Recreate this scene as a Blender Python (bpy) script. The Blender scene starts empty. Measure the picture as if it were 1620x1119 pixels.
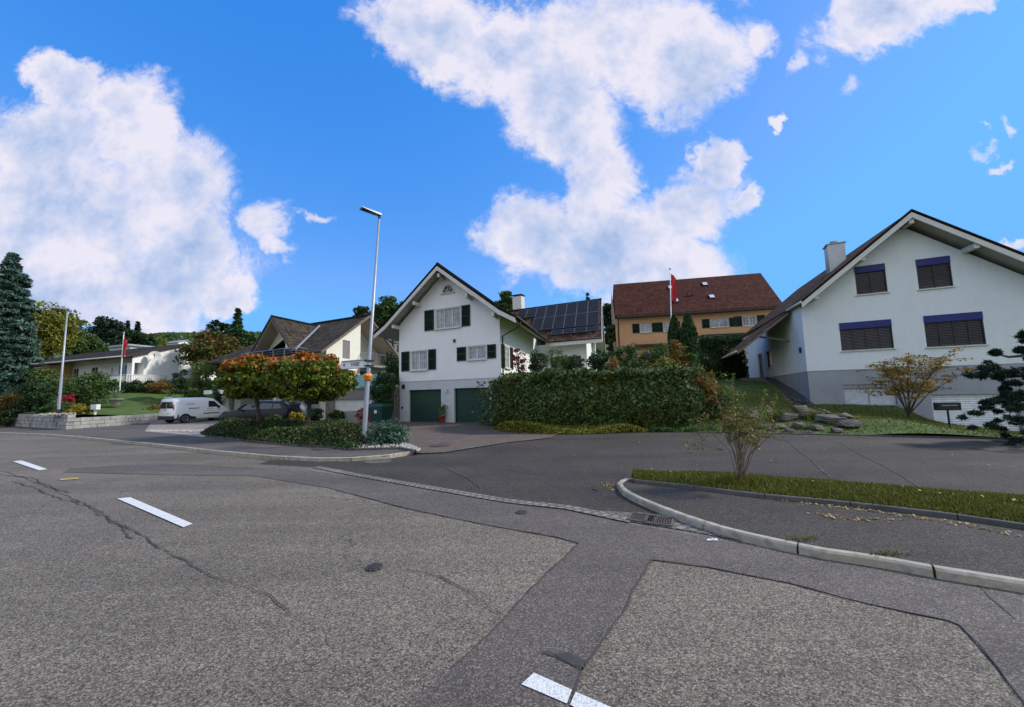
import bpy, bmesh, math, random
import numpy as np
from mathutils import Vector, Matrix
from mathutils.geometry import tessellate_polygon
rad = math.radians
SC = bpy.context.scene
COL = SC.collection
# ------------------------------------------------------------------ camera
FOC, CX, CY, EYE = 618.0, 810.0, 559.5, 1.8
_p, _r = rad(5.6), rad(1.45)
_f = np.array([0, math.cos(_p), math.sin(_p)])
_r0 = np.array([1.0, 0, 0]); _u0 = np.array([0, -math.sin(_p), math.cos(_p)])
_R = _r0*math.cos(_r) - _u0*math.sin(_r)
_U = _u0*math.cos(_r) + _r0*math.sin(_r)
CAMP = np.array([0, 0, EYE])
cam = bpy.data.objects.new('camera', bpy.data.cameras.new('camera'))
COL.objects.link(cam); SC.camera = cam
cam.data.sensor_width = 36; cam.data.lens = 36*FOC/1620
cam.data.clip_start = 0.05; cam.data.clip_end = 5000
M = Matrix.Identity(4)
for i in range(3):
    M[i][0] = _R[i]; M[i][1] = _U[i]; M[i][2] = -_f[i]; M[i][3] = CAMP[i]
cam.matrix_world = M

def ray(x, y): return _f*FOC + _R*(x-CX) - _U*(y-CY)
def gp(x, y, z=0.0):
    d = ray(x, y); t = (z-EYE)/d[2]; P = CAMP + d*t; return (float(P[0]), float(P[1]), z)
def at(x, y, Y):
    d = ray(x, y); P = CAMP + d*(Y/d[1]); return (float(P[0]), float(P[1]), float(P[2]))

# ------------------------------------------------------------------ light and sky
SUN_AZ, SUN_EL = rad(84), rad(38)      # azimuth from +Y towards +X
SUN_STR, SKY_STR, EXPOSURE = 2.7, 0.13, 0.5
EX = SKY_STR*2**EXPOSURE      # background units to picture units
w = bpy.data.worlds.new('World'); SC.world = w; w.use_nodes = True
NT = w.node_tree; NT.nodes.clear()
def N(nt, typ, **kw):
    n = nt.nodes.new(typ)
    for k, v in kw.items(): setattr(n, k, v)
    return n
def inp(nt, node, idx, v):
    if hasattr(v, 'links'): nt.links.new(v, node.inputs[idx])
    else: node.inputs[idx].default_value = v
def mth(nt, op, a, b=None, c=None, clamp=False):
    n = N(nt, 'ShaderNodeMath', operation=op); n.use_clamp = clamp
    inp(nt, n, 0, a)
    if b is not None: inp(nt, n, 1, b)
    if c is not None: inp(nt, n, 2, c)
    return n.outputs[0]
def ramp(nt, fac, stops, interp='LINEAR'):
    n = N(nt, 'ShaderNodeValToRGB'); n.color_ramp.interpolation = interp
    cr = n.color_ramp
    while len(cr.elements) < len(stops): cr.elements.new(0.5)
    for e_, (p_, c_) in zip(cr.elements, stops):
        e_.position = p_; e_.color = (c_ if hasattr(c_, '__len__') else (c_, c_, c_))[:3] + (1,) if hasattr(c_, '__len__') else (c_, c_, c_, 1)
    nt.links.new(fac, n.inputs[0]); return n.outputs[0]
def mixc(nt, fac, a, b, mode='MIX'):
    n = N(nt, 'ShaderNodeMix', data_type='RGBA', blend_type=mode)
    for idx, v in ((0, fac), (6, a), (7, b)):
        if hasattr(v, 'links'): nt.links.new(v, n.inputs[idx])
        else: n.inputs[idx].default_value = v if idx == 0 else tuple(v)[:3] + (1,)
    return n.outputs[2]
def noise(nt, vec, scale, detail=4, rough=0.55, dist=0.0):
    n = N(nt, 'ShaderNodeTexNoise'); n.inputs['Scale'].default_value = scale
    n.inputs['Detail'].default_value = detail; n.inputs['Roughness'].default_value = rough
    n.inputs['Distortion'].default_value = dist
    if vec is not None: nt.links.new(vec, n.inputs['Vector'])
    return n
sky = N(NT, 'ShaderNodeTexSky', sky_type='NISHITA'); sky.sun_disc = False
sky.sun_elevation = SUN_EL; sky.sun_rotation = SUN_AZ
w.cycles.sampling_method = 'MANUAL'; w.cycles.sample_map_resolution = 256
sky.air_density = 1.0; sky.dust_density = 0.3; sky.ozone_density = 3.0
ssep = N(NT, 'ShaderNodeSeparateColor'); NT.links.new(sky.outputs[0], ssep.inputs[0]); scmb = N(NT, 'ShaderNodeCombineColor')
E0 = 0.13*2**0.35*1.25       # deepen the clear sky: a saturated, polarised-looking blue
for i_, (a_, p_, mx_) in enumerate([(1.10, 1.70, 0.33), (0.62, 0.66, 0.75), (1.02, 0.32, 1.1)]):
    v_ = mth(NT, 'MINIMUM', mth(NT, 'MULTIPLY', ssep.outputs[i_], E0), mx_)
    NT.links.new(mth(NT, 'MULTIPLY', mth(NT, 'POWER', v_, p_), a_/EX), scmb.inputs[i_])
tc = N(NT, 'ShaderNodeTexCoord')
sep = N(NT, 'ShaderNodeSeparateXYZ'); NT.links.new(tc.outputs['Generated'], sep.inputs[0])
ay = mth(NT, 'MAXIMUM', mth(NT, 'ABSOLUTE', sep.outputs[1]), 0.02)
gx = mth(NT, 'DIVIDE', sep.outputs[0], ay); gz = mth(NT, 'DIVIDE', sep.outputs[2], ay)
cmb = N(NT, 'ShaderNodeCombineXYZ'); NT.links.new(gx, cmb.inputs[0]); NT.links.new(gz, cmb.inputs[1])
n1 = noise(NT, cmb.outputs[0], 3.4, 5, 0.66); n2 = noise(NT, cmb.outputs[0], 7.0, 7, 0.74, 0.6)
# warp the coordinates so the banks of cloud get ragged rims
wx = mth(NT, 'MULTIPLY_ADD', mth(NT, 'SUBTRACT', n1.outputs[0], 0.5), 0.30, gx)
sepn = N(NT, 'ShaderNodeSeparateColor'); NT.links.new(n1.outputs[1], sepn.inputs[0])
wz = mth(NT, 'MULTIPLY_ADD', mth(NT, 'SUBTRACT', sepn.outputs[1], 0.5), 0.30, gz)
# cloud banks: centre and half axes in hundredths of the gnomonic sky, tilt
BANKS = [  # px, py, rx, ry, rot(deg), density
 (110,120,75,50,-40,1),(200,200,110,80,-45,1),(60,230,120,90,0,1),(270,290,120,105,-30,1),(60,340,240,130,0,1),
 (310,400,70,70,0,1),(200,440,200,70,0,1),(350,470,50,30,0,1),(90,480,150,40,0,.9),
 (690,40,120,80,-25,1),(800,100,100,90,-30,1),(880,170,120,95,-40,1),(960,60,170,100,10,1),(1090,90,110,90,30,1),(1000,-80,260,90,0,1),
 (945,280,60,90,-20,1),(1180,60,40,35,60,.8),
 (850,380,100,75,-10,1),(960,390,130,90,0,1),(1080,330,110,60,20,1),(1040,420,130,60,0,1),(1140,245,40,45,50,1),(1190,320,30,30,40,.9),(1215,200,20,15,40,.9),
 (1400,20,130,60,15,1),(1500,-10,120,40,15,.9),(1255,95,18,42,-15,.52),(1340,130,30,25,60,.52),
 (430,360,40,44,0,.62),(440,400,30,22,0,.62),(1545,215,20,13,0,.52),(1575,238,18,12,20,.5),(1590,195,16,12,20,.48),(1536,183,10,7,0,.48),(1600,392,28,14,0,.9),(1660,400,40,30,0,1),(505,350,22,9,0,.5),
 (270,525,60,14,-5,.9),(150,505,200,25,0,.8),(2200,100,300,160,0,1),(-700,300,300,140,0,1),(2600,350,300,80,0,1)]
field = None
for (px, py, rx, ry, rot, den) in BANKS:
    d = ray(px, py); c = (d[0]/abs(d[1]), d[2]/abs(d[1]))
    rx /= FOC; ry /= FOC; a = rad(rot); ca, sa = math.cos(a), math.sin(a)
    lin = lambda kx, kz: mth(NT, 'MULTIPLY_ADD', wx, kx, mth(NT, 'MULTIPLY_ADD', wz, kz, -kx*c[0]-kz*c[1])) if abs(kx) > 1e-6 and abs(kz) > 1e-6 else (mth(NT, 'MULTIPLY_ADD', wx, kx, -kx*c[0]) if abs(kx) > 1e-6 else mth(NT, 'MULTIPLY_ADD', wz, kz, -kz*c[1]))
    u = lin(ca/rx, sa/rx); v = lin(-sa/ry, ca/ry)
    q = mth(NT, 'MULTIPLY_ADD', u, u, mth(NT, 'MULTIPLY', v, v))
    g = mth(NT, 'MULTIPLY_ADD', q, -0.55*den, 0.9*den)
    field = g if field is None else mth(NT, 'MAXIMUM', field, g)
det = mth(NT, 'MULTIPLY_ADD', mth(NT, 'SUBTRACT', n2.outputs[0], 0.5), 1.05, field)
det = mth(NT, 'MULTIPLY_ADD', mth(NT, 'SUBTRACT', n1.outputs[0], 0.5), 0.45, det)
mask = ramp(NT, det, [(0.10, 0.0), (0.26, 0.16), (0.42, 0.62), (0.60, 0.97)])
n3 = noise(NT, cmb.outputs[0], 4.5, 4, 0.62); 
shade = mth(NT, 'MULTIPLY_ADD', n3.outputs[0], 1.25, mth(NT, 'MULTIPLY_ADD', det, -0.34, mth(NT, 'MULTIPLY', gz, 0.10)))
ccol = ramp(NT, shade, [(0.16, (0.36, 0.50, 0.78)), (0.34, (0.58, 0.65, 0.87)), (0.54, (0.86, 0.83, 0.94))])
cl_s = mixc(NT, 1.0, ccol, (1/EX,)*3, 'MULTIPLY')
# bright cloud cover added behind the viewer, unseen, to light fronts and road
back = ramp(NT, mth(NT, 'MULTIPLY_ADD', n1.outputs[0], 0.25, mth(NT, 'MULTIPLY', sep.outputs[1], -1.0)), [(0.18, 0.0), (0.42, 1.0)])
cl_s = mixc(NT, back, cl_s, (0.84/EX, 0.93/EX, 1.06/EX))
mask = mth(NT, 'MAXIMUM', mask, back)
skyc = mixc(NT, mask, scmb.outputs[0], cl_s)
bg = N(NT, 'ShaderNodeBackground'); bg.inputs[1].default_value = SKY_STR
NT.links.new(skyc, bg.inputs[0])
wo = N(NT, 'ShaderNodeOutputWorld'); NT.links.new(bg.outputs[0], wo.inputs[0])
sl = bpy.data.lights.new('sun', 'SUN'); sl.energy = SUN_STR; sl.angle = rad(6); sl.color = (1, 0.94, 0.85)
sun = bpy.data.objects.new('sun', sl); COL.objects.link(sun)
sd = Vector((math.sin(SUN_AZ)*math.cos(SUN_EL), math.cos(SUN_AZ)*math.cos(SUN_EL), math.sin(SUN_EL)))
sun.rotation_euler = sd.to_track_quat('Z', 'Y').to_euler()
SC.view_settings.view_transform = 'Standard'; SC.view_settings.look = 'None'
SC.view_settings.exposure = EXPOSURE; SC.view_settings.gamma = 1.0
SC.cycles.max_bounces = 5; SC.cycles.diffuse_bounces = 3; SC.cycles.glossy_bounces = 2; SC.cycles.transmission_bounces = 3; SC.cycles.caustics_reflective = False

# ------------------------------------------------------------------ materials
def newmat(name):
    m = bpy.data.materials.new(name); m.use_nodes = True
    nt = m.node_tree; b = nt.nodes['Principled BSDF']
    return m, nt, b
def mat(name, col, rough=0.8, var=0.15, scale=3.0, bump=0.0, bscale=40.0, metal=0.0, spec=0.5, dirt=None, streak=0.0):
    m, nt, b = newmat(name)
    t = N(nt, 'ShaderNodeTexCoord')
    n = noise(nt, t.outputs['Object'], scale, 6, 0.6)
    lo = tuple(c*(1-var) for c in col); hi = tuple(min(1, c*(1+var)) for c in col)
    c = ramp(nt, n.outputs[0], [(0.3, lo), (0.7, hi)])
    if dirt:
        n4 = noise(nt, t.outputs['Object'], dirt[0], 5, 0.7)
        c = mixc(nt, ramp(nt, n4.outputs[0], [(0.5, 0.0), (0.75, dirt[2])]), c, dirt[1])
    if streak:
        mp = N(nt, 'ShaderNodeMapping'); mp.inputs['Scale'].default_value = (2.2, 2.2, 0.16); nt.links.new(t.outputs['Object'], mp.inputs[0])
        ns_ = noise(nt, mp.outputs[0], 2.0, 5, 0.7); c = mixc(nt, 1.0, c, ramp(nt, ns_.outputs[0], [(0.32, 1-streak), (0.6, 1.0)]), 'MULTIPLY')
    nt.links.new(c, b.inputs['Base Color'])
    b.inputs['Roughness'].default_value = rough; b.inputs['Metallic'].default_value = metal
    b.inputs['Specular IOR Level'].default_value = spec
    if bump:
        n5 = noise(nt, t.outputs['Object'], bscale, 3, 0.6)
        bp = N(nt, 'ShaderNodeBump'); bp.inputs['Strength'].default_value = bump; bp.inputs['Distance'].default_value = 0.02
        nt.links.new(n5.outputs[0], bp.inputs['Height']); nt.links.new(bp.outputs[0], b.inputs['Normal'])
    return m
def leafmat(name, cols, patch=None, pscale=0.8, trans=0.25, zb=None):
    """cols: ramp over a random number per leaf; patch: colours that gather in patches of the crown"""
    m, nt, b = newmat(name)
    g = N(nt, 'ShaderNodeNewGeometry')
    k = len(cols)
    c = ramp(nt, g.outputs['Random Per Island'], [(i/(k-1), cc) for i, cc in enumerate(cols)])
    if patch:
        t = N(nt, 'ShaderNodeTexCoord'); n = noise(nt, t.outputs['Object'], pscale, 3, 0.6)
        r2 = mth(nt, 'MULTIPLY_ADD', g.outputs['Random Per Island'], 0.16, n.outputs[0])
        if zb:
            s3 = N(nt, 'ShaderNodeSeparateXYZ'); nt.links.new(t.outputs['Object'], s3.inputs[0]); r2 = mth(nt, 'MULTIPLY_ADD', mth(nt, 'SUBTRACT', s3.outputs[2], zb), 0.22, r2)
        k = len(patch)
        c2 = ramp(nt, mth(nt, 'FRACT', mth(nt, 'MULTIPLY', g.outputs['Random Per Island'], 7.3)), [(i/(k-1), cc) for i, cc in enumerate(patch)])
        c = mixc(nt, ramp(nt, r2, [(0.60, 0.0), (0.70, 1.0)]), c, c2)
    nt.links.new(c, b.inputs['Base Color']); b.inputs['Roughness'].default_value = 0.6
    b.inputs['Specular IOR Level'].default_value = 0.35
    tr = N(nt, 'ShaderNodeBsdfTranslucent'); nt.links.new(c, tr.inputs[0])
    mx = N(nt, 'ShaderNodeMixShader'); mx.inputs[0].default_value = trans
    nt.links.new(b.outputs[0], mx.inputs[1]); nt.links.new(tr.outputs[0], mx.inputs[2])
    nt.links.new(mx.outputs[0], nt.nodes['Material Output'].inputs[0])
    return m
def asphalt(name, cols, grain, sc, bump=0.5, stain=(0.6, 0.25), crack=True):
    m, nt, b = newmat(name); t = N(nt, 'ShaderNodeTexCoord')
    vo = N(nt, 'ShaderNodeTexVoronoi'); vo.inputs['Scale'].default_value = grain; nt.links.new(t.outputs['Object'], vo.inputs['Vector'])
    sp = N(nt, 'ShaderNodeSeparateColor'); nt.links.new(vo.outputs['Color'], sp.inputs[0])
    k = len(cols); c = ramp(nt, sp.outputs[0], [(i/(k-1), cc) for i, cc in enumerate(cols)])
    dk = ramp(nt, vo.outputs['Distance'], [(0.25, 1.0), (0.75, 0.30)])
    c = mixc(nt, sc, c, dk, 'MULTIPLY')
    n = noise(nt, t.outputs['Object'], stain[0], 6, 0.65, 0.4)
    c = mixc(nt, 1.0, c, ramp(nt, n.outputs[0], [(0.3, 1-stain[1]), (0.7, 1+stain[1]*0.6)]), 'MULTIPLY')
    n2_ = noise(nt, t.outputs['Object'], 9, 4, 0.7)
    c = mixc(nt, 1.0, c, ramp(nt, n2_.outputs[0], [(0.3, 0.86), (0.7, 1.1)]), 'MULTIPLY')
    mpw = N(nt, 'ShaderNodeMapping'); mpw.inputs['Rotation'].default_value = (0, 0, 0.53); mpw.inputs['Scale'].default_value = (0.06, 0.8, 1)
    nt.links.new(t.outputs['Object'], mpw.inputs[0]); n8 = noise(nt, mpw.outputs[0], 1.0, 4, 0.6)
    c = mixc(nt, 1.0, c, ramp(nt, n8.outputs[0], [(0.35, 0.80), (0.65, 1.14)]), 'MULTIPLY')
    n9 = noise(nt, t.outputs['Object'], 1.7, 3, 0.5)
    c = mixc(nt, ramp(nt, n9.outputs[0], [(0.68, 0.0), (0.74, 0.35)]), c, tuple(x*0.45 for x in cols[1]))
    if crack:
        v2 = N(nt, 'ShaderNodeTexVoronoi', feature='DISTANCE_TO_EDGE'); v2.inputs['Scale'].default_value = 0.33
        n6 = noise(nt, t.outputs['Object'], 2.2, 4, 0.7)
        av = N(nt, 'ShaderNodeVectorMath', operation='MULTIPLY_ADD'); nt.links.new(n6.outputs[1], av.inputs[0])
        av.inputs[1].default_value = (0.9, 0.9, 0); nt.links.new(t.outputs['Object'], av.inputs[2]); nt.links.new(av.outputs[0], v2.inputs['Vector'])
        n7 = noise(nt, t.outputs['Object'], 0.5, 3, 0.5)
        k1 = mth(nt, 'MULTIPLY', ramp(nt, v2.outputs['Distance'], [(0.0, 0.75), (0.006, 0.0)]), ramp(nt, n7.outputs[0], [(0.48, 0.0), (0.6, 1.0)]))
        c = mixc(nt, k1, c, (0.03, 0.03, 0.035))
    nt.links.new(c, b.inputs['Base Color']); b.inputs['Roughness'].default_value = 0.85
    b.inputs['Specular IOR Level'].default_value = 0.3
    bp = N(nt, 'ShaderNodeBump'); bp.inputs['Strength'].default_value = bump; bp.inputs['Distance'].default_value = 0.004
    nt.links.new(mth(nt, 'MULTIPLY', vo.outputs['Distance'], -1.0), bp.inputs['Height']); nt.links.new(bp.outputs[0], b.inputs['Normal'])
    return m
def brickmat(name, c1, c2, mortar, sc, rot=0.0, bw=0.5, rh=0.25, ms=0.03, uv=False, bump=0.4, moss=None):
    m, nt, b = newmat(name); t = N(nt, 'ShaderNodeTexCoord'); mp = N(nt, 'ShaderNodeMapping')
    mp.inputs['Rotation'].default_value = (0, 0, rot); nt.links.new(t.outputs['UV' if uv else 'Object'], mp.inputs[0])
    br = N(nt, 'ShaderNodeTexBrick'); nt.links.new(mp.outputs[0], br.inputs['Vector'])
    br.inputs['Scale'].default_value = sc; br.inputs['Brick Width'].default_value = bw; br.inputs['Row Height'].default_value = rh
    br.inputs['Mortar Size'].default_value = ms; br.inputs['Mortar Smooth'].default_value = 0.3
    for k, v in (('Color1', c1), ('Color2', c2), ('Mortar', mortar)): br.inputs[k].default_value = tuple(v) + (1,)
    n = noise(nt, t.outputs['Object'], 1.5, 6, 0.65)
    c = mixc(nt, 1.0, br.outputs['Color'], ramp(nt, n.outputs[0], [(0.3, 0.72), (0.7, 1.2)]), 'MULTIPLY')
    if moss:
        n4 = noise(nt, t.outputs['Object'], 0.9, 6, 0.75)
        c = mixc(nt, ramp(nt, n4.outputs[0], [(0.5, 0.0), (0.7, 0.75)]), c, moss)
    nt.links.new(c, b.inputs['Base Color']); b.inputs['Roughness'].default_value = 0.85
    bp = N(nt, 'ShaderNodeBump'); bp.inputs['Strength'].default_value = bump; bp.inputs['Distance'].default_value = 0.02
    bp.invert = True
    nt.links.new(br.outputs['Fac'], bp.inputs['Height']); nt.links.new(bp.outputs[0], b.inputs['Normal'])
    return m
def tilemat(name, cols, moss=None, tw=0.24, th=0.33):
    """roof tiles in metre UVs: u along the eave, v up the slope; each tile its own tone, each row steps"""
    m, nt, b = newmat(name); t = N(nt, 'ShaderNodeTexCoord'); s = N(nt, 'ShaderNodeSeparateXYZ'); nt.links.new(t.outputs['UV'], s.inputs[0])
    uu = mth(nt, 'DIVIDE', s.outputs[0], tw); vv = mth(nt, 'DIVIDE', s.outputs[1], th)
    fv = mth(nt, 'FLOOR', vv); uo = mth(nt, 'MULTIPLY_ADD', fv, 0.5, uu)
    cb = N(nt, 'ShaderNodeCombineXYZ'); nt.links.new(mth(nt, 'FLOOR', uo), cb.inputs[0]); nt.links.new(fv, cb.inputs[1])
    wn = N(nt, 'ShaderNodeTexWhiteNoise'); wn.noise_dimensions = '2D'; nt.links.new(cb.outputs[0], wn.inputs['Vector'])
    k = len(cols); c = ramp(nt, wn.outputs['Value'], [(i/(k-1), cc) for i, cc in enumerate(cols)])
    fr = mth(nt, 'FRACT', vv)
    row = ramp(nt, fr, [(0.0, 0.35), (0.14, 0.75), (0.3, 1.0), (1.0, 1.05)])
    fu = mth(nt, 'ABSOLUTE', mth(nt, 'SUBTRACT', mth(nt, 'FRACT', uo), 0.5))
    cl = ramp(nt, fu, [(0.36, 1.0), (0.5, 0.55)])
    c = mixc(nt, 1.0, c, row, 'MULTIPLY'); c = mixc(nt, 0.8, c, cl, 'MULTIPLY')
    n = noise(nt, t.outputs['Object'], 1.1, 6, 0.7)
    c = mixc(nt, 1.0, c, ramp(nt, n.outputs[0], [(0.3, 0.7), (0.72, 1.2)]), 'MULTIPLY')
    if moss:
        n4 = noise(nt, t.outputs['Object'], 2.2, 6, 0.75)
        c = mixc(nt, ramp(nt, n4.outputs[0], [(0.52, 0.0), (0.7, 0.7)]), c, moss)
    nt.links.new(c, b.inputs['Base Color']); b.inputs['Roughness'].default_value = 0.95; b.inputs['Specular IOR Level'].default_value = 0.12
    h = mth(nt, 'SUBTRACT', mth(nt, 'MULTIPLY', mth(nt, 'SUBTRACT', 1.0, fr), 1.0), mth(nt, 'MULTIPLY', fu, 0.6))
    bp = N(nt, 'ShaderNodeBump'); bp.inputs['Strength'].default_value = 0.7; bp.inputs['Distance'].default_value = 0.04
    nt.links.new(h, bp.inputs['Height']); nt.links.new(bp.outputs[0], b.inputs['Normal'])
    return m
def stripemat(name, col, dark, period, axis=2, duty=0.25, rough=0.5, uv=False, bump=0.5):
    m, nt, b = newmat(name); t = N(nt, 'ShaderNodeTexCoord'); s = N(nt, 'ShaderNodeSeparateXYZ'); nt.links.new(t.outputs['UV' if uv else 'Object'], s.inputs[0])
    fr = mth(nt, 'FRACT', mth(nt, 'DIVIDE', s.outputs[axis], period))
    n = noise(nt, t.outputs['Object'], 4, 5, 0.6)
    c = ramp(nt, fr, [(0.0, dark), (duty, dark), (min(1, duty+0.12), col), (1.0, tuple(x*1.05 for x in col))])
    c = mixc(nt, 1.0, c, ramp(nt, n.outputs[0], [(0.3, 0.85), (0.7, 1.12)]), 'MULTIPLY')
    nt.links.new(c, b.inputs['Base Color']); b.inputs['Roughness'].default_value = rough
    bp = N(nt, 'ShaderNodeBump'); bp.inputs['Strength'].default_value = bump; bp.inputs['Distance'].default_value = 0.01
    nt.links.new(fr, bp.inputs['Height']); nt.links.new(bp.outputs[0], b.inputs['Normal'])
    return m
def curtain(name, c1, c2, sc=9.0):
    m, nt, b = newmat(name); t = N(nt, 'ShaderNodeTexCoord')
    wv = N(nt, 'ShaderNodeTexWave'); wv.inputs['Scale'].default_value = sc; wv.inputs['Distortion'].default_value = 3; wv.inputs['Detail'].default_value = 3
    nt.links.new(t.outputs['Object'], wv.inputs['Vector'])
    c = ramp(nt, wv.outputs['Fac'], [(0.1, c1), (0.9, c2)])
    n = noise(nt, t.outputs['Object'], 2.5, 4, 0.6)
    c = mixc(nt, 1.0, c, ramp(nt, n.outputs[0], [(0.3, 0.5), (0.7, 1.15)]), 'MULTIPLY')
    nt.links.new(c, b.inputs['Base Color']); b.inputs['Roughness'].default_value = 0.06
    b.inputs['Coat Weight'].default_value = 0.6; b.inputs['Coat Roughness'].default_value = 0.02
    return m
MAT = {}
def setup_mats():
    A = MAT
    A['road'] = asphalt('coarse_asphalt', [(0.075,0.064,0.051),(0.15,0.127,0.10),(0.22,0.182,0.142),(0.28,0.237,0.186),(0.42,0.365,0.285)], 92, 0.7, 0.8, (0.35, 0.2))
    A['strip'] = asphalt('fine_asphalt', [(0.085,0.07,0.062),(0.12,0.10,0.088),(0.155,0.13,0.115),(0.29,0.255,0.215)], 110, 0.6, 0.4, (0.5, 0.2), False)
    A['side'] = asphalt('side_street_asphalt', [(0.034,0.029,0.025),(0.054,0.046,0.039),(0.073,0.063,0.053),(0.155,0.135,0.11)], 90, 0.6, 0.4, (0.45, 0.28))
    A['walk'] = asphalt('sidewalk_asphalt', [(0.08,0.068,0.06),(0.115,0.098,0.085),(0.15,0.13,0.115),(0.25,0.22,0.19)], 100, 0.6, 0.4, (0.7, 0.25), False)
    A['fore'] = brickmat('forecourt_pavers', (0.30,0.25,0.21), (0.25,0.21,0.18), (0.15,0.13,0.11), 4.0, 0.4, 0.5, 0.5, 0.02)
    A['paver'] = brickmat('driveway_pavers', (0.17,0.115,0.09), (0.115,0.085,0.072), (0.045,0.04,0.035), 2.3, -0.47, 0.5, 0.25, 0.035, moss=(0.10,0.10,0.06))
    A['cobble'] = brickmat('granite_setts', (0.24,0.22,0.19), (0.16,0.15,0.13), (0.07,0.065,0.05), 3.6, -0.47, 0.5, 0.45, 0.06)
    A['kerb'] = mat('granite_kerb', (0.40,0.355,0.28), 0.85, 0.35, 9, 0.5, 90, dirt=(4.5, (0.11,0.11,0.075), 0.85))
    A['kerb_dark'] = mat('dark_kerb', (0.09,0.085,0.08), 0.9, 0.3, 6, 0.3, 60)
    A['paint'] = mat('road_paint', (0.72,0.72,0.70), 0.7, 0.08, 30, 0.5, 90, dirt=(70, (0.20,0.18,0.16), 1.0))
    A['iron_plain'] = mat('dark_iron', (0.03,0.026,0.027), 0.7, 0.3, 30)
    A['yellowpaint'] = mat('yellow_paint', (0.45,0.30,0.08), 0.7, 0.2, 30, dirt=(30, (0.2,0.17,0.12), 0.9))
    A['crack'] = mat('crack_filler', (0.052,0.046,0.042), 0.7, 0.3, 12)
    A['iron'] = stripemat('cast_iron', (0.10,0.065,0.055), (0.03,0.022,0.02), 0.05, 0, 0.3, 0.6)
    A['grass'] = mat('grass_soil', (0.055,0.06,0.018), 0.95, 0.45, 1.3, 0.9, 45, dirt=(2.5, (0.10,0.095,0.03), 0.6))
    A['lawn'] = mat('lawn', (0.058,0.105,0.014), 0.95, 0.3, 1.2, 0.9, 50, dirt=(1.5, (0.09,0.12,0.025), 0.6))
    A['soil'] = mat('bed_soil', (0.04,0.03,0.02), 0.95, 0.3, 4, 0.9, 40)
    A['hill'] = mat('hillside', (0.06,0.10,0.02), 0.95, 0.35, 0.15, 0.5, 3, dirt=(0.12, (0.035,0.06,0.02), 0.8))
    A['white'] = mat('white_render', (0.84,0.84,0.84), 0.9, 0.035, 1.2, 0.35, 60, dirt=(0.6, (0.70,0.69,0.66), 0.5), streak=0.035)
    A['rough_white'] = mat('rough_render', (0.74,0.77,0.80), 0.95, 0.06, 25, 0.9, 30, dirt=(0.5, (0.62,0.63,0.64), 0.5), streak=0.035)
    A['grey'] = mat('grey_plinth', (0.33,0.34,0.38), 0.9, 0.06, 1.0, 0.5, 40, dirt=(0.8, (0.26,0.26,0.27), 0.6), streak=0.04)
    A['pale_grey'] = mat('pale_plinth', (0.56,0.57,0.59), 0.9, 0.05, 1.0, 0.4, 50, dirt=(0.8, (0.45,0.45,0.45), 0.6), streak=0.06)
    A['cream'] = mat('cream_render', (0.78,0.78,0.67), 0.9, 0.04, 1.0, 0.3, 50, streak=0.04)
    A['orange'] = mat('orange_render', (0.62,0.34,0.18), 0.9, 0.07, 0.8, 0.3, 50, dirt=(0.5, (0.54,0.31,0.17), 0.5), streak=0.04)
    A['yellowwall'] = mat('yellow_render', (0.62,0.42,0.16), 0.9, 0.05, 0.8)
    A['wood_white'] = mat('white_painted_wood', (0.62,0.60,0.56), 0.6, 0.08, 2.5, 0.2, 30)
    A['soffit'] = stripemat('boarded_soffit', (0.40,0.36,0.31), (0.17,0.15,0.12), 0.14, 0, 0.08, 0.8, uv=True)
    A['soffit_brown'] = stripemat('brown_soffit', (0.42,0.35,0.28), (0.16,0.12,0.09), 0.16, 0, 0.08, 0.8, uv=True)
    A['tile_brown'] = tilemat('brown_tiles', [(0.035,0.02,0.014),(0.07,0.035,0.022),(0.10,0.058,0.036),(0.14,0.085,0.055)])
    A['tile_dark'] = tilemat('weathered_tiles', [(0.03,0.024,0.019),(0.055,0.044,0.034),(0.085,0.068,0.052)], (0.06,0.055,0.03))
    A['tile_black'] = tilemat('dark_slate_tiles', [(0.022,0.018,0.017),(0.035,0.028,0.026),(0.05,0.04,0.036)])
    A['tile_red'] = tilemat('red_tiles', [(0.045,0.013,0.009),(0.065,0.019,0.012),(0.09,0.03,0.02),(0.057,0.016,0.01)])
    A['green'] = stripemat('green_door', (0.008,0.048,0.032), (0.003,0.016,0.011), 0.12, 2, 0.12, 0.45)
    A['shutter'] = stripemat('green_shutter', (0.007,0.036,0.024), (0.002,0.009,0.006), 0.06, 2, 0.3, 0.5)
    A['glass'] = curtain('curtained_glass', (0.16,0.20,0.27), (0.48,0.52,0.60))
    A['dark_glass'] = mat('dark_glass', (0.015,0.02,0.025), 0.05, 0.3, 2, spec=0.8)
    A['blinds'] = stripemat('slatted_blinds', (0.13,0.115,0.13), (0.012,0.011,0.013), 0.085, 2, 0.38, 0.4, bump=0.9)
    A['blinds_pale'] = stripemat('pale_shutter_blind', (0.70,0.72,0.78), (0.24,0.25,0.29), 0.055, 2, 0.25, 0.5)
    A['blinds_grey'] = stripemat('grey_shutter_blind', (0.24,0.22,0.23), (0.14,0.13,0.13), 0.06, 2, 0.2, 0.6)
    A['garage_white'] = stripemat('white_sectional_door', (0.78,0.81,0.88), (0.32,0.34,0.40), 0.115, 2, 0.12, 0.5)
    A['blue'] = mat('blue_blind_box', (0.010,0.018,0.15), 0.6, 0.15, 2)
    A['metal'] = mat('galvanised_steel', (0.34,0.37,0.42), 0.5, 0.12, 3, metal=0.5)
    A['steel'] = mat('bright_steel', (0.36,0.37,0.39), 0.4, 0.1, 2, metal=0.9)
    A['dark_metal'] = mat('dark_metal', (0.03,0.03,0.032), 0.4, 0.15, 5, metal=0.3)
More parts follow.
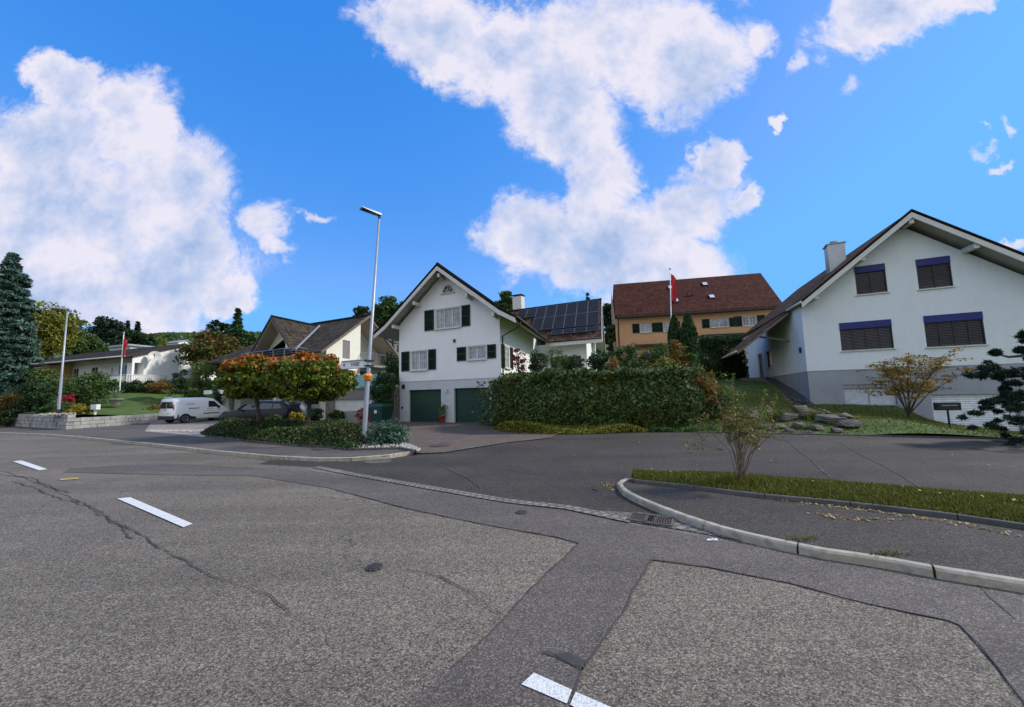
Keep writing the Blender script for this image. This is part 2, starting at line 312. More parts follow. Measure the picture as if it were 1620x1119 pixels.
    A['copper'] = mat('dark_gutter', (0.05,0.035,0.03), 0.5, 0.2, 4, metal=0.4)
    A['solar'] = brickmat('solar_cells', (0.016,0.014,0.014), (0.022,0.019,0.019), (0.05,0.046,0.045), 5.0, 0, 0.5, 0.5, 0.02, uv=True, bump=0.0)
    A['solar'].node_tree.nodes['Principled BSDF'].inputs['Roughness'].default_value = 0.55; A['solar'].node_tree.nodes['Principled BSDF'].inputs['Specular IOR Level'].default_value = 0.12
    A['alu'] = mat('aluminium_frame', (0.30,0.30,0.31), 0.35, 0.05, 4, metal=0.6)
    A['concrete'] = mat('concrete', (0.30,0.28,0.26), 0.9, 0.15, 2, 0.4, 40, dirt=(1.0, (0.16,0.15,0.14), 0.6))
    A['fencewood'] = stripemat('weathered_boards', (0.22,0.19,0.18), (0.07,0.06,0.055), 0.14, 0, 0.08, 0.9)
    A['stone'] = mat('split_granite', (0.33,0.32,0.31), 0.9, 0.35, 1.6, 0.8, 18, dirt=(2.0, (0.15,0.15,0.14), 0.7))
    A['rock'] = mat('limestone_boulder', (0.12,0.105,0.09), 0.9, 0.4, 2.0, 1.0, 12, dirt=(2.5, (0.05,0.047,0.042), 0.9))
    A['pebble'] = mat('white_pebbles', (0.34,0.32,0.29), 0.8, 0.35, 9, 0.4, 20)
    A['gravel_dark'] = mat('dark_chippings', (0.06,0.06,0.065), 0.9, 0.7, 22, 1.0, 30)
    A['bark'] = mat('bark', (0.075,0.06,0.048), 0.95, 0.35, 8, 0.9, 30)
    A['twig'] = mat('twig', (0.16,0.11,0.075), 0.9, 0.3, 10)
    A['carwhite'] = mat('white_car_paint', (0.84,0.85,0.87), 0.25, 0.03, 1); A['carwhite'].node_tree.nodes['Principled BSDF'].inputs['Coat Weight'].default_value = 0.6
    A['carblack'] = mat('black_car_paint', (0.008,0.008,0.011), 0.3, 0.1, 1); A['carblack'].node_tree.nodes['Principled BSDF'].inputs['Specular IOR Level'].default_value = 0.3
    A['carsilver'] = mat('silver_car_paint', (0.42,0.44,0.48), 0.3, 0.05, 1, metal=0.5)
    A['plastic'] = mat('black_plastic', (0.02,0.021,0.024), 0.6, 0.15, 6)
    A['rubber'] = mat('tyre_rubber', (0.018,0.018,0.018), 0.85, 0.2, 8)
    A['redlens'] = mat('red_lens', (0.45,0.02,0.02), 0.2, 0.1, 3)
    A['lens'] = mat('clear_lens', (0.60,0.62,0.65), 0.1, 0.1, 5)
    A['redpaint'] = mat('red_paint', (0.45,0.015,0.02), 0.6, 0.1, 4)
    A['greytext'] = mat('grey_lettering', (0.30,0.32,0.36), 0.6, 0.1, 4)
    A['blacktext'] = mat('black_lettering', (0.03,0.03,0.035), 0.6, 0.1, 4)
    A['signwhite'] = mat('sign_white', (0.74,0.74,0.76), 0.4, 0.03, 4)
    A['flagred'] = mat('red_flag_cloth', (0.50,0.018,0.03), 0.8, 0.15, 3)
    A['amber'] = mat('orange_plastic', (0.85,0.22,0.01), 0.35, 0.15, 6)
    A['darkgreen'] = mat('green_bin_plastic', (0.006,0.05,0.035), 0.5, 0.2, 3)
    A['terracotta'] = mat('terracotta', (0.28,0.06,0.03), 0.8, 0.15, 5)
    A['teal'] = mat('teal_glass_panel', (0.16,0.36,0.36), 0.12, 0.1, 2)
    A['leaf_mid'] = leafmat('leaf_mid', [(0.018,0.045,0.010),(0.035,0.085,0.016),(0.07,0.13,0.025),(0.11,0.16,0.04)])
    A['leaf_dark'] = leafmat('leaf_dark', [(0.008,0.022,0.008),(0.016,0.042,0.012),(0.03,0.07,0.018),(0.05,0.09,0.025)])
    A['leaf_hedge'] = leafmat('leaf_hedge', [(0.010,0.028,0.006),(0.03,0.07,0.012),(0.085,0.14,0.025),(0.26,0.30,0.14)], [(0.06,0.09,0.012),(0.12,0.13,0.02),(0.08,0.11,0.02)], 0.55)
    A['leaf_yellow'] = leafmat('leaf_yellow', [(0.08,0.11,0.012),(0.17,0.18,0.02),(0.28,0.24,0.025),(0.13,0.16,0.02)])
    A['leaf_gold'] = leafmat('leaf_gold', [(0.22,0.17,0.015),(0.40,0.30,0.02),(0.16,0.17,0.02)])
    A['leaf_pale'] = leafmat('leaf_pale', [(0.05,0.09,0.02),(0.11,0.16,0.04),(0.18,0.22,0.08)])
    A['leaf_plane'] = leafmat('leaf_autumn_ball', [(0.03,0.075,0.008),(0.07,0.125,0.012),(0.14,0.185,0.016),(0.25,0.26,0.02)], [(0.38,0.08,0.015),(0.48,0.17,0.02),(0.28,0.04,0.012),(0.34,0.22,0.02)], 0.9, zb=3.0)
    A['leaf_autumn'] = leafmat('leaf_autumn', [(0.03,0.06,0.012),(0.07,0.10,0.015),(0.14,0.10,0.02),(0.05,0.09,0.02)], [(0.20,0.07,0.03),(0.24,0.13,0.03)], 0.5)
    A['leaf_maple'] = leafmat('leaf_maple', [(0.24,0.15,0.03),(0.40,0.28,0.06),(0.48,0.24,0.06),(0.16,0.17,0.04)])
    A['leaf_red'] = leafmat('leaf_red', [(0.14,0.012,0.012),(0.26,0.03,0.03),(0.10,0.02,0.02)])
    A['leaf_crimson'] = leafmat('leaf_crimson', [(0.32,0.01,0.03),(0.48,0.02,0.05)])
    A['leaf_rust'] = leafmat('leaf_rust', [(0.10,0.05,0.015),(0.20,0.10,0.02),(0.30,0.16,0.03),(0.09,0.10,0.02)])
    A['needle_blue'] = leafmat('needle_blue', [(0.02,0.052,0.038),(0.05,0.105,0.08),(0.10,0.175,0.14)], trans=0.08)
    A['needle_dark'] = leafmat('needle_dark', [(0.007,0.018,0.010),(0.014,0.035,0.016),(0.028,0.058,0.026)], trans=0.08)
    A['needle_green'] = leafmat('needle_green', [(0.015,0.045,0.012),(0.03,0.075,0.018),(0.05,0.10,0.03)], trans=0.08)
    A['juniper'] = leafmat('juniper', [(0.02,0.055,0.04),(0.05,0.11,0.075),(0.12,0.20,0.13)], trans=0.1)
    A['blade'] = leafmat('grass_blade', [(0.035,0.068,0.006),(0.085,0.115,0.010),(0.15,0.15,0.018),(0.22,0.17,0.045)])
    A['fallen'] = leafmat('fallen_leaf', [(0.42,0.30,0.06),(0.55,0.36,0.10),(0.30,0.14,0.04),(0.50,0.42,0.20)])
    A['agave'] = leafmat('agave_leaf', [(0.10,0.20,0.10),(0.22,0.32,0.18)])
    A['ivycover'] = leafmat('ground_cover_leaf', [(0.012,0.035,0.008),(0.028,0.065,0.014),(0.055,0.10,0.02)], [(0.09,0.055,0.02),(0.06,0.075,0.015)], 1.2)
setup_mats()

# ------------------------------------------------------------------ building helpers
e3 = Vector((0.88996, -0.45605, 0)); b3 = Vector((0.25006, 0.96823, 0)); UP = Vector((0, 0, 1))
class MB:
    def __init__(s): s.v = []; s.f = []; s.uv = {}
    def face(s, pts, uv=None):
        i = len(s.v); s.v += [tuple(p) for p in pts]; s.f.append(tuple(range(i, i+len(pts))))
        if uv: s.uv[len(s.f)-1] = uv
    def hexa(s, p):  # p: 8 corners, bottom 4 ccw then top 4
        i = len(s.v); s.v += [tuple(q) for q in p]
        for f in ((3,2,1,0),(4,5,6,7),(0,1,5,4),(1,2,6,5),(2,3,7,6),(3,0,4,7)): s.f.append(tuple(i+k for k in f))
    def box(s, c, sx, sy, sz, ax=None, ay=None, az=None):
        c = Vector(c); ax = (ax or Vector((1,0,0)))*sx/2; ay = (ay or Vector((0,1,0)))*sy/2; az = (az or UP)*sz/2
        s.hexa([c-ax-ay-az, c+ax-ay-az, c+ax+ay-az, c-ax+ay-az, c-ax-ay+az, c+ax-ay+az, c+ax+ay+az, c-ax+ay+az])
    def tube(s, pts, radii, n=8, cap=True):
        pts = [Vector(p) for p in pts]
        if not hasattr(radii, '__len__'): radii = [radii]*len(pts)
        i0 = len(s.v); prev = None
        for k, p in enumerate(pts):
            d = (pts[min(k+1, len(pts)-1)] - pts[max(k-1, 0)]).normalized()
            a = d.orthogonal().normalized() if prev is None else (prev - d*prev.dot(d)).normalized()
            prev = a; b = d.cross(a)
            for j in range(n):
                t = 2*math.pi*j/n; s.v.append(tuple(p + (a*math.cos(t) + b*math.sin(t))*radii[k]))
        for k in range(len(pts)-1):
            for j in range(n):
                a = i0+k*n+j; b = i0+k*n+(j+1) % n; s.f.append((a, b, b+n, a+n))
        if cap:
            s.f.append(tuple(i0+j for j in reversed(range(n)))); s.f.append(tuple(i0+(len(pts)-1)*n+j for j in range(n)))
    def lathe(s, c, prof, n=16, axis=None):
        c = Vector(c); ax = (axis or UP).normalized(); a = ax.orthogonal().normalized(); b = ax.cross(a); i0 = len(s.v)
        for (r, h) in prof:
            for j in range(n):
                t = 2*math.pi*j/n; s.v.append(tuple(c + ax*h + (a*math.cos(t)+b*math.sin(t))*r))
        for k in range(len(prof)-1):
            for j in range(n):
                p = i0+k*n+j; q = i0+k*n+(j+1) % n; s.f.append((p, q, q+n, p+n))
        s.f.append(tuple(i0+j for j in reversed(range(n)))); s.f.append(tuple(i0+(len(prof)-1)*n+j for j in range(n)))
    def slab(s, q, th, n_=None):
        """solid sheet below quad q (eave-left, eave-right, ridge-right, ridge-left), metre UVs on the top"""
        q = [Vector(p) for p in q]; n = ((q[1]-q[0]).cross(q[3]-q[0])).normalized()
        if n.z < 0: n = -n
        u = (q[1]-q[0]).normalized(); v = n.cross(u)
        uv = [((p-q[0]).dot(u), (p-q[0]).dot(v)) for p in q]
        if uv[2][1] < 0: uv = [(a, -b) for a, b in uv]
        lo = [p - n*th for p in q]
        s.face(q, uv); s.face(lo[::-1], uv[::-1])
        k = len(q)
        for i in range(k):
            j = (i+1) % k; s.face([q[i], q[j], lo[j], lo[i]], [uv[i], uv[j], uv[j], uv[i]])
    def prism(s, poly, vec):
        poly = [Vector(p) for p in poly]; vec = Vector(vec); top = [p+vec for p in poly]; k = len(poly)
        s.face(poly); s.face(top[::-1])
        for i in range(k): s.face([poly[i], poly[(i+1) % k], top[(i+1) % k], top[i]])
    def wall(s, O, U, outline, holes=(), inward=None, depth=0.14, V=UP):
        """flat wall with real openings; the reveals run inward"""
        O = Vector(O); loops = [[Vector((a, b, 0)) for a, b in outline]] + [[Vector((a, b, 0)) for a, b in ((h[0],h[2]),(h[1],h[2]),(h[1],h[3]),(h[0],h[3]))] for h in holes]
        flat = [p for l in loops for p in l]; P = [O + U*p.x + V*p.y for p in flat]
        for t in tessellate_polygon(loops): s.face([P[t[0]], P[t[1]], P[t[2]]])
        if holes:
            inw = inward*depth
            for l in loops[1:]:
                Q = [O + U*p.x + V*p.y for p in l]
                for i in range(4): j = (i+1) % 4; s.face([Q[i], Q[j], Q[j]+inw, Q[i]+inw])
    def build(s, name, material, parent=None, smooth=False, mats=None):
        me = bpy.data.meshes.new(name)
        off = Vector(parent['_loc']) if parent is not None and '_loc' in parent else None
        vs = s.v if off is None else [(x-off.x, y-off.y, z-off.z) for x, y, z in s.v]
        me.from_pydata(vs, [], s.f)
        if s.uv:
            ul = me.uv_layers.new(name='UVMap')
            for pi, poly in enumerate(me.polygons):
                u = s.uv.get(pi)
                if u:
                    for k, li in enumerate(poly.loop_indices): ul.data[li].uv = u[k]
        bm = bmesh.new(); bm.from_mesh(me); bmesh.ops.remove_doubles(bm, verts=bm.verts, dist=0.0004)
        bmesh.ops.recalc_face_normals(bm, faces=bm.faces); bm.to_mesh(me); bm.free()
        me.materials.append(MAT[material] if isinstance(material, str) else material)
        if smooth:
            for p in me.polygons: p.use_smooth = True
        o = bpy.data.objects.new(name, me); COL.objects.link(o)
        if parent is not None:
            o.parent = parent
            if '_loc' in parent: o['_loc'] = tuple(parent['_loc'])
        return o
ALL = []
def tag(o, label=None, cat=None, group=None, kind=None):
    if label: o['label'] = label
    if cat: o['category'] = cat
    if group: o['group'] = group
    if kind: o['kind'] = kind
    return o
def thing(name, label, cat, loc, group=None):
    o = bpy.data.objects.new(name, None); COL.objects.link(o); o.location = loc; o['_loc'] = tuple(loc); o.empty_display_size = 0.2
    ALL.append(o)
    return tag(o, label, cat, group)
def struct(name, mb, m, smooth=False): return tag(mb.build(name, m, None, smooth), kind='structure')
def copy_thing(root, loc, rotz, label, group=None):
    r = root.copy(); COL.objects.link(r); r.location = loc; r.rotation_euler = (0, 0, rotz); r['label'] = label
    if group: r['group'] = group
    for ch in list(root.children):
        c = ch.copy(); COL.objects.link(c); c.parent = r
        for g in ch.children:
            d = g.copy(); COL.objects.link(d); d.parent = c
    return r
def sheet(pts, z):
    mb = MB(); P = [Vector((p[0], p[1], 0)) for p in pts]
    for t in tessellate_polygon([P]): mb.face([(P[i].x, P[i].y, z) for i in t])
    return mb
def ribbon(pts, width, z, jitter=0.0, seed=0, taper=False):
    rng = random.Random(seed); P = [Vector((p[0], p[1], 0)) for p in pts]; Q = []
    for i in range(len(P)-1):
        n = max(1, int((P[i+1]-P[i]).length/0.12)) if jitter else 1
        for k in range(n): Q.append(P[i].lerp(P[i+1], k/n))
    Q.append(P[-1]); mb = MB(); L = []; R_ = []; o_ = 0.0
    for i, p in enumerate(Q):
        d = (Q[min(i+1, len(Q)-1)]-Q[max(i-1, 0)]).normalized(); n = Vector((-d.y, d.x, 0))
        wv = width*(0.4+1.2*rng.random() if jitter else 1)/2
        o_ = o_*0.82+(rng.random()-0.5)*jitter*0.9; c = p + n*o_
        L.append(c+n*wv); R_.append(c-n*wv)
    for i in range(len(Q)-1): mb.face([(q.x, q.y, z) for q in (R_[i], R_[i+1], L[i+1], L[i])])
    return mb
def resample(pts, n):
    P = [Vector(p) for p in pts]; ds = [0]
    for i in range(len(P)-1): ds.append(ds[-1]+(P[i+1]-P[i]).length)
    out = []
    for k in range(n):
        t = ds[-1]*k/(n-1); i = max(j for j in range(len(ds)) if ds[j] <= t+1e-9); i = min(i, len(P)-2)
        out.append(P[i].lerp(P[i+1], (t-ds[i])/max(1e-9, ds[i+1]-ds[i])))
    return out
def kerb_run(pts, wd, z0, z1, seg=1.0, gap=0.012, side=1, bevel=0.02):
    """kerbstones butted end to end along a line, wd wide on its right (side=1) or left side"""
    mb = MB(); P = [Vector((p[0], p[1], 0)) for p in pts]; L = sum((P[i+1]-P[i]).length for i in range(len(P)-1))
    n = max(2, int(L/0.25)); Q = resample(P, n+1); nn = []
    for i in range(len(Q)):
        d = (Q[min(i+1, n)]-Q[max(i-1, 0)]).normalized(); nn.append(Vector((d.y, -d.x, 0))*side)
    per = max(1, int(seg/0.25))
    for i in range(n):
        a, b = Q[i].copy(), Q[i+1].copy(); na, nb = nn[i], nn[i+1]
        if i % per == 0: a = a.lerp(b, gap/0.25)
        prof = [(0, z0), (0.0, z1-bevel), (bevel, z1), (wd-bevel, z1), (wd, z1-bevel), (wd, z0)]
        A = [a+na*o_+UP*z for o_, z in prof]; B_ = [b+nb*o_+UP*z for o_, z in prof]
        for k in range(5): mb.face([A[k], B_[k], B_[k+1], A[k+1]])
        if i % per == 0: mb.face(A)
        if (i+1) % per == 0: mb.face(B_[::-1])
    return mb

# ---- foliage
def rand_unit(rs, n):
    v = rs.normal(size=(n, 3)); return v/np.linalg.norm(v, axis=1)[:, None]
def leaves(name, P, size, material, parent=None, seed=0, elong=1.6, nrm=None, nbias=0.0, hang=0.0):
    rs = np.random.RandomState(seed+11); n = len(P); P = np.asarray(P, dtype=float)
    nv = rand_unit(rs, n)
    if nrm is not None: nv = nv + nrm*nbias; nv /= np.linalg.norm(nv, axis=1)[:, None]
    t = rand_unit(rs, n) + np.array([0, 0, -hang]); t -= nv*(t*nv).sum(1)[:, None]; t /= np.linalg.norm(t, axis=1)[:, None]+1e-9
    s = np.cross(nv, t); sz = size*(0.6+0.8*rs.rand(n))[:, None]
    a = sz*0.5*elong**0.5; b = sz*0.5/elong**0.5
    V = np.empty((n, 4, 3)); V[:, 0] = P-t*a; V[:, 1] = P+s*b-t*a*0.1; V[:, 2] = P+t*a; V[:, 3] = P-s*b-t*a*0.1
    if parent is not None and '_loc' in parent: V -= np.array(tuple(parent['_loc']))
    me = bpy.data.meshes.new(name); me.vertices.add(4*n); me.loops.add(4*n); me.polygons.add(n)
    me.vertices.foreach_set('co', V.reshape(-1)); me.loops.foreach_set('vertex_index', np.arange(4*n, dtype=np.int32))
    me.polygons.foreach_set('loop_start', np.arange(0, 4*n, 4, dtype=np.int32)); me.polygons.foreach_set('loop_total', np.full(n, 4, dtype=np.int32))
    me.update(calc_edges=True); me.validate()
    me.materials.append(MAT[material])
    o = bpy.data.objects.new(name, me); COL.objects.link(o)
    if parent is not None: o.parent = parent
    return o
def crown_pts(rs, c, r, nclump, nleaf, cr=0.28, shell=0.55, flat=1.0):
    c = np.array(c); r = np.array(r); out = []; cent = []
    for k in range(nclump):
        u = rand_unit(rs, 1)[0]; rr = shell + (1-shell)*rs.rand()**0.7
        if rs.rand() < 0.2: rr *= rs.rand()
        q = c + u*r*rr*(1-cr*0.5); cent.append(q)
        m = max(3, int(nleaf/nclump*(0.5+rs.rand())))
        s = r.mean()*cr*(0.6+0.8*rs.rand())
        g = rand_unit(rs, m)*(rs.rand(m)**0.45)[:, None]*s; g[:, 2] *= 0.75*flat
        out.append(q+g)
    return np.vstack(out), cent
def broadleaf(name, label, cat, base, top, hw, material, leaf=0.12, n=6000, clumps=60, trunk=0.25, trunk_h=None, seed=0, group=None, cr=0.28, hwy=None, bare=False, limbs=7, elong=1.6, shell=0.55):
    """base: point on the ground, top: height of the crown's top, hw: half width of the crown"""
    rs = np.random.RandomState(seed); H = top-base[2]; th = trunk_h if trunk_h is not None else H*0.35
    t = thing(name, label, cat, base, group)
    cz = base[2]+th+(H-th)/2; c = (base[0], base[1], cz); r = (hw, hwy or hw, (H-th)/2*1.05)
    P, cent = crown_pts(rs, c, r, clumps, n, cr, shell)
    leaves('crown', P, leaf, material, t, seed, elong)
    mb = MB(); b = Vector(base)
    fork = b+Vector((rs.randn()*0.03*H, rs.randn()*0.03*H, max(th, 0.15*H)))
    mb.tube([b-UP*0.2, b+UP*0.03, b.lerp(fork, 0.5)+Vector((rs.randn()*0.02, rs.randn()*0.02, 0)), fork], [trunk*1.4, trunk*1.1, trunk*0.85, trunk*0.7], 8)
    idx = rs.permutation(len(cent))[:limbs]
    for i in idx:
        q = Vector(cent[i]); m = fork.lerp(q, 0.5)+Vector((0, 0, -0.05*H*rs.rand())); mb.tube([fork-UP*0.05, m, q], [trunk*0.5, trunk*0.28, trunk*0.08], 5)
    mb.build('trunk', 'bark', t, True)
    return t
def shrub(name, label, base, top, hw, material, leaf=0.08, n=2500, clumps=30, seed=0, group=None, cat='shrub', hwy=None, cr=0.34, elong=1.6, shell=0.6, zlow=0.0):
    rs = np.random.RandomState(seed); H = top-base[2]
    t = thing(name, label, cat, base, group)
    c = (base[0], base[1], base[2]+H*(0.5+zlow/2)); r = (hw, hwy or hw, H*0.54*(1-zlow))
    P, cent = crown_pts(rs, c, r, clumps, n, cr, shell); P = P[P[:, 2] > base[2]-0.05]
    leaves('foliage', P, leaf, material, t, seed, elong)
    mb = MB(); b = Vector(base)
    for i in range(min(6, len(cent))): mb.tube([b-UP*0.1+Vector((rs.randn()*0.05*hw, rs.randn()*0.05*hw, 0)), b.lerp(Vector(cent[i]), 0.6)+UP*0.05*H, Vector(cent[i])], [0.03, 0.02, 0.008], 5)
    mb.build('stems', 'bark', t)
    return t
def conifer(name, label, base, top, hw, material, leaf=0.16, n=9000, seed=0, group=None, droop=0.25, low=0.08, rows=22, elong=3.0, power=0.85):
    rs = np.random.RandomState(seed); H = top-base[2]; t = thing(name, label, 'tree', base, group)
    mb = MB(); b = Vector(base); mb.tube([b-UP*0.3, b+UP*H*0.5, b+UP*H*0.98], [hw*0.07+0.03, hw*0.045+0.02, 0.012], 8)
    P = []
    for k in range(rows):
        f = (k+0.5)/rows; h = low+(1-low)*f; rr = hw*(1-f)**power*(0.78+0.42*rs.rand())+0.03*hw
        nb = max(5, int(11*(1-f)+5))
        for j in range(nb):
            a = 2*math.pi*(j+rs.rand()*0.8)/nb+k*0.7; L = rr*(0.65+0.45*rs.rand()); d = np.array([math.cos(a), math.sin(a), 0])
            z0 = base[2]+H*h+rs.randn()*H*0.008
            tip = np.array([base[0], base[1], z0])+d*L+np.array([0, 0, -L*droop*(0.5+rs.rand())])
            root = np.array([base[0], base[1], z0])
            if L > 0.3*hw: mb.tube([tuple(root), tuple((root+tip)/2+np.array([0, 0, 0.03*L])), tuple(tip)], [0.02+0.01*L, 0.015, 0.006], 4)
            m = max(6, int(n/rows/nb*(0.3+1.4*L/hw)*1.6)); u = rs.rand(m)**0.75
            q = root+(tip-root)*u[:, None]; q[:, 2] += np.sin(u*3.14)*0.05*L
            sw = 0.22*L*(1-u*0.6)+0.05*hw*0.3; side = np.array([-d[1], d[0], 0])
            q += side*(rs.randn(m)*sw)[:, None]; q[:, 2] += -np.abs(rs.randn(m))*0.07*L*0.8+0.02*L
            P.append(q)
    leaves('needles', np.vstack(P), leaf, material, t, seed, elong, hang=0.3)
    mb.build('trunk', 'bark', t); return t
def px_base(px, ybase, Y): return at(px, ybase, Y)
def sizes(px, ytop, ybase, hwpx, Y):
    b = at(px, ybase, Y); tp = at(px, ytop, Y); w_ = at(px+hwpx, ybase, Y)[0]-at(px-hwpx, ybase, Y)[0]
    return b, tp[2], w_/2
# ------------------------------------------------------------------ ground and streets
def rbf(ctrl):
    C_ = np.array([c[:2] for c in ctrl], float); Z = np.array([c[2] for c in ctrl], float); n = len(C_)
    d = np.linalg.norm(C_[:, None]-C_[None], axis=2)
    K = d; A_ = np.zeros((n+3, n+3)); A_[:n, :n] = K+np.eye(n)*1e-3; A_[:n, n] = 1; A_[:n, n+1:] = C_; A_[n, :n] = 1; A_[n+1:, :n] = C_.T
    sol = np.linalg.solve(A_, np.concatenate([Z, np.zeros(3)]))
    def f(x, y):
        r = np.hypot(C_[:, 0]-x, C_[:, 1]-y); return float(r@sol[:n]+sol[n]+sol[n+1]*x+sol[n+2]*y)
    return f
def bumpy(x, y): return 0.5*math.sin(x*0.9+1.3*math.sin(y*0.7))+0.5*math.sin(y*1.3+1.1*math.sin(x*0.5))
def patch(near, far, n, m, hf, amp=0.03, seed=0):
    A_ = resample([(p[0], p[1], 0) for p in near], n+1); B_ = resample([(p[0], p[1], 0) for p in far], n+1); mb = MB(); G = []
    for j in range(m+1):
        row = []
        for i in range(n+1):
            p = A_[i].lerp(B_[i], j/m); row.append((p.x, p.y, hf(p.x, p.y)+amp*bumpy(p.x*2, p.y*2)*min(1, j/2)))
        G.append(row)
    for j in range(m):
        for i in range(n): mb.face([G[j][i], G[j][i+1], G[j+1][i+1], G[j+1][i]])
    return mb
def on_surface(px, py, hf, lo=3.0, hi=90.0):
    d = ray(px, py); d = d/d[1]; Y = lo
    while Y < hi:
        P = CAMP+d*Y
        if P[2] < hf(P[0], P[1]): return (float(P[0]), float(P[1]), hf(P[0], P[1]))
        Y += 0.03
    P = CAMP+d*hi; return tuple(float(x) for x in P)
def hill_h(x, y):
    v = y - 0.12*x
    dip = -1.3*math.exp(-((x-24)**2+(y-20)**2)/60.0)
    return -0.03 + dip + (0.19*max(0, v-33)**1.0 if v < 210 else 0.19*177+0.03*(v-210)) * (1/(1+math.exp(-max(-60,v-38)/2.5)) if v < 70 else 1)
mb = MB()
xs = np.concatenate([np.linspace(-2500, -160, 8), np.linspace(-150, 120, 91), np.linspace(140, 2500, 8)])
ys = np.concatenate([np.linspace(-2500, -40, 6), np.linspace(-30, 220, 84), np.linspace(240, 2500, 8)])
idx = {}
for j, y in enumerate(ys):
    for i, x in enumerate(xs): mb.v.append((float(x), float(y), min(48, hill_h(x, y))))
nx = len(xs)
for j in range(len(ys)-1):
    for i in range(nx-1): a = j*nx+i; mb.f.append((a, a+1, a+nx+1, a+nx))
struct('ground', mb, 'hill', True)
# kerb line on the far side of the main road, left to right
KL = [(-90,50),(-60,37.5),(-42,29.3),(-34.7,25.6),(-25.8,21.9),(-22.1,20.0),(-14.8,16.0),(-10,13.2),(-7.1,11.65),(-5.5,11.05),(-4.5,10.95),(-3.6,11.25),(-3.05,11.85)]
GUT = [gp(500,740),gp(560,752),gp(640,766),gp(720,780),gp(800,794),gp(900,805),gp(1000,826)]
IK = [gp(1000,756.5),gp(985,758),gp(976,765),gp(982,775),gp(1002,787),gp(1040,803),gp(1090,822),gp(1150,841),gp(1220,857),gp(1295,873),gp(1400,888),gp(1475,902),gp(1620,925),gp(1900,975),gp(2800,1135)]
road = [(-90,50)]+KL[1:8]+[(g[0], g[1]) for g in GUT[:-1]]+[(2.2,5.75)]+[(p[0], p[1]) for p in IK[6:]]+[(30,-20),(-90,-20)]
struct('road', sheet(road, 0.006), 'road')
side = [(g[0], g[1]) for g in GUT[:-1]][::-1]+[(-7.0,10.9),(-7.1,11.68),(-5.5,11.08),(-4.5,10.97),(-3.6,11.25),(-3.05,11.85)]+[gp(700,717)[:2],gp(800,701)[:2],gp(870,694)[:2],(2.0,17.0),(5,17.3),(8.2,16.4),(11.8,14.2),(15.0,12.2),(22,8.6),(40,-2),(12,-2),(9.5,1.0),(7.2,1.6),(4.5,3.65),(2.6,5.1),(2.2,5.75)]
struct('side_street', sheet(side, 0.010), 'side')
# finer strip of newer asphalt along the gutter and the trench across the carriageway
low = [gp(x, y)[:2] for x, y in [(110,742),(180,738),(250,735),(330,738),(400,742),(470,748)]]
st_low = [gp(x, y)[:2] for x, y in [(100,748),(250,752),(400,754),(520,773),(640,805),(760,830),(880,852),(915,862)]]
st_hi = [gp(x, y)[:2] for x, y in [(110,742),(180,738),(250,734),(330,737),(420,742),(490,745),(560,756),(640,770),(720,784),(800,798),(900,810),(985,829),(1060,842),(1150,858),(1280,882),(1400,900),(1500,916),(1620,940)]]
trench = [gp(x, y)[:2] for x, y in [(840,935),(780,1003),(700,1075),(640,1119)]]
tr_b = [gp(x, y)[:2] for x, y in [(860,1180),(905,1119),(925,1060),(985,975),(1030,888)]]
st_low2 = [gp(x, y)[:2] for x, y in [(1120,900),(1250,925),(1370,957),(1500,985),(1520,993),(1580,1062),(1640,1140)]]
strip = st_low+trench+[gp(600,1180)[:2]]+tr_b+st_low2+[(6.0,1.8),(7.0,1.9)]+[(p[0], p[1]) for p in [gp(1760,960)]]+st_hi[::-1]
struct('asphalt_strip', sheet(strip, 0.014), 'strip')
def pxs(l, z=0): return [gp(x, y, z)[:2] for x, y in l]
cr = MB()
def crack(l, wd, jit, seed):
    r_ = ribbon(pxs(l), wd, 0.0185, jit, seed); i0 = len(cr.v); cr.v += r_.v; cr.f += [tuple(i0+k for k in f) for f in r_.f]
crack([(915,862),(880,897),(840,935),(780,1003),(718,1062)], 0.016, 0.02, 1)
crack([(1030,888),(1000,940),(985,975),(945,1030),(925,1060),(905,1119)], 0.014, 0.02, 2)
crack([(860,1036),(880,1042),(925,1060)], 0.05, 0.03, 3)
crack([(520,773),(640,805),(760,830),(880,852),(915,862)], 0.01, 0.02, 4)
crack([(1030,888),(1120,900),(1250,925),(1370,957),(1500,985),(1515,991),(1580,1062),(1640,1140)], 0.008, 0.02, 5)
crack([(0,745),(60,765),(140,800),(200,840),(260,870),(310,895),(330,905)], 0.013, 0.05, 6)
crack([(20,762),(90,787),(150,808),(215,852)], 0.02, 0.06, 26)
crack([(0,752),(50,757),(110,782)], 0.02, 0.05, 27)
crack([(330,905),(400,930),(470,965)], 0.010, 0.08, 7)
crack([(640,905),(700,915),(745,940),(790,975)], 0.012, 0.06, 8)
crack([(1530,915),(1570,950),(1610,985)], 0.012, 0.03, 9)
crack([(705,742),(740,758),(760,773)], 0.03, 0.02, 10)
crack([(1235,690),(1290,735),(1325,770)], 0.03, 0.04, 11)
crack([(1325,700),(1400,740),(1460,775)], 0.025, 0.04, 12)
crack([(720,735),(800,745),(900,760),(965,772)], 0.012, 0.03, 13)
struct('road_crack', cr, 'crack')
struct('patched_tar', sheet(pxs([(876,1040),(900,1037),(925,1050),(924,1062),(903,1056)]), 0.021), 'crack')
mb = MB()
for q in ([(845,1069.5),(905,1097),(897,1119),(825,1088)], [(911,1100),(1015,1146),(985,1165),(902,1121)], [(185,790.5),(206,788.5),(305,831),(290,836.5)], [(20,731),(34,729.5),(75,743.5),(62,745.5)], [(-60,706),(-52,705),(-30,712),(-38,713)]):
    P = pxs(q); mb.face([(p[0], p[1], 0.020) for p in P])
struct('centre_line', mb, 'paint')
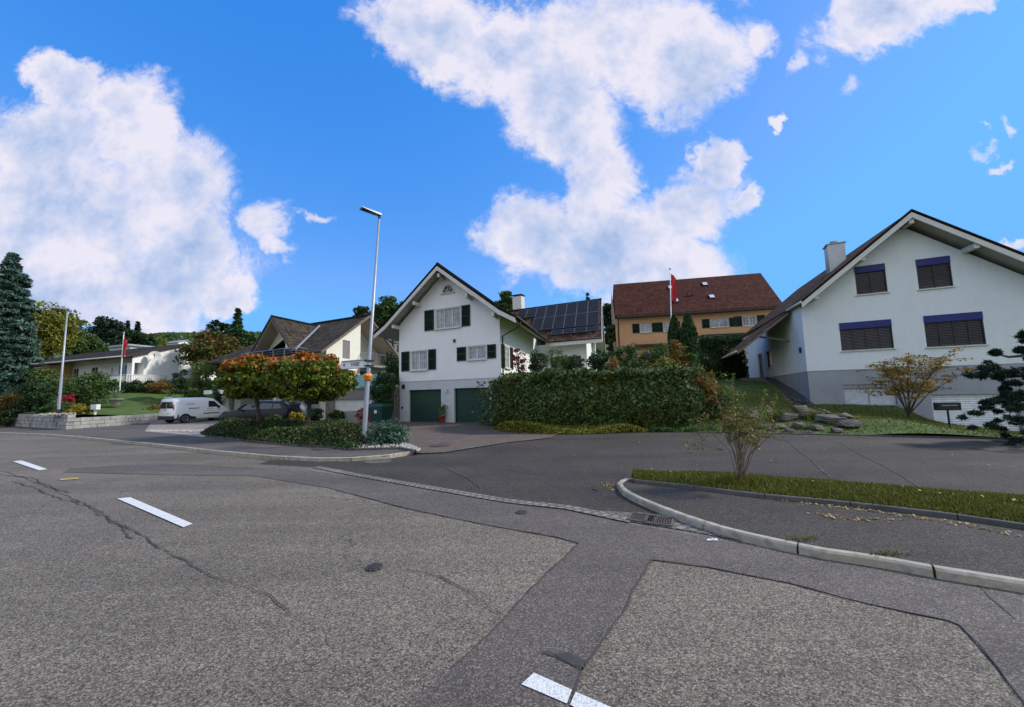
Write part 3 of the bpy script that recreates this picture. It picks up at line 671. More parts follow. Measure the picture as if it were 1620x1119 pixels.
struct('survey_mark', sheet(pxs([(94,759),(124,756.5),(124,759),(95,761.5)]), 0.020), 'yellowpaint')
g2 = [(g[0], g[1]) for g in GUT]
struct('gutter', ribbon(g2, 0.2, 0.023), 'cobble')
struct('drain_surround', sheet(pxs([(990,826),(1010,812),(1052,818),(1100,829),(1190,852),(1180,859),(1095,843),(1040,834)]), 0.017), 'cobble')
# pavements
WZ = 0.10
walk = KL+[(-3.2,13.2),(-5.8,19.0),(-8.3,26.0),(-8.3,48),(-26,48),(-40.0,31.2),(-60,42),(-90,58)]
struct('sidewalk', sheet(walk, WZ), 'walk')
fore = pxs([(240,668),(228,684),(320,691),(330,684),(400,676),(500,673),(620,676)], WZ)+[(-8.4,27),(-8.4,47),(-26,47),(-29.5,33)]
struct('forecourt', sheet(fore, WZ+0.005), 'fore')
mb = kerb_run(KL, 0.12, -0.1, WZ+0.012, 1.0, 0.015, -1)
struct('kerb', mb, 'kerb')
drive = pxs([(658,718),(700,716.5),(800,700.5),(870,693.5)])+[(2.2,17.2),(1.0,21),(-0.2,25.5),(-8.4,29),(-8.2,26.0),(-5.8,19.0),(-3.4,13.2)]
struct('driveway', sheet(drive, 0.035), 'paver')
struct('driveway_edging', ribbon(pxs([(658,719),(700,717.5),(800,701.5),(880,693)]), 0.12, 0.042), 'cobble')
struct('lawn_edging', kerb_run(pxs([(228,684),(275,687.5),(322,691.5)], WZ), 0.25, 0, 0.16, 1, 0.01, -1), 'pebble')
# traffic island: pavement, kerb, verge
vf = [(1003,764),(1100,775),(1200,788),(1300,797),(1400,808),(1500,820),(1620,838),(1900,880),(2800,1016)]
vb = [(1000,756),(1050,756),(1100,757),(1200,762),(1300,770),(1400,778),(1500,787),(1620,797),(1900,822),(2800,902)]
IW = 0.09
isl = [(p[0], p[1]) for p in [gp(*q, IW) for q in [(1000,757.5),(988,759),(980,765),(986,774),(1006,785),(1044,801),(1094,819),(1154,838),(1224,854),(1299,869),(1404,884),(1479,898),(1624,921),(1900,970),(2800,1130)]]]+[(p[0], p[1]) for p in [gp(*q, IW) for q in vf[::-1]]]
struct('island_sidewalk', sheet(isl, IW), 'side')
struct('island_kerb', kerb_run([(p[0], p[1]) for p in [gp(*q, IW) for q in [(1012,756.5),(1000,756),(985,757.5),(975,764),(981,774),(1001,786),(1039,802),(1089,820.5),(1149,839.5),(1219,855.5),(1294,871.5),(1399,886.5),(1474,900.5),(1619,923.5),(1900,973),(2800,1133)]]], 0.11, -0.05, IW+0.012, 1.0, 0.02, -1), 'kerb')
vfw = [gp(*q, IW) for q in vf]; vbw = [gp(*q, 0.0) for q in vb]
struct('verge_kerb', kerb_run([(p[0], p[1]) for p in vfw], 0.07, 0, IW+0.06, 1.0, 0.01, -1, 0.01), 'kerb_dark')
A_ = resample([(p[0], p[1], 0) for p in vfw], 61); B_ = resample([(p[0], p[1], 0) for p in vbw], 61)
mb = MB(); VG = []
for j, (fz, tt) in enumerate([(0.13, 0.04), (0.17, 0.2), (0.19, 0.5), (0.15, 0.8), (0.06, 0.95), (0.0, 1.02)]):
    VG.append([(lambda p: (p.x, p.y, fz+0.02*bumpy(p.x*6, p.y*6)*(0 < j < 4)))(A_[i].lerp(B_[i], tt)) for i in range(61)])
for j in range(5):
    for i in range(60): mb.face([VG[j][i], VG[j][i+1], VG[j+1][i+1], VG[j+1][i]])
struct('verge', mb, 'grass', True)
rs = np.random.RandomState(5)
def blades(name, P, h, seed, material='blade'):
    rs = np.random.RandomState(seed); n = len(P); P = np.asarray(P); a = rs.rand(n)*6.283; hh = h*(0.4+rs.rand(n)); lean = rs.randn(n, 2)*0.45*hh[:, None]
    wd = np.stack([np.cos(a), np.sin(a), 0*a], 1)*(0.006+0.0008*P[:, 1:2]*0.6+0.003*rs.rand(n)[:, None])
    V = np.empty((n, 3, 3)); V[:, 0] = P-wd; V[:, 1] = P+wd; V[:, 2] = P; V[:, 2, :2] += lean; V[:, 2, 2] += hh
    me = bpy.data.meshes.new(name); me.vertices.add(3*n); me.loops.add(3*n); me.polygons.add(n)
    me.vertices.foreach_set('co', V.reshape(-1)); me.loops.foreach_set('vertex_index', np.arange(3*n, dtype=np.int32))
    me.polygons.foreach_set('loop_start', np.arange(0, 3*n, 3, dtype=np.int32)); me.polygons.foreach_set('loop_total', np.full(n, 3, dtype=np.int32))
    me.update(calc_edges=True); me.validate(); me.materials.append(MAT[material])
    o = bpy.data.objects.new(name, me); COL.objects.link(o); return o
def scatter_quads(mb, n, rs):
    A_ = []; Q = []
    for f in mb.f:
        p = [np.array(mb.v[i]) for i in f]
        if len(p) == 4: Q.append(p); A_.append(np.linalg.norm(np.cross(p[1]-p[0], p[3]-p[0]))+1e-6)
    A_ = np.array(A_); c = rs.choice(len(Q), n, p=A_/A_.sum()); u = rs.rand(n, 1); v = rs.rand(n, 1); Q = np.array(Q)[c]
    return Q[:, 0]*(1-u)*(1-v)+Q[:, 1]*u*(1-v)+Q[:, 2]*u*v+Q[:, 3]*(1-u)*v
vq = scatter_quads(mb, 90000, rs); vm = np.array([bumpy(p[0]*2.1, p[1]*3.3)+.6*bumpy(p[0]*7, p[1]*9) for p in vq]); vq = vq[(vm+rs.rand(len(vm))*2.2) > -.1]
tag(blades('grass', vq, 0.05, 3), 'short grass growing on the long traffic island verge', 'grass', kind='stuff')

# gardens
RC = Vector((17.625, 23.380, 0))     # front corner of the house on the right
def RH(s, t, z): p = RC+e3*s+b3*t; return Vector((p.x, p.y, z))
ctrl = [(4.8,16.6,0),(7.7,15.7,0),(9.4,15.1,0.02),(11.8,13.8,0.05),(15.0,11.9,0.05),(20,9,0.0),(26,6,0),
        (17.0,23.2,0.58),(17.5,23.2,0.56),tuple(RH(1.6,-.2,0.56)),tuple(RH(3.8,-.2,0.48)),tuple(RH(4.5,-.5,-.05)),tuple(RH(5.2,-.6,-.65)),tuple(RH(8.2,-.4,-.9)),tuple(RH(11,-.4,-.95)),tuple(RH(8.2,-3.5,-.75)),tuple(RH(5.4,-3.5,-.5)),
        (13.9,13.95,0.42),(13.0,14.6,0.38),(15.3,13.8,.12),(19,14,-.25),(22,13,-.45),(12,17,0.55),(14,19.5,0.6),(11.5,20,1.0),(9,19,0.6),(8,21,1.4),(13,25,1.6),(10,27,2.2),(17.5,26.0,1.35),(18.2,29.0,2.1),(19,32,2.35),(16,33,2.38),(11,33,2.4),(22,38,2.5),(8,38,3),(30,36,2)]
lawn_h = rbf([tuple(float(q) for q in c) for c in ctrl])
near = [gp(1105,685),gp(1200,687),gp(1290,689),gp(1360,690.5),gp(1480,693.5),gp(1620,697),gp(1800,703)]
far = [(7.5,36),(12,36),(17,36),(22,36),(27,35),(33,33),(40,30)]
lm = patch(near, far, 90, 60, lawn_h, 0.03)
struct('lawn', lm, 'lawn', True)
lq = [p for p in scatter_quads(lm, 90000, rs) if p[1] < 26 and math.hypot(p[0]-24, p[1]-20) > 2.0]
tag(blades('grass', np.array(lq), 0.07, 8), 'mown lawn grass sloping up to the white house on the right', 'grass', kind='stuff')
struct('parking_edging', kerb_run([(p[0], p[1]) for p in near], 0.10, -0.02, 0.06, 1.0, 0.01, -1, 0.01), 'kerb_dark')
# garden terrace behind the tall hedge
ctr2 = [(-0.6,19.5,2.2),(8,17.4,2.2),(1.5,34,2.7),(14,34,2.7),(9,26,2.6),(20,46,5.2),(0,46,4),(12,40,3.6)]
ter_h = rbf(ctr2)
struct('garden_terrace', patch([(-0.2,20.5),(3,17.6),(8.2,17.4)], [(2,48),(12,48),(22,48)], 20, 24, ter_h, 0.03), 'lawn', True)
# garden on the left behind the stone wall
ctr3 = [(-45,33.5,1.0),(-39.7,31,1.0),(-34,28.2,1.05),(-29.1,25.8,1.05),(-28.2,28.5,.85),(-27.8,30.5,.75),(-26.3,35,1.3),(-25,40,2.6),(-37,37.5,3.2),(-31.5,36,2.0),(-33,33,1.7),(-34,41,3.5),(-42,41,3.3),(-60,55,4),(-22,52,4.5),(-50,39,1.6)]
left_h = rbf(ctr3)
struct('garden_lawn', patch([(-60,41.2),(-45,33.8),(-39.7,31.1),(-34,28.4),(-29.2,25.95)], [(-70,62),(-50,58),(-35,54),(-28,52),(-21.5,50)], 50, 40, left_h, 0.03), 'lawn', True)
rs = np.random.RandomState(9)

# ------------------------------------------------------------------ small things in the road
def manhole(px, py, r, label, grate=False, z=0.02):
    c = gp(px, py); t = thing('manhole_cover', label, 'manhole cover', (c[0], c[1], z))
    mb = MB(); mb.lathe((c[0], c[1], z-0.01), [(r, 0), (r, 0.014), (r*0.9, 0.016)], 28); mb.build('frame', 'kerb_dark' if grate else 'iron', t)
    mb = MB(); mb.lathe((c[0], c[1], z+0.004), [(r*0.86, 0), (r*0.86, 0.006)], 28); mb.build('lid', 'strip' if grate else ('iron' if r > .2 else 'iron_plain'), t)
manhole(593, 900, 0.085, 'small round dark cover in the open carriageway left of the trench patch')
manhole(825, 813, 0.09, 'small rusty round cover in the fine asphalt just below the cobbled gutter')
manhole(515, 715, 0.42, 'large rusty round manhole cover in the pavement in front of the flower bed', z=0.112)
manhole(598, 731, 0.36, 'round asphalt-filled manhole cover beside the pale kerb end', True)
manhole(697, 707, 0.36, 'brown oval manhole cover in the brick paved driveway', z=0.047)
manhole(943, 776, 0.06, 'tiny black round cap in the side street near the tip of the island')
def drain(px, py, label):
    c = gp(px, py, 0.026); t = thing('storm_drain', label, 'storm drain', c, 'storm drain grates at the island kerb')
    d = Vector((0.84, -0.42, 0)).normalized(); n = Vector((-d.y, d.x, 0)); mb = MB(); cc = Vector(c)
    for s_ in (-1, 1):
        mb.box(cc+n*s_*0.165, 0.34, 0.03, 0.02, d, n); mb.box(cc+d*s_*0.165, 0.03, 0.30, 0.02, d, n)
    mb.build('frame', 'kerb_dark', t); mb = MB()
    for k in range(9): mb.box(cc+d*(-0.13+0.0325*k)+UP*0.002, 0.014, 0.30, 0.016, d, n)
    mb.build('grate', 'iron', t)
drain(1016, 819, 'rusty slotted drain grate at the kerb, nearer the tip of the island')
drain(1043, 823.5, 'rusty slotted drain grate at the kerb, right-hand one of the pair')
mb = MB(); c = gp(1127, 855, 0.02); mb.face([(c[0]-.07,c[1]-.01,.024),(c[0]+.06,c[1]-.02,.026),(c[0]+.07,c[1]+.03,.03),(c[0]-.04,c[1]+.035,.026)]); mb.face([(c[0]-.02,c[1],.032),(c[0]+.05,c[1]+.0,.036),(c[0]+.02,c[1]+.045,.03)])
tag(mb.build('paper_scrap', 'signwhite'), 'small crumpled white paper scrap lying on the road below the kerb', 'litter')
# fallen leaves
P = []
for l, n_ in (([(1175,780),(1240,790),(1320,800),(1420,812),(1500,824),(1600,842)], 150), ([(1290,812),(1330,818),(1420,822)], 60), ([(955,755),(985,775)], 35), ([(1165,768),(1230,775)], 25)):
    Q = resample([gp(*q, IW+0.02) for q in l], 50)
    for k in range(n_):
        q = Q[rs.randint(50)]; P.append((q.x+rs.randn()*0.06, q.y-abs(rs.randn())*0.07+.05, IW+0.015 if l[0][0] > 1000 else 0.03))
for k in range(130): P.append((1.5+rs.rand()*14, 7.5+rs.rand()*8, 0.025))
for k in range(40):
    q = A_[rs.randint(61)].lerp(B_[rs.randint(61)], rs.rand()) if False else Vector(VG[2][rs.randint(61)]); P.append((q.x, q.y+rs.randn()*0.1, q.z+0.05))
P = [p for p in P if not (p[1] < 7 and p[0] < 2)]
tag(leaves('fallen_leaves', np.array(P), 0.036, 'fallen', None, 4, 1.3, nrm=np.tile([0, 0, 1.0], (len(P), 1)), nbias=2.0), 'yellow and brown fallen leaves scattered on the pavement and parking area', 'fallen leaves', kind='stuff')

# ------------------------------------------------------------------ street lamps and signs
def street_lamp(base, top, head_dir, label, r=0.085, hl=0.75, wid=0.3, tilt=0.12):
    t = thing('street_lamp', label, 'street lamp', base, 'street lamps along the road')
    b = Vector(base); tp = Vector(top); mb = MB()
    mb.tube([b-UP*0.2, b, b.lerp(tp, 0.35), b.lerp(tp, 0.36), tp], [r, r, r*0.86, r*0.72, r*0.42], 14); mb.build('pole', 'metal', t, True)
    mb = MB(); mb.tube([b, b+UP*0.35], [r*1.12, r*1.12], 14); mb.build('base_collar', 'dark_metal', t)
    mb = MB(); mb.box(b.lerp(tp, 0.12)+Vector((0.0, -r*0.9, 0)), 0.10, 0.02, 0.40); mb.build('access_door', 'metal', t)
    d = Vector(head_dir).normalized(); n = Vector((-d.y, d.x, 0)).normalized(); u = d.cross(n)
    if u.z < 0: u = -u
    c = tp+UP*0.05+d*(hl*0.42); mb = MB()
    mb.hexa([c-d*hl*.5-n*wid*.32-u*.035, c+d*hl*.5-n*wid*.5-u*.02, c+d*hl*.5+n*wid*.5-u*.02, c-d*hl*.5+n*wid*.32-u*.035,
             c-d*hl*.5-n*wid*.26+u*.05, c+d*hl*.48-n*wid*.44+u*.02, c+d*hl*.48+n*wid*.44+u*.02, c-d*hl*.5+n*wid*.26+u*.05]); hd = mb.build('lamp_head', 'metal', t)
    mb = MB(); mb.box(c+d*hl*.1-u*.034, hl*.62, wid*.66, 0.012, d, n, u); mb.build('lens', 'dark_glass', hd)
    mb = MB(); mb.tube([tp-UP*0.1, tp+UP*0.06], [r*0.55, r*0.6], 10); mb.build('head_joint', 'dark_metal', t)
lb = gp(575, 703, 0.1); lt = at(600, 342, lb[1]); lt = (lt[0], lt[1], lt[2])
street_lamp(lb, lt, (-0.75, -0.62, 0.10), 'tall grey street lamp carrying the white arrow sign, beside the flower bed')
lb2 = (-30.3, 26.2, 1.05); lt2 = at(107, 490, 26.2)
street_lamp(lb2, lt2, (-0.85, -0.6, 0.02), 'tall grey street lamp standing on the stone retaining wall at the far left', hl=0.9)
def frac(z): return Vector(lb).lerp(Vector(lt), (z-lb[2])/(lt[2]-lb[2]))
# white arrow board
pS = frac(at(582, 575, lb[1])[2]); 
sg = thing('direction_sign', 'white arrow-ended direction board fixed high on the lamp pole, pointing left', 'sign', tuple(pS))
pa = Vector(at(537, 569.5, 15.6)); pb = Vector(at(579, 576, 14.9)); dS = (pa-pb); dS.z = 0; L = dS.length; dS.normalize(); nS = Vector((dS.y, -dS.x, 0))
if nS.y > 0: nS = -nS
c0 = pS+dS*0.10; zt = 0.135
mb = MB(); pts = [c0-UP*zt, c0+dS*(L-.18)-UP*zt, c0+dS*L+UP*0.0, c0+dS*(L-.18)+UP*zt, c0+UP*zt]
mb.prism(pts, nS*-0.05); mb.build('board', 'signwhite', sg)
mb = MB()
for s_ in (-1, 1): mb.box(c0+dS*(L-.18)/2+UP*s_*(zt+0.012)-nS*-0.02, L-.18, 0.07, 0.022, dS, nS)
mb.build('frame', 'metal', sg)
mb = MB()
for dz in (-0.09, 0.09): mb.box(pS+UP*dz, 0.26, 0.24, 0.05, dS, nS)
mb.build('bracket', 'dark_metal', sg)
def text(name, s, size, origin, xdir, ydir, material, parent, th=0.006):
    cu = bpy.data.curves.new(name, 'FONT'); cu.body = s; cu.size = size; cu.extrude = th/2; cu.align_x = 'CENTER'; cu.align_y = 'CENTER'
    o = bpy.data.objects.new('tmp', cu); COL.objects.link(o); dg = bpy.context.evaluated_depsgraph_get(); me = bpy.data.meshes.new_from_object(o.evaluated_get(dg))
    bpy.data.objects.remove(o); xd = Vector(xdir).normalized(); yd = Vector(ydir).normalized(); zd = xd.cross(yd)
    off = Vector(parent['_loc'])
    for v in me.vertices: v.co = Vector(origin)+xd*v.co.x+yd*v.co.y+zd*v.co.z-off
    me.materials.clear(); me.materials.append(MAT[material]); ob = bpy.data.objects.new(name, me); COL.objects.link(ob); ob.parent = parent; return ob
text('lettering', 'FABE', 0.2, c0+dS*(L*0.40)+nS*0.006, -dS, UP, 'blacktext', sg)
mb = MB(); q = c0+dS*(L*.80)+nS*0.005; mb.prism([q+dS*.075, q-dS*.05+UP*.07, q-dS*.02, q-dS*.05-UP*.07], nS*0.006); mb.build('arrow', 'redpaint', sg)
# amber signal unit
pA = frac(at(584, 597, lb[1])[2]); am = thing('warning_lamp', 'orange plastic warning lamp strapped to the lamp pole below the arrow board', 'warning lamp', tuple(pA))
mb = MB(); mb.lathe(pA-UP*0.12+Vector((0,-0.02,0)), [(0.09,0),(0.12,0.03),(0.13,0.12),(0.15,0.15),(0.15,0.22),(0.11,0.25)], 14); mb.build('housing', 'amber', am, True)
mb = MB(); mb.lathe(pA+Vector((0.0,-0.12,0.06)), [(0.055,0),(0.055,0.05),(0.03,0.07)], 12, Vector((0,-1,0))); mb.build('lens', 'amber', am, True)

# ------------------------------------------------------------------ house helpers
def window(parent, P, U, Nn, s0, s1, z0, z1, depth=0.1, cols=2, rows=1, glass='glass', fm='wood_white', fw=0.06, sill=True, surround=None, bars=0.022, sash=True):
    """P: origin at the wall face, U along the wall, Nn outward. Frame and pane sit back in the opening."""
    P = Vector(P); c = lambda s_, z, o=0.0: P+U*s_+UP*z+Nn*o
    mb = MB(); d = -depth+0.03; wd = s1-s0; ht = z1-z0
    for z in (z0+fw/2, z1-fw/2): mb.box(c((s0+s1)/2, z, d), wd, 0.06, fw, U, Nn)
    for s_ in (s0+fw/2, s1-fw/2): mb.box(c(s_, (z0+z1)/2, d), fw, 0.06, ht-2*fw, U, Nn)
    for k in range(1, cols): mb.box(c(s0+wd*k/cols, (z0+z1)/2, d), fw*1.15, 0.055, ht-2*fw, U, Nn)
    if bars:
        for k in range(cols):
            a = s0+wd*(k+.5)/cols
            mb.box(c(a, (z0+z1)/2, d-0.004), bars, 0.035, ht-2*fw, U, Nn)
        for j in range(1, rows+1): mb.box(c((s0+s1)/2, z0+ht*j/(rows+1), d-0.006), wd-2*fw, 0.035, bars, U, Nn)
    w_ = mb.build('window', fm, parent)
    mb = MB(); mb.face([c(s0+.01, z0+.01, -depth+0.012), c(s1-.01, z0+.01, -depth+0.012), c(s1-.01, z1-.01, -depth+0.012), c(s0+.01, z1-.01, -depth+0.012)]); mb.build('pane', glass, w_)
    if sill: mb = MB(); mb.box(c((s0+s1)/2, z0-0.035, 0.04), wd+0.14, 0.16, 0.06, U, Nn); mb.build('sill', 'wood_white', w_)
    if surround:
        mb = MB()
        for s_ in (s0-surround/2, s1+surround/2): mb.box(c(s_, (z0+z1)/2, 0.014), surround, 0.03, ht, U, Nn)
        mb.box(c((s0+s1)/2, z1+surround/2, 0.014), wd+2*surround, 0.03, surround, U, Nn); mb.build('surround', 'wood_white', w_)
    return w_
def shutter(parent, P, U, Nn, s0, s1, z0, z1, m='shutter'):
    P = Vector(P); c = P+U*(s0+s1)/2+UP*(z0+z1)/2+Nn*0.035; mb = MB(); wd = s1-s0; ht = z1-z0
    for s_ in (-1, 1): mb.box(c+U*s_*(wd/2-.03), .06, .05, ht, U, Nn); mb.box(c+UP*s_*(ht/2-.03), wd-.12, .05, .06, U, Nn)
    mb.box(c, wd-.12, .05, .05, U, Nn)
    n = max(4, int(ht/0.09)); 
    for k in range(n):
        z = -ht/2+.06+(ht-.12)*(k+.5)/n; mb.box(c+UP*z, wd-.12, .015, (ht-.12)/n*1.1, U, (Nn*.8-UP*.35).normalized(), (UP*.8+Nn*.5).normalized())
    return mb.build('shutter', m, parent)
def gutter_pipe(parent, pts, r=0.05, m='copper', name='downpipe'):
    mb = MB(); mb.tube(pts, r, 8); return mb.build(name, m, parent, True)
def beams(parent, pts, d, L, wd=0.16, ht=0.22, m='wood_white', name='rafter_beam'):
    for p in pts: mb = MB(); q = Vector(p); mb.hexa([q+v for v in [Vector((0,0,0))-e3*wd/2-UP*ht*.5+d*L, Vector((0,0,0))+e3*wd/2-UP*ht*.5+d*L, e3*wd/2-UP*ht*.5, -e3*wd/2-UP*ht*.5, -e3*wd/2+UP*ht*.5+d*L, e3*wd/2+UP*ht*.5+d*L, e3*wd/2+UP*ht*.5, -e3*wd/2+UP*ht*.5]]); mb.build(name, m, parent)
NF = Vector((-0.45605, -0.88996, 0))    # outward from the street fronts
INW = -NF
NS = Vector((0.96823, -0.25006, 0))     # outward from walls facing right
# ------------------------------------------------------------------ houses
def frame(O, U=e3, B_=b3):
    O = Vector(O)
    return lambda s_, t_, z: Vector((O.x+U.x*s_+B_.x*t_, O.y+U.y*s_+B_.y*t_, z))
def onplane(O, ax, px, py):
    """(distance along ax, height) of the point of the upright plane through O seen at a pixel"""
    d = ray(px, py); n = (-ax[1], ax[0]); t = ((O[0]-CAMP[0])*n[0]+(O[1]-CAMP[1])*n[1])/(d[0]*n[0]+d[1]*n[1]); P = CAMP+d*t
    return float((P[0]-O[0])*ax[0]+(P[1]-O[1])*ax[1]), float(P[2])
def roof_plane(parent, q, tile, soffit='soffit', th=0.13, name='roof'):
    mb = MB(); mb.slab(q, th); r = mb.build(name, tile, parent)
    q = [Vector(p) for p in q]; n = (q[1]-q[0]).cross(q[3] if len(q) > 3 else q[2]-q[0]).normalized()
    n = ((q[1]-q[0]).cross(q[-1]-q[0])).normalized(); n = n if n.z > 0 else -n; cc = sum(q, Vector())/len(q)
    mb = MB(); mb.slab([p+(cc-p).normalized()*0.05-n*(th+0.004) for p in q], 0.05); mb.build('soffit', soffit, r); return r
def bargeboard(parent, pts, nout, ht=0.24, th=0.05, m='wood_white', drop=0.05):
    mb = MB()
    for a, b in zip(pts[:-1], pts[1:]):
        a, b = Vector(a), Vector(b); d = UP*-drop
        mb.prism([a+d, b+d, b+d-UP*ht, a+d-UP*ht], nout*th)
    return mb.build('bargeboard', m, parent)

# ---- white house with green garage doors
CO = gp(632, 668); C = frame(CO)
ch = thing('white_house', 'white gabled house with two green garage doors, green shutters and a solar-panelled wing', 'house', (CO[0], CO[1], 0))
ga = [(0.81, 3.42, 0.03, 2.08), (4.41, 6.93, 0.03, 2.10)]
mb = MB(); mb.wall(C(0,0,0), e3, [(0,-.3),(7.7,-.3),(7.7,2.67),(0,2.67)], ga, INW, 0.28)
mb.wall(C(7.7,0,0), b3, [(0,-.3),(21,-.3),(21,2.67),(0,2.67)]); mb.wall(C(0,0,0), b3, [(0,-.3),(21,-.3),(21,2.67),(0,2.67)])
mb.face([C(0,0,2.67), C(7.7,0,2.67), C(7.7,21,2.67), C(0,21,2.67)]); mb.build('plinth_wall', 'pale_grey', ch)
wins = [(1.03,2.38,3.35,4.58),(5.5,6.76,3.78,4.57),(3.08,4.98,5.88,7.12)]
f0 = C(0,-.03,0)
mb = MB(); mb.wall(f0-e3*0.02, e3, [(0,2.64),(7.74,2.64),(7.74,6.45),(3.74,9.48),(0,6.45)], [tuple(x+(0.02 if i < 2 else 0) for i, x in enumerate(h)) for h in wins]+[(3.68,4.44,8.14,8.6)], INW, 0.16)
mb.wall(f0-e3*0.02+e3*7.74, b3, [(0,2.64),(21,2.64),(21,6.5),(0,6.5)], [(0.86,2.0,3.25,4.6)], -NS, 0.12); mb.wall(f0-e3*0.02, b3, [(0,2.64),(21,2.64),(21,6.5),(0,6.5)])
mb.build('wall', 'white', ch)
for i, (a, b, z0, z1) in enumerate(ga):
    mb = MB(); mb.box(C((a+b)/2, 0.22, (z0+z1)/2), b-a, 0.06, z1-z0, e3, INW); d_ = mb.build('garage_door', 'green', ch)
    mb = MB()
    for s_ in (a+.03, b-.03): mb.box(C(s_, .17, (z0+z1)/2), .07, .05, z1-z0, e3, INW)
    mb.box(C((a+b)/2, .17, z1-.04), b-a-.14, .05, .08, e3, INW); mb.build('door_frame', 'shutter', d_)
    mb = MB(); mb.box(C((a+b)/2, .17, 1.0), .14, .06, .04, e3, INW); mb.build('handle', 'dark_metal', d_)
P0 = Vector((CO[0], CO[1], 0))+NF*0.03
for (a, b, z0, z1), n_, r_ in zip(wins, (2, 2, 3), (3, 2, 3)):
    window(ch, P0, e3, NF, a, b, z0, z1, 0.1, n_, r_, surround=0.09)
for a, b, z0, z1 in [(.22,.90,3.33,4.63),(2.48,3.08,3.33,4.63),(4.7,5.36,3.75,4.6),(6.87,7.45,3.78,4.6),(2.18,2.93,5.85,7.19),(5.08,5.70,5.86,7.17)]:
    shutter(ch, P0, e3, NF, a, b, z0, z1)
window(ch, C(7.72,0,0), b3, NS, .86, 2.0, 3.25, 4.6, 0.08, 2, 3)
for a, b in [(.12,.76),(2.1,2.74)]: shutter(ch, C(7.72,0,0), b3, NS, a, b, 3.22, 4.63)
# round-headed attic light: semicircle of frame, pane and bars over the rectangular opening
mb = MB(); cA = P0+e3*4.04+UP*8.14; ring = []
for k in range(17): t_ = math.pi*k/16; ring.append((math.cos(t_), math.sin(t_)))
for k in range(16):
    (c1, s1), (c2, s2) = ring[k], ring[k+1]
    q = [cA+e3*.40*c1+UP*.46*s1, cA+e3*.40*c2+UP*.46*s2, cA+e3*.50*c2+UP*.56*s2, cA+e3*.50*c1+UP*.56*s1]; mb.prism([p+NF*.03 for p in q], -NF*.10)
mb.box(cA-UP*.03+NF*.04, 1.1, .16, .06, e3, NF); mb.box(cA+UP*.22-NF*.02, .04, .04, .44, e3, NF); 
for a_ in (45, 135): mb.box(cA+(e3*math.cos(rad(a_))+UP*math.sin(rad(a_)))*.2-NF*.02, .03, .03, .42, e3*math.sin(rad(a_))-UP*math.cos(rad(a_)), NF, e3*math.cos(rad(a_))+UP*math.sin(rad(a_)))
at_w = mb.build('attic_window', 'wood_white', ch)
mb = MB(); mb.face([cA+e3*.42*c_+UP*.47*s_+NF*-.055 for c_, s_ in ring]); mb.build('pane', 'dark_glass', at_w)
mb = MB()  # wall spandrels that turn the square opening into an arch
for sgn in (1, -1):
    pts = [cA+e3*.46*sgn+UP*.47]+[cA+e3*.41*c_*sgn+UP*.47*s_ for c_, s_ in ring[:9]]; mb.face([p+NF*.001 for p in pts])
mb.build('arch_infill', 'white', ch)
# roof
TF, TB = -0.95, 21.5; AP = (3.70, 9.74)
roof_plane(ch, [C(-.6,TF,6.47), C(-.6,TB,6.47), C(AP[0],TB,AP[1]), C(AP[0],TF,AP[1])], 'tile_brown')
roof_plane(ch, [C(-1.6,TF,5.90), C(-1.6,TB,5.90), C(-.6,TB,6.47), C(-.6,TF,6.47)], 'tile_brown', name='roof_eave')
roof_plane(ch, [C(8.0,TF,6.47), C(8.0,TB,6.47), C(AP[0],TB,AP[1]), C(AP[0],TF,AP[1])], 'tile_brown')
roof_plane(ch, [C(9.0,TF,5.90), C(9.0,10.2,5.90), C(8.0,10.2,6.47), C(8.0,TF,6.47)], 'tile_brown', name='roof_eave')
bargeboard(ch, [C(-1.6,TF,5.86), C(-.6,TF,6.42), C(AP[0],TF,AP[1]-.05), C(8.0,TF,6.42), C(9.0,TF,5.86)], NF, 0.26)
bargeboard(ch, [C(-1.6,TF,5.96), C(-.6,TF,6.53), C(AP[0],TF,AP[1]+.06), C(8.0,TF,6.53), C(9.0,TF,5.96)], NF, 0.09, 0.08, 'tile_black', 0.0)
mb = MB(); mb.tube([C(AP[0],TF,AP[1]+.04), C(AP[0],TB,AP[1]+.04)], .11, 8); mb.build('ridge_tiles', 'tile_brown', ch)
beams(ch, [C(-.02,-.85,6.26), C(1.75,-.85,7.6), C(5.75,-.85,7.55), C(7.55,-.85,6.2), C(3.72,-.85,9.1)], b3, 0.9)
for s_ in (-1.68, 9.08): gutter_pipe(ch, [C(s_,TF,5.86), C(s_,10.0 if s_ > 0 else 20,5.82)], 0.07, name='gutter')
gutter_pipe(ch, [C(9.05,.1,5.8), C(8.9,.1,5.5), C(7.85,.1,5.05), C(7.82,.1,2.0)], 0.045)
gutter_pipe(ch, [C(-1.6,.3,5.8), C(-.9,.3,5.35), C(-.1,.3,5.25), C(-.08,.3,.1)], 0.045)
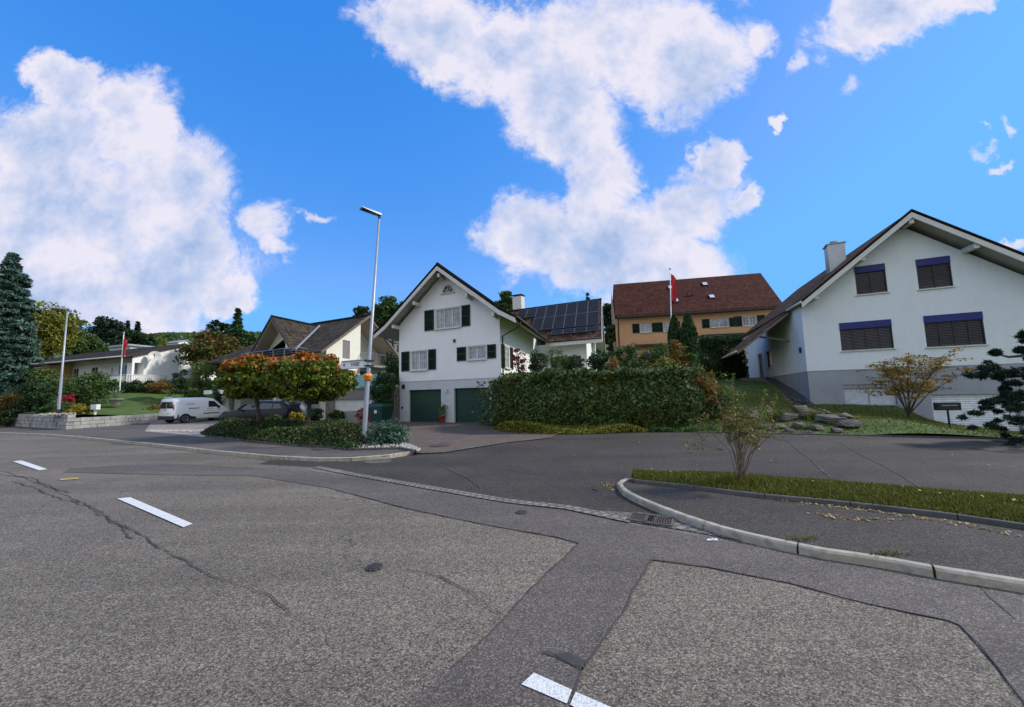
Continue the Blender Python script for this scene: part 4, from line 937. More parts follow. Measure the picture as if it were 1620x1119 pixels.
# wing
mb = MB(); mb.wall(C(7.7,11.2,0), e3, [(0,1),(4.4,1),(4.4,5.7),(0,5.7)], [(1.2,3.9,2.6,4.6)], INW, 0.3)
mb.wall(C(12.1,11.2,0), b3, [(0,1),(9.2,1),(9.2,5.7),(4.6,9.4),(0,5.7)]); mb.build('wing_wall', 'white', ch)
mb = MB(); mb.box(C(10.25,11.5,3.6), 2.8, .05, 2.1, e3, INW); mb.build('patio_door', 'dark_glass', ch)
mb = MB(); mb.box(C(12.75,10.6,3.6), .22, .22, 4.3, e3, INW); mb.build('porch_post', 'wood_white', ch)
WE = (10.25, 5.80); WR = (15.8, 10.02)
roof_plane(ch, [C(8.9,WE[0],WE[1]), C(13.4,WE[0],WE[1]), C(13.4,WR[0],WR[1]), C(3.7,WR[0],WR[1])], 'tile_brown', name='wing_roof')
roof_plane(ch, [C(8.9,21.3,WE[1]), C(13.4,21.3,WE[1]), C(13.4,WR[0],WR[1]), C(3.7,WR[0],WR[1])], 'tile_brown', name='wing_roof')
mb = MB(); mb.box(C(11.1,10.2,5.62), 4.7, .14, .26, e3, INW); mb.build('fascia', 'wood_white', ch)
mb = MB(); mb.box(C(11.2,9.75,5.42), 4.3, .14, .12, e3, INW); mb.build('awning_case', 'wood_white', ch)
gutter_pipe(ch, [C(8.9,10.1,5.76), C(13.4,10.1,5.76)], 0.06, name='gutter')
mb = MB(); mb.tube([C(3.7,WR[0],WR[1]+.05), C(13.4,WR[0],WR[1]+.05)], .10, 8); mb.build('ridge_tiles', 'tile_brown', ch)
bargeboard(ch, [C(13.4,WE[0],WE[1]), C(13.4,WR[0],WR[1]), C(13.4,21.3,WE[1])], NS, 0.25, 0.04, 'wood_white', -0.02)
def panel(parent, a, b, c, d):
    a, b, c, d = [Vector(p) for p in (a, b, c, d)]; n = ((b-a).cross(d-a)).normalized(); n = n if n.z > 0 else -n
    mb = MB(); g = lambda p: p+n*.13; mb.slab([g(a), g(b), g(c), g(d)], .045); o = mb.build('solar_panel', 'solar', parent)
    mb = MB(); w_ = (b-a).normalized()*.022; h_ = (d-a).normalized()*.022; k = lambda p: p+n*.134
    for (p, q, r_, s_) in ((a,b,b+h_,a+h_), (d-h_,c-h_,c,d), (a,a+w_,d+w_,d), (b-w_,b,c,c-w_)): mb.face([k(p), k(q), k(r_), k(s_)])
    mb.build('panel_frame', 'alu', o)
def WP(s_, v): f_ = v/6.97; return C(s_, WE[0]+(WR[0]-WE[0])*f_, WE[1]+(WR[1]-WE[1])*f_)
for k in range(6):
    s1 = 13.2-1.02*k
    for v0, v1 in ((2.0, 4.38), (4.41, 6.8)): panel(ch, WP(s1-1.0, v0), WP(s1, v0), WP(s1, v1), WP(s1-1.0, v1))
for k in range(2): s1 = 13.2-1.02*(6+k); panel(ch, WP(s1-1.0, 4.9), WP(s1, 4.9), WP(s1, 6.7), WP(s1-1.0, 6.7))
for k in range(4): s1 = 13.2-1.02*k; panel(ch, WP(s1-1.0, .95), WP(s1, .95), WP(s1, 1.75), WP(s1-1.0, 1.75))
def MP(t_, v): f_ = v/5.41; return C(8.0-4.3*f_, t_, 6.47+3.27*f_)
for k in range(6):
    for v0, v1 in ((.5, 2.15), (2.2, 3.85), (3.9, 5.25)): panel(ch, MP(-.5+1.72*k, v0), MP(-.5+1.72*k+1.68, v0), MP(-.5+1.72*k+1.68, v1), MP(-.5+1.72*k, v1))
q = Vector(at(820.5, 480, 40)); mb = MB(); mb.box(q-UP*.3, 1.0, .8, 1.9, e3, INW); cmn = mb.build('chimney', 'wood_white', ch)
mb = MB(); mb.box(q+UP*.80, 1.15, .95, .09, e3, INW); mb.box(q+UP*.68, .8, .6, .16, e3, INW); mb.build('chimney_cap', 'dark_metal', cmn)
mb = MB(); mb.box(C(3.88,-.1,1.98), .1, .14, .22, e3, INW); mb.build('wall_lamp', 'lens', ch)
mb = MB(); mb.box(C(.35,-.03,2.33), .22, .06, .26, e3, INW); mb.build('house_number_box', 'dark_metal', ch)
mb = MB(); mb.box(C(4.5,-.06,5.03), .16, .05, .2, e3, INW); mb.build('vent', 'dark_metal', ch)
mb = MB(); mb.box(C(.25,-.03,.95), .1, .05, .14, e3, INW); mb.build('wall_tap', 'blue', ch)

# ---- white house on the right
bR = Vector((0.34, 0.9404, 0)).normalized(); NL = Vector((bR.y, -bR.x, 0))
def R2(s_, t_, z): p = RC+e3*s_+bR*t_; return Vector((p.x, p.y, z))
rh = thing('white_house', 'large white house on the right with grey plinth and blue boxes over slatted blinds', 'house', tuple(RC))
hl = [(1.6,3.86,.58,1.72),(5.22,8.35,-1.0,1.08)]
mb = MB(); dt = [onplane(RC, bR, x_, 570)[0] for x_ in (1206.5, 1199, 1221, 1213.5, 1181)]; WL = min(16, dt[4]); mb.wall(RC+NF*.0, e3, [(0,-1.2),(9.8,-1.2),(9.8,2.6),(0,2.6)], hl, INW, 0.25); mb.wall(RC, bR, [(0,-1.2),(WL,-1.2),(WL,2.35),(0,2.6)]); mb.wall(R2(9.8,0,0), bR, [(0,-1.2),(WL,-1.2),(WL,2.6),(0,2.6)])
mb.wall(R2(0,WL,0), e3, [(0,-1.2),(9.8,-1.2),(9.8,2.6),(0,2.6)]); mb.build('plinth_wall', 'grey', rh)
wr = [(2.66,4.0,6.86,8.5),(5.28,6.62,6.80,8.46),(1.70,3.98,3.68,5.30),(5.3,7.52,3.62,5.32)]
mb = MB(); f1 = R2(-.02,-.03,0); fo = [(0,2.58),(9.84,2.58),(9.84,6.40),(4.92,10.45),(0,6.40)]
mb.wall(f1, e3, fo, [(a+.02, b+.02, c, d) for a, b, c, d in wr], INW, 0.22)
dt = [onplane(RC, bR, x_, 570)[0] for x_ in (1206.5, 1199, 1221, 1213.5, 1181)]; WL = min(16, dt[4])
dw = [(dt[0],dt[1],2.4,4.5),(dt[2],dt[3],3.2,4.5)]
mb.wall(f1, bR, [(0,2.58),(WL,2.33),(WL,6.6),(0,6.6)], [(a, b, max(c, 2.42), d) for a, b, c, d in dw], NL, 0.15); mb.wall(f1+e3*9.84, bR, [(0,2.58),(WL,2.58),(WL,6.6),(0,6.6)])
mb.wall(R2(-.02,WL,0), e3, fo); mb.build('wall', 'rough_white', rh)
for k, (a, b, z0, z1) in enumerate(wr):
    n_ = 2 if k < 2 else 4
    w_ = window(rh, RC, e3, NF, a, b, z0, z1, 0.22, n_ if k < 2 else 3, 0, 'dark_glass', 'wood_white', bars=0)
    mb = MB(); bh = .38; mb.box(R2((a+b)/2,-.015,z1-bh/2), b-a+.004, .10, bh, e3, INW); mb.build('blind_box', 'blue', w_)
    mb = MB(); mb.box(R2((a+b)/2,.07,(z0+z1-bh)/2+.02), b-a-.06, .02, z1-z0-bh-.05, e3, INW)
    ns = int((z1-z0-bh)/.085)
    for j in range(ns): mb.box(R2((a+b)/2,.05,z0+.05+(z1-z0-bh-.06)*(j+.5)/ns), b-a-.06, .06, .012, e3, (INW-UP*.8).normalized(), (UP+INW*.8).normalized())
    mb.build('slatted_blind', 'blinds', w_)
    mb = MB()
    for j in range(1, n_): mb.box(R2(a+(b-a)*j/n_,.01,(z0+z1-bh)/2), .03, .03, z1-z0-bh, e3, INW)
    for s_ in (a+.02, b-.02): mb.box(R2(s_,.01,(z0+z1-bh)/2), .04, .08, z1-z0-bh, e3, INW)
    mb.build('guide_rail', 'dark_metal', w_)
a, b, z0, z1 = hl[0]; mb = MB(); mb.box(R2((a+b)/2,.16,(z0+z1)/2), b-a, .03, z1-z0, e3, INW); w_ = mb.build('basement_window', 'blinds_pale', rh)
mb = MB(); mb.box(R2((a+b)/2,-.05,z0-.03), b-a+.1, .2, .05, e3, INW); mb.box(R2((a+b)/2,.1,z1-.1), b-a, .1, .2, e3, INW); mb.box(R2((a+b)/2,.13,(z0+z1)/2-.1), .04, .04, z1-z0-.2, e3, INW); mb.build('frame', 'grey', w_)
a, b, z0, z1 = hl[1]; mb = MB(); mb.box(R2((a+b)/2,.2,(z0+z1)/2), b-a, .05, z1-z0, e3, INW); mb.build('garage_door', 'garage_white', rh)
a, b, z0, z1 = dw[0]; mb = MB(); mb.box(R2(.12,(a+b)/2,(z0+z1)/2), b-a, .05, z1-z0, bR, NL); d_ = mb.build('front_door', 'dark_metal', rh)
a, b, z0, z1 = dw[1]; window(rh, RC, bR, -NL, a, b, z0, z1, 0.1, 1, 0, 'dark_glass', 'dark_metal', bars=0)
q = R2(-.06,.6,3.9); mb = MB(); mb.box(q, .12, .16, .34, bR, NL); mb.build('wall_lamp', 'dark_metal', rh)
tf = -.95; ap = (4.92, 10.98)
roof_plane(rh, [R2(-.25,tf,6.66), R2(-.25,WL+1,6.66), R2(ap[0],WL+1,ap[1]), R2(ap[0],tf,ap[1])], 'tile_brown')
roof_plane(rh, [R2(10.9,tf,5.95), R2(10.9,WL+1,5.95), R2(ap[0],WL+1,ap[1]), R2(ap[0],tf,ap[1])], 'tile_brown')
TC = 1.6; O1 = R2(0,TC,0); cs1 = onplane(O1, e3, 1250, 492); cs2 = onplane(O1, e3, 1166, 555)
roof_plane(rh, [R2(cs2[0],TC,cs2[1]), R2(cs2[0],TC+6.5,cs2[1]), R2(-.2,TC+6.5,6.62), R2(-.2,TC,6.62)], 'tile_brown', name='porch_roof')
bargeboard(rh, [R2(-.25,tf,6.62), R2(ap[0],tf,ap[1]-.06), R2(10.9,tf,5.9)], NF, 0.3)
bargeboard(rh, [R2(-.25,tf,6.72), R2(ap[0],tf,ap[1]+.06), R2(10.9,tf,6.01)], NF, 0.09, .09, 'tile_brown', 0)
bargeboard(rh, [R2(cs2[0],TC,cs2[1]), R2(-.25,TC,6.55)], NF, 0.2, 0.05, 'soffit_brown')
gutter_pipe(rh, [R2(cs2[0]-.06,TC,cs2[1]-.05), R2(cs2[0]-.06,TC+6.5,cs2[1]-.1)], .07, 'wood_white', 'gutter')
gutter_pipe(rh, [R2(-.3,tf-.1,6.6), R2(-.3,TC-.05,6.6)], .07, 'wood_white', 'gutter')
beams(rh, [R2(.5,-.9,6.85), R2(2.75,-.9,8.75), R2(4.92,-.9,10.42), R2(7.2,-.9,8.6), R2(9.5,-.9,6.75)], bR, 1.0, .2, .26)
def R2px(px, py, t_): s_, z = onplane(R2(0, t_, 0), e3, px, py); return R2(s_, t_, z)
mb = MB(); mb.tube([R2(0,2.6,4.7), R2px(1200,533,2.6)], [.09,.08], 4); mb.build('bracket', 'soffit', rh)
mb = MB(); mb.box(R2(-1.0,WL-1,3.4), .16, .16, 2.2, e3, INW); mb.build('porch_post', 'dark_metal', rh)
mb = MB(); mb.box(R2(-1.7,WL+.5,3.3), 1.2, .12, 2.3, e3, INW); mb.build('porch_screen', 'white', rh)
t5 = 3.2; s_a, z_a = onplane(R2(0,t5,0), e3, 1309, 390); s_b, z_b = onplane(R2(0,t5,0), e3, 1336, 384)
mb = MB(); mb.box(R2((s_a+s_b)/2,t5+.3,(z_a+z_b)/2-1.1), s_b-s_a, .9, 2.2, e3, INW); cm = mb.build('chimney', 'steel', rh)
mb = MB(); mb.box(R2((s_a+s_b)/2,t5+.3,(z_a+z_b)/2+.04), s_b-s_a+.14, 1.04, .07, e3, INW); mb.build('cap', 'metal', cm)
mb = MB(); mb.tube([R2((s_a+s_b)/2,t5+.3,z_a), R2((s_a+s_b)/2,t5+.3,z_a+.28)], .16, 12); mb.tube([R2((s_a+s_b)/2,t5+.3,z_a+.26), R2((s_a+s_b)/2,t5+.3,z_a+.34)], .22, 12); mb.build('flue', 'steel', cm)
# steps up to the porch and the strip of chippings beside them
st = thing('garden_steps', 'dark block steps climbing the lawn to the porch of the white house on the right', 'steps', tuple(R2(-1,-1,.4)))
mb = MB()
for k in range(14):
    t_ = -1.2+8.6*k/13; z = lawn_h(*R2(-1.6,t_,0)[:2]); zz = .45+1.92*k/13; mb.box(R2(-1.75+.35*k/13,t_,zz-.2), 1.6, .75, .5, e3, bR)
mb.build('treads', 'fencewood', st)
mb = MB()
ra, rb2 = [R2(-.85,-.8,.6), R2(-.75,2.5,1.3), R2(-.5,6.5,2.1), R2(-.4,9,2.4)], [R2(-.02,-.8,.62), R2(-.02,2.5,1.45), R2(-.02,6.5,2.25), R2(-.02,9,2.5)]
for i in range(3): mb.face([ra[i], rb2[i], rb2[i+1], ra[i+1]])
struct('chippings', mb, 'gravel_dark')
rsx = np.random.RandomState(3); mb2 = MB()
for k in range(500):
    f_ = rsx.rand()*8.5-.6; q = R2(-.8+rsx.rand()*.75, f_, .66+(f_+.8)*.19); s_ = .04+.05*rsx.rand(); mb2.lathe(q, [(s_*.5,0),(s_,s_*.5),(s_*.4,s_*1.1)], 5)
tag(mb2.build('chipping_stones', 'gravel_dark'), 'dark grey stone chippings beside the steps along the white house wall', 'stones', kind='stuff')

# ---- house with the weathered brown roof
HO = gp(514, 667); H = frame(HO); hx = thing('brown_roof_house', 'cream house with a large weathered brown hipped roof, cross gable and balconies', 'house', (HO[0], HO[1], 0))
HP = Vector((HO[0], HO[1], 0))
mb = MB(); mb.wall(HP, e3, [(-13.9,-.2),(0,-.2),(0,5.3),(-13.9,5.3)], [(-12.6,-11.7,.1,2.0),(-10.9,-6.3,.1,2.1),(-5.3,-.7,.1,2.15),(-9.3,-8.1,3.0,4.3)], INW, 3.0)
tfc = -1.3; cs, cz = onplane(H(0,tfc,0), e3, 429, 501); mb.wall(H(cs,-.02,0), e3, [(-2.7,5.2),(2.7,5.2),(0,cz-.35)], [(.2,1.3,5.25,6.6)], INW, .3)
mb.wall(HP, b3, [(0,-.2),(4.0,-.2),(4.0,8.15),(0,5.3)], [(1.78,2.65,4.75,6.2)], -NS, .12)
mb.wall(H(-1.6,0,0), b3, [(4.0,2.3),(9,2.3),(9,5.5),(4.6,8.4),(4.0,8.1)], [(4.3,5.3,4.45,6.2),(4.4,7.5,2.4,4.0)], -NS, .12)
mb.face([H(0,4,2.2), H(-1.6,4,2.2), H(-1.6,4,8.1), H(0,4,8.1)])
mb.wall(H(-13.9,0,0), b3, [(0,-.2),(9,-.2),(9,5.3),(0,5.3)]); mb.build('wall', 'cream', hx)
for s0, s1, z0, z1, m_ in [(-10.9,-6.3,.1,2.1,'fencewood'),(-5.3,-.7,.1,2.15,'soffit_brown')]:
    mb = MB(); mb.box(H((s0+s1)/2,2.9,(z0+z1)/2), s1-s0, .05, z1-z0, e3, INW); mb.build('garage_back_wall', m_, hx)
mb = MB(); mb.box(H(-12.15,.3,1.05), .9, .05, 1.9, e3, INW); mb.build('entrance_door', 'blinds_grey', hx)
mb = MB(); mb.box(H(-8.7,.2,3.65), 1.2, .05, 1.3, e3, INW); mb.build('window', 'dark_glass', hx)
mb = MB(); mb.box(H(cs+.75,.15,5.95), 1.1, .05, 1.5, e3, INW); mb.build('balcony_door', 'blinds_grey', hx)
mb = MB(); mb.box(H(-.08,2.215,5.48), .05, .87, 1.45, e3, b3); mb.build('gable_window', 'blinds_grey', hx)
mb = MB(); mb.box(H(-1.68,4.8,5.33), .05, 1.0, 1.75, e3, b3); mb.build('gable_door', 'blinds_grey', hx)
mb = MB(); mb.box(H(-1.68,5.95,3.2), .05, 3.1, 1.6, e3, b3); mb.build('living_room_window', 'dark_glass', hx)
# main roof with a hipped left end, cross gable
rT, rz = 4.63, 8.6
roof_plane(hx, [H(-14.9,-.95,5.05), H(.45,-.95,5.05), H(.45,rT,rz), H(-9.2,rT,rz)], 'tile_dark', 'soffit_brown')
roof_plane(hx, [H(-14.9,10.2,5.05), H(.45,10.2,5.05), H(.45,rT,rz), H(-9.2,rT,rz)], 'tile_dark', 'soffit_brown')
mb = MB(); q = [H(-14.9,10.2,5.05), H(-14.9,-.95,5.05), H(-9.2,rT,rz)]; u_ = -b3
mb.face(q, [(0,0),(11.1,0),(5.5,6.5)]); mb.face([p-UP*.13 for p in q][::-1], [(0,0)]*3); mb.build('hip_roof', 'tile_dark', hx)
tfc = -1.3; cs, cz = onplane(H(0,tfc,0), e3, 429, 501); ce, ez = onplane(H(0,tfc,0), e3, 463, 555); hwc = ce-cs; ez = max(ez, 4.95)
roof_plane(hx, [H(cs+hwc,tfc,ez), H(cs+hwc-.05,-.9,ez+.02), H(cs,4.0,cz), H(cs,tfc,cz)], 'tile_dark', 'soffit_brown', name='cross_gable_roof')
roof_plane(hx, [H(cs-hwc,tfc,ez), H(cs-hwc+.05,-.9,ez+.02), H(cs,4.0,cz), H(cs,tfc,cz)], 'tile_dark', 'soffit_brown', name='cross_gable_roof')
mb = MB(); mb.tube([H(cs+hwc-.1,-1.0,ez+.12), H(cs+.15,3.7,cz+.05)], .08, 6); mb.build('valley_flashing', 'metal', hx)
bargeboard(hx, [H(cs-hwc,tfc,ez-.02), H(cs,tfc,cz+.02), H(cs+hwc,tfc,ez-.02)], NF, .16, .04, 'copper', -.04)
bargeboard(hx, [H(.45,-.95,5.02), H(.45,rT,rz), H(.45,10.2,5.02)], NS, .2, .04, 'soffit_brown', -.03)
gutter_pipe(hx, [H(-14.9,-1.0,5.0), H(cs-hwc,-1.0,5.0)], .07, name='gutter'); gutter_pipe(hx, [H(cs+hwc,-1.0,5.0), H(.45,-1.0,5.0)], .07, name='gutter')
gutter_pipe(hx, [H(-.7,-1.0,4.95), H(-.5,-.5,4.5), H(.1,1.2,4.15), H(.12,2.2,4.0)], .05)
mb = MB(); mb.tube([H(-9.2,rT,rz+.05), H(.45,rT,rz+.05)], .1, 6); mb.tube([H(cs,tfc,cz+.05), H(cs,4.2,cz+.05)], .09, 6); mb.build('ridge_tiles', 'tile_dark', hx)
def railing(parent, pts, h, name='railing', m='steel', bars=5, posts=1.3, r=.018):
    mb = MB()
    for a, b in zip(pts[:-1], pts[1:]):
        a, b = Vector(a), Vector(b); L_ = (b-a).length
        for k in range(bars+1): z = h*(k+1)/(bars+1); mb.tube([a+UP*z, b+UP*z], r*(1.6 if k == bars else .5), 5)
        n_ = max(1, int(L_/posts))
        for k in range(n_+1): p = a.lerp(b, k/n_); mb.tube([p, p+UP*h], r*1.3, 5)
    return mb.build(name, m, parent)
mb = MB(); mb.prism([H(cs-3.4,-1.5,4.1), H(cs+3.4,-1.5,4.1), H(cs+3.4,0,4.1), H(cs-3.4,0,4.1)], UP*.2); bl = mb.build('front_balcony', 'concrete', hx)
railing(bl, [H(cs-3.4,0,4.3), H(cs-3.4,-1.5,4.3), H(cs+3.4,-1.5,4.3), H(cs+3.4,0,4.3)], 1.1)
mb = MB(); mb.prism([H(-1.6,4.0,4.2), H(.75,4.0,4.2), H(.75,9.5,4.2), H(-1.6,9.5,4.2)], UP*.18); bl = mb.build('side_balcony', 'concrete', hx)
railing(bl, [H(0,4.0,4.38), H(.75,4.0,4.38), H(.75,9.5,4.38), H(-1.6,9.5,4.38)], .95)
mb = MB(); mb.prism([H(-13.6,-1.7,2.25), H(0.2,-1.7,2.25), H(0.2,0,2.25), H(-13.6,0,2.25)], UP*.32); mb.build('canopy', 'cream', hx)
for s_ in (-3.75, -1.9, .02): mb = MB(); mb.box(H(s_,-1.55,1.1), .17, .17, 2.35, e3, INW); mb.build('canopy_column', 'wood_white', hx)
# terrace block to the right, with the pale door below and the glass balustrade above
mb = MB(); mb.wall(H(.12,.02,0), e3, [(0,-.2),(6.6,-.2),(6.6,2.3),(0,2.3)], [(.7,4.6,0,1.56)], INW, .25); mb.wall(H(6.72,.02,0), b3, [(0,-.2),(9,-.2),(9,2.3),(0,2.3)])
mb.face([H(.12,.02,2.3), H(6.72,.02,2.3), H(6.72,9,2.3), H(-1.6,9,2.3), H(-1.6,4,2.3), H(0,4,2.3)]); mb.build('terrace_wall', 'fencewood', hx)
mb = MB(); mb.box(H(2.77,.22,.78), 3.9, .05, 1.56, e3, INW); mb.build('basement_door', 'wood_white', hx)
mb = MB(); mb.box(H(3.42,-.02,2.33), 6.7, .14, .07, e3, INW); mb.build('coping', 'concrete', hx)
for k in range(5):
    mb = MB(); mb.box(H(.75+1.3*k,.05,2.82), 1.24, .02, .82, e3, INW); mb.build('balustrade_panel', 'teal', hx)

# ---- orange house up the slope
oa = Vector(at(976, 560, 45)); OU = Vector((0.979, -0.203, 0)).normalized(); OB = Vector((0.203, 0.979, 0)).normalized(); oa.z = 0
Of = frame(oa, OU, OB); ON = -OB; oh = thing('orange_house', 'orange rendered house with a long red tiled roof and dark shutters up the slope', 'house', (oa.x, oa.y, 3.0))
ow = [tuple(onplane(oa, OU, *p)) for p in [(1013,526.5),(1030,511.5),(1050,525),(1063,509.5),(1124,518.5),(1152,503.5),(1175.5,516),(1196,499.5)]]
W4 = [(ow[i][0], ow[i+1][0], ow[i][1], ow[i+1][1]) for i in range(0, 8, 2)]
Lr = onplane(oa, OU, 1234, 500)[0]; ze = 9.95
mb = MB(); mb.wall(oa, OU, [(0,2.5),(Lr,2.5),(Lr,ze),(0,ze)], W4+[(9.8,13.4,5.2,7.4)], OB, .14)
mb.wall(oa, OB, [(0,2.5),(11,2.5),(11,ze),(5.5,ze+4.6),(0,ze)]); mb.wall(oa+OU*Lr, OB, [(0,2.5),(11,2.5),(11,ze),(5.5,ze+4.6),(0,ze)]); mb.build('wall', 'orange', oh)
for a, b, z0, z1 in W4:
    window(oh, oa, OU, ON, a, b, z0, z1, .12, 2, 2, fw=.07)
    for s0 in (a-.85, b+.07): shutter(oh, oa, OU, ON, s0, s0+.78, z0-.03, z1+.03)
mb = MB(); mb.box(Of(11.6,.2,6.3), 3.6, .05, 2.2, OU, OB); mb.build('patio_window', 'dark_glass', oh)
mb = MB(); mb.box(Of(11.6,-.5,7.35), 5.2, 1.1, .22, OU, OB); mb.build('awning', 'shutter', oh)
mb = MB(); mb.box(Of(4.5,-.4,6.65), 5.2, 1.0, .2, OU, OB); mb.build('awning', 'dark_metal', oh)
e1 = onplane(oa-OB*.8, OU, 976, 500); e2 = onplane(oa-OB*.8, OU, 1241, 483.5); r1 = onplane(oa+OB*5.5, OU, 973, 452); r2 = onplane(oa+OB*5.5, OU, 1203, 430)
zr = (r1[1]+r2[1])/2; zee = (e1[1]+e2[1])/2
roof_plane(oh, [Of(e1[0]-.2,-.8,zee), Of(e2[0],-.8,zee), Of(r2[0],5.5,zr), Of(r1[0]-.2,5.5,zr)], 'tile_red', 'soffit_brown')
roof_plane(oh, [Of(e1[0]-.2,11.8,zee), Of(e2[0],11.8,zee), Of(r2[0],5.5,zr), Of(r1[0]-.2,5.5,zr)], 'tile_red', 'soffit_brown')
mb = MB(); q = [Of(e2[0],-.8,zee), Of(e2[0],11.8,zee), Of(r2[0],5.5,zr)]; mb.face(q, [(0,0),(12,0),(6,6)]); mb.build('hip_roof', 'tile_red', oh)
mb = MB(); mb.box(Of((e1[0]+e2[0])/2,-.82,zee-.14), e2[0]-e1[0], .08, .2, OU, OB); mb.build('gutter', 'copper', oh)
for px, py in [(1061,456),(1115,450.5),(1069,476.5),(1126,470.5)]:
    f_ = 0
    for it in range(60):
        t_ = -.8+6.3*it/60; s_, z = onplane(oa+OB*t_, OU, px, py)
        if z <= zee+(zr-zee)*it/60: break
    sdir = (OB*6.3+UP*(zr-zee)).normalized(); nn_ = OU.cross(sdir); mb = MB(); mb.box(Of(s_,t_,z)+nn_*.08, .62, .8, .12, OU, sdir, nn_); sk = mb.build('skylight', 'dark_metal', oh)
    mb = MB(); mb.box(Of(s_,t_,z)+nn_*.15, .5, .68, .02, OU, sdir, nn_); mb.build('pane', 'lens', sk)
for px, py in [(1089,468),(1097,467.5)]:
    for it in range(60):
        t_ = -.8+6.3*it/60; s_, z = onplane(oa+OB*t_, OU, px, py)
        if z <= zee+(zr-zee)*it/60: break
    mb = MB(); mb.tube([Of(s_,t_,z-.1), Of(s_,t_,z+.35)], .11, 8); mb.build('vent_pipe', 'copper', oh)
gutter_pipe(oh, [Of(.35,-.75,zee-.2), Of(.3,-.08,ze-.6), Of(.3,-.08,3)], .06)

# ---- low white house at the far left
bo = Vector(at(208, 592, 38)); bo.z = 0; BU = Vector((0.942, -0.335, 0)).normalized(); Bf = frame(bo, BU, b3); BN = Vector((BU.y, -BU.x, 0)); 
if BN.y > 0: BN = -BN
bh_ = thing('bungalow', 'low white house with a dark shallow roof, balcony and satellite dish above the garden lawn', 'house', (bo.x, bo.y, 3.3))
BR = 4.5; be, br_ = 6.25, 7.95
mb = MB(); mb.wall(bo, b3, [(0,2.2),(9,2.2),(9,6.2),(BR,7.8),(0,6.2)], [(.2,1.0,4.35,5.6)], -NS, 1.0)
mb.wall(bo-b3*-1.2, BU, [(-19,2.2),(-.1,2.2),(-.1,6.3),(-19,6.3)], [(-4.6,-2.6,4.35,5.6),(-1.6,-.7,4.2,5.7),(-9.5,-8.3,4.5,5.6),(-13,-11.9,4.5,5.6)], -BN, .14)
mb.wall(bo-BU*19, b3, [(0,2.2),(9,2.2),(9,6.2),(BR,7.8),(0,6.2)]); mb.build('wall', 'white', bh_)
for a, b, z0, z1 in [(-4.6,-2.6,4.35,5.6),(-1.6,-.7,4.2,5.7),(-9.5,-8.3,4.5,5.6),(-13,-11.9,4.5,5.6)]: window(bh_, bo+b3*1.2, BU, BN, a, b, z0, z1, .1, 2, 0, 'dark_glass', bars=0)
mb = MB(); mb.box(Bf(-.9,.6,5.0), .05, .9, 1.4, BU, b3); mb.build('loggia_back_wall', 'concrete', bh_)
roof_plane(bh_, [Bf(-20,-.7,be-.05), Bf(.35,-.7,be-.05), Bf(.35,BR,br_), Bf(-20,BR,br_)], 'tile_black', 'soffit_brown')
roof_plane(bh_, [Bf(-20,9.7,be-.05), Bf(.35,9.7,be-.05), Bf(.35,BR,br_), Bf(-20,BR,br_)], 'tile_black', 'soffit_brown')
bargeboard(bh_, [Bf(.35,-.7,be), Bf(.35,BR,br_+.04), Bf(.35,9.7,be)], NS, .22, .05, 'copper', 0)
gutter_pipe(bh_, [Bf(-20,-.78,be-.1), Bf(.3,-.78,be-.1)], .07, 'wood_white', 'gutter')
gutter_pipe(bh_, [Bf(-7.5,-.7,be-.1), Bf(-6.9,.3,5.7), Bf(-5.6,1.1,5.3), Bf(-5.6,1.1,3)], .05, 'wood_white')
mb = MB(); mb.prism([Bf(-6.2,-.9,3.55), Bf(1.0,-.9,3.55), Bf(1.0,2.6,3.55), Bf(0,2.6,3.55), Bf(0,1.2,3.55), Bf(-6.2,1.2,3.55)], UP*.18); bl = mb.build('balcony', 'wood_white', bh_)
mb = MB(); 
for k in range(40):
    a_ = Bf(-6.15+7.1*k/39,-.88,3.73); mb.box(a_+UP*.3, .1, .03, .55, BU, BN)
for k in range(20): mb.box(Bf(.98,-.85+3.4*k/19,4.03), .03, .1, .55, BU, b3)
mb.box(Bf(-2.6,-.88,4.34), 7.2, .09, .07, BU, BN); mb.box(Bf(.98,.85,4.34), .09, 3.5, .07, BU, b3); mb.build('balustrade', 'wood_white', bl)
mb = MB(); dp = Bf(.75,1.5,6.25); dd = Vector((.55,-.75,.35)).normalized(); mb.lathe(dp, [(.06,-.05),(.3,.0),(.46,.10),(.52,.17),(.50,.17),(.3,.03),(.02,-.02)], 20, dd); ds = mb.build('satellite_dish', 'wood_white', bh_, True)
mb = MB(); mb.tube([Bf(0,1.5,5.95), Bf(.4,1.5,5.95), dp], .03, 6); mb.tube([dp-UP*.35, dp+dd*.55-UP*.1], .015, 5); mb.box(dp+dd*.56-UP*.08, .09, .09, .12); mb.build('dish_arm', 'dark_metal', ds)
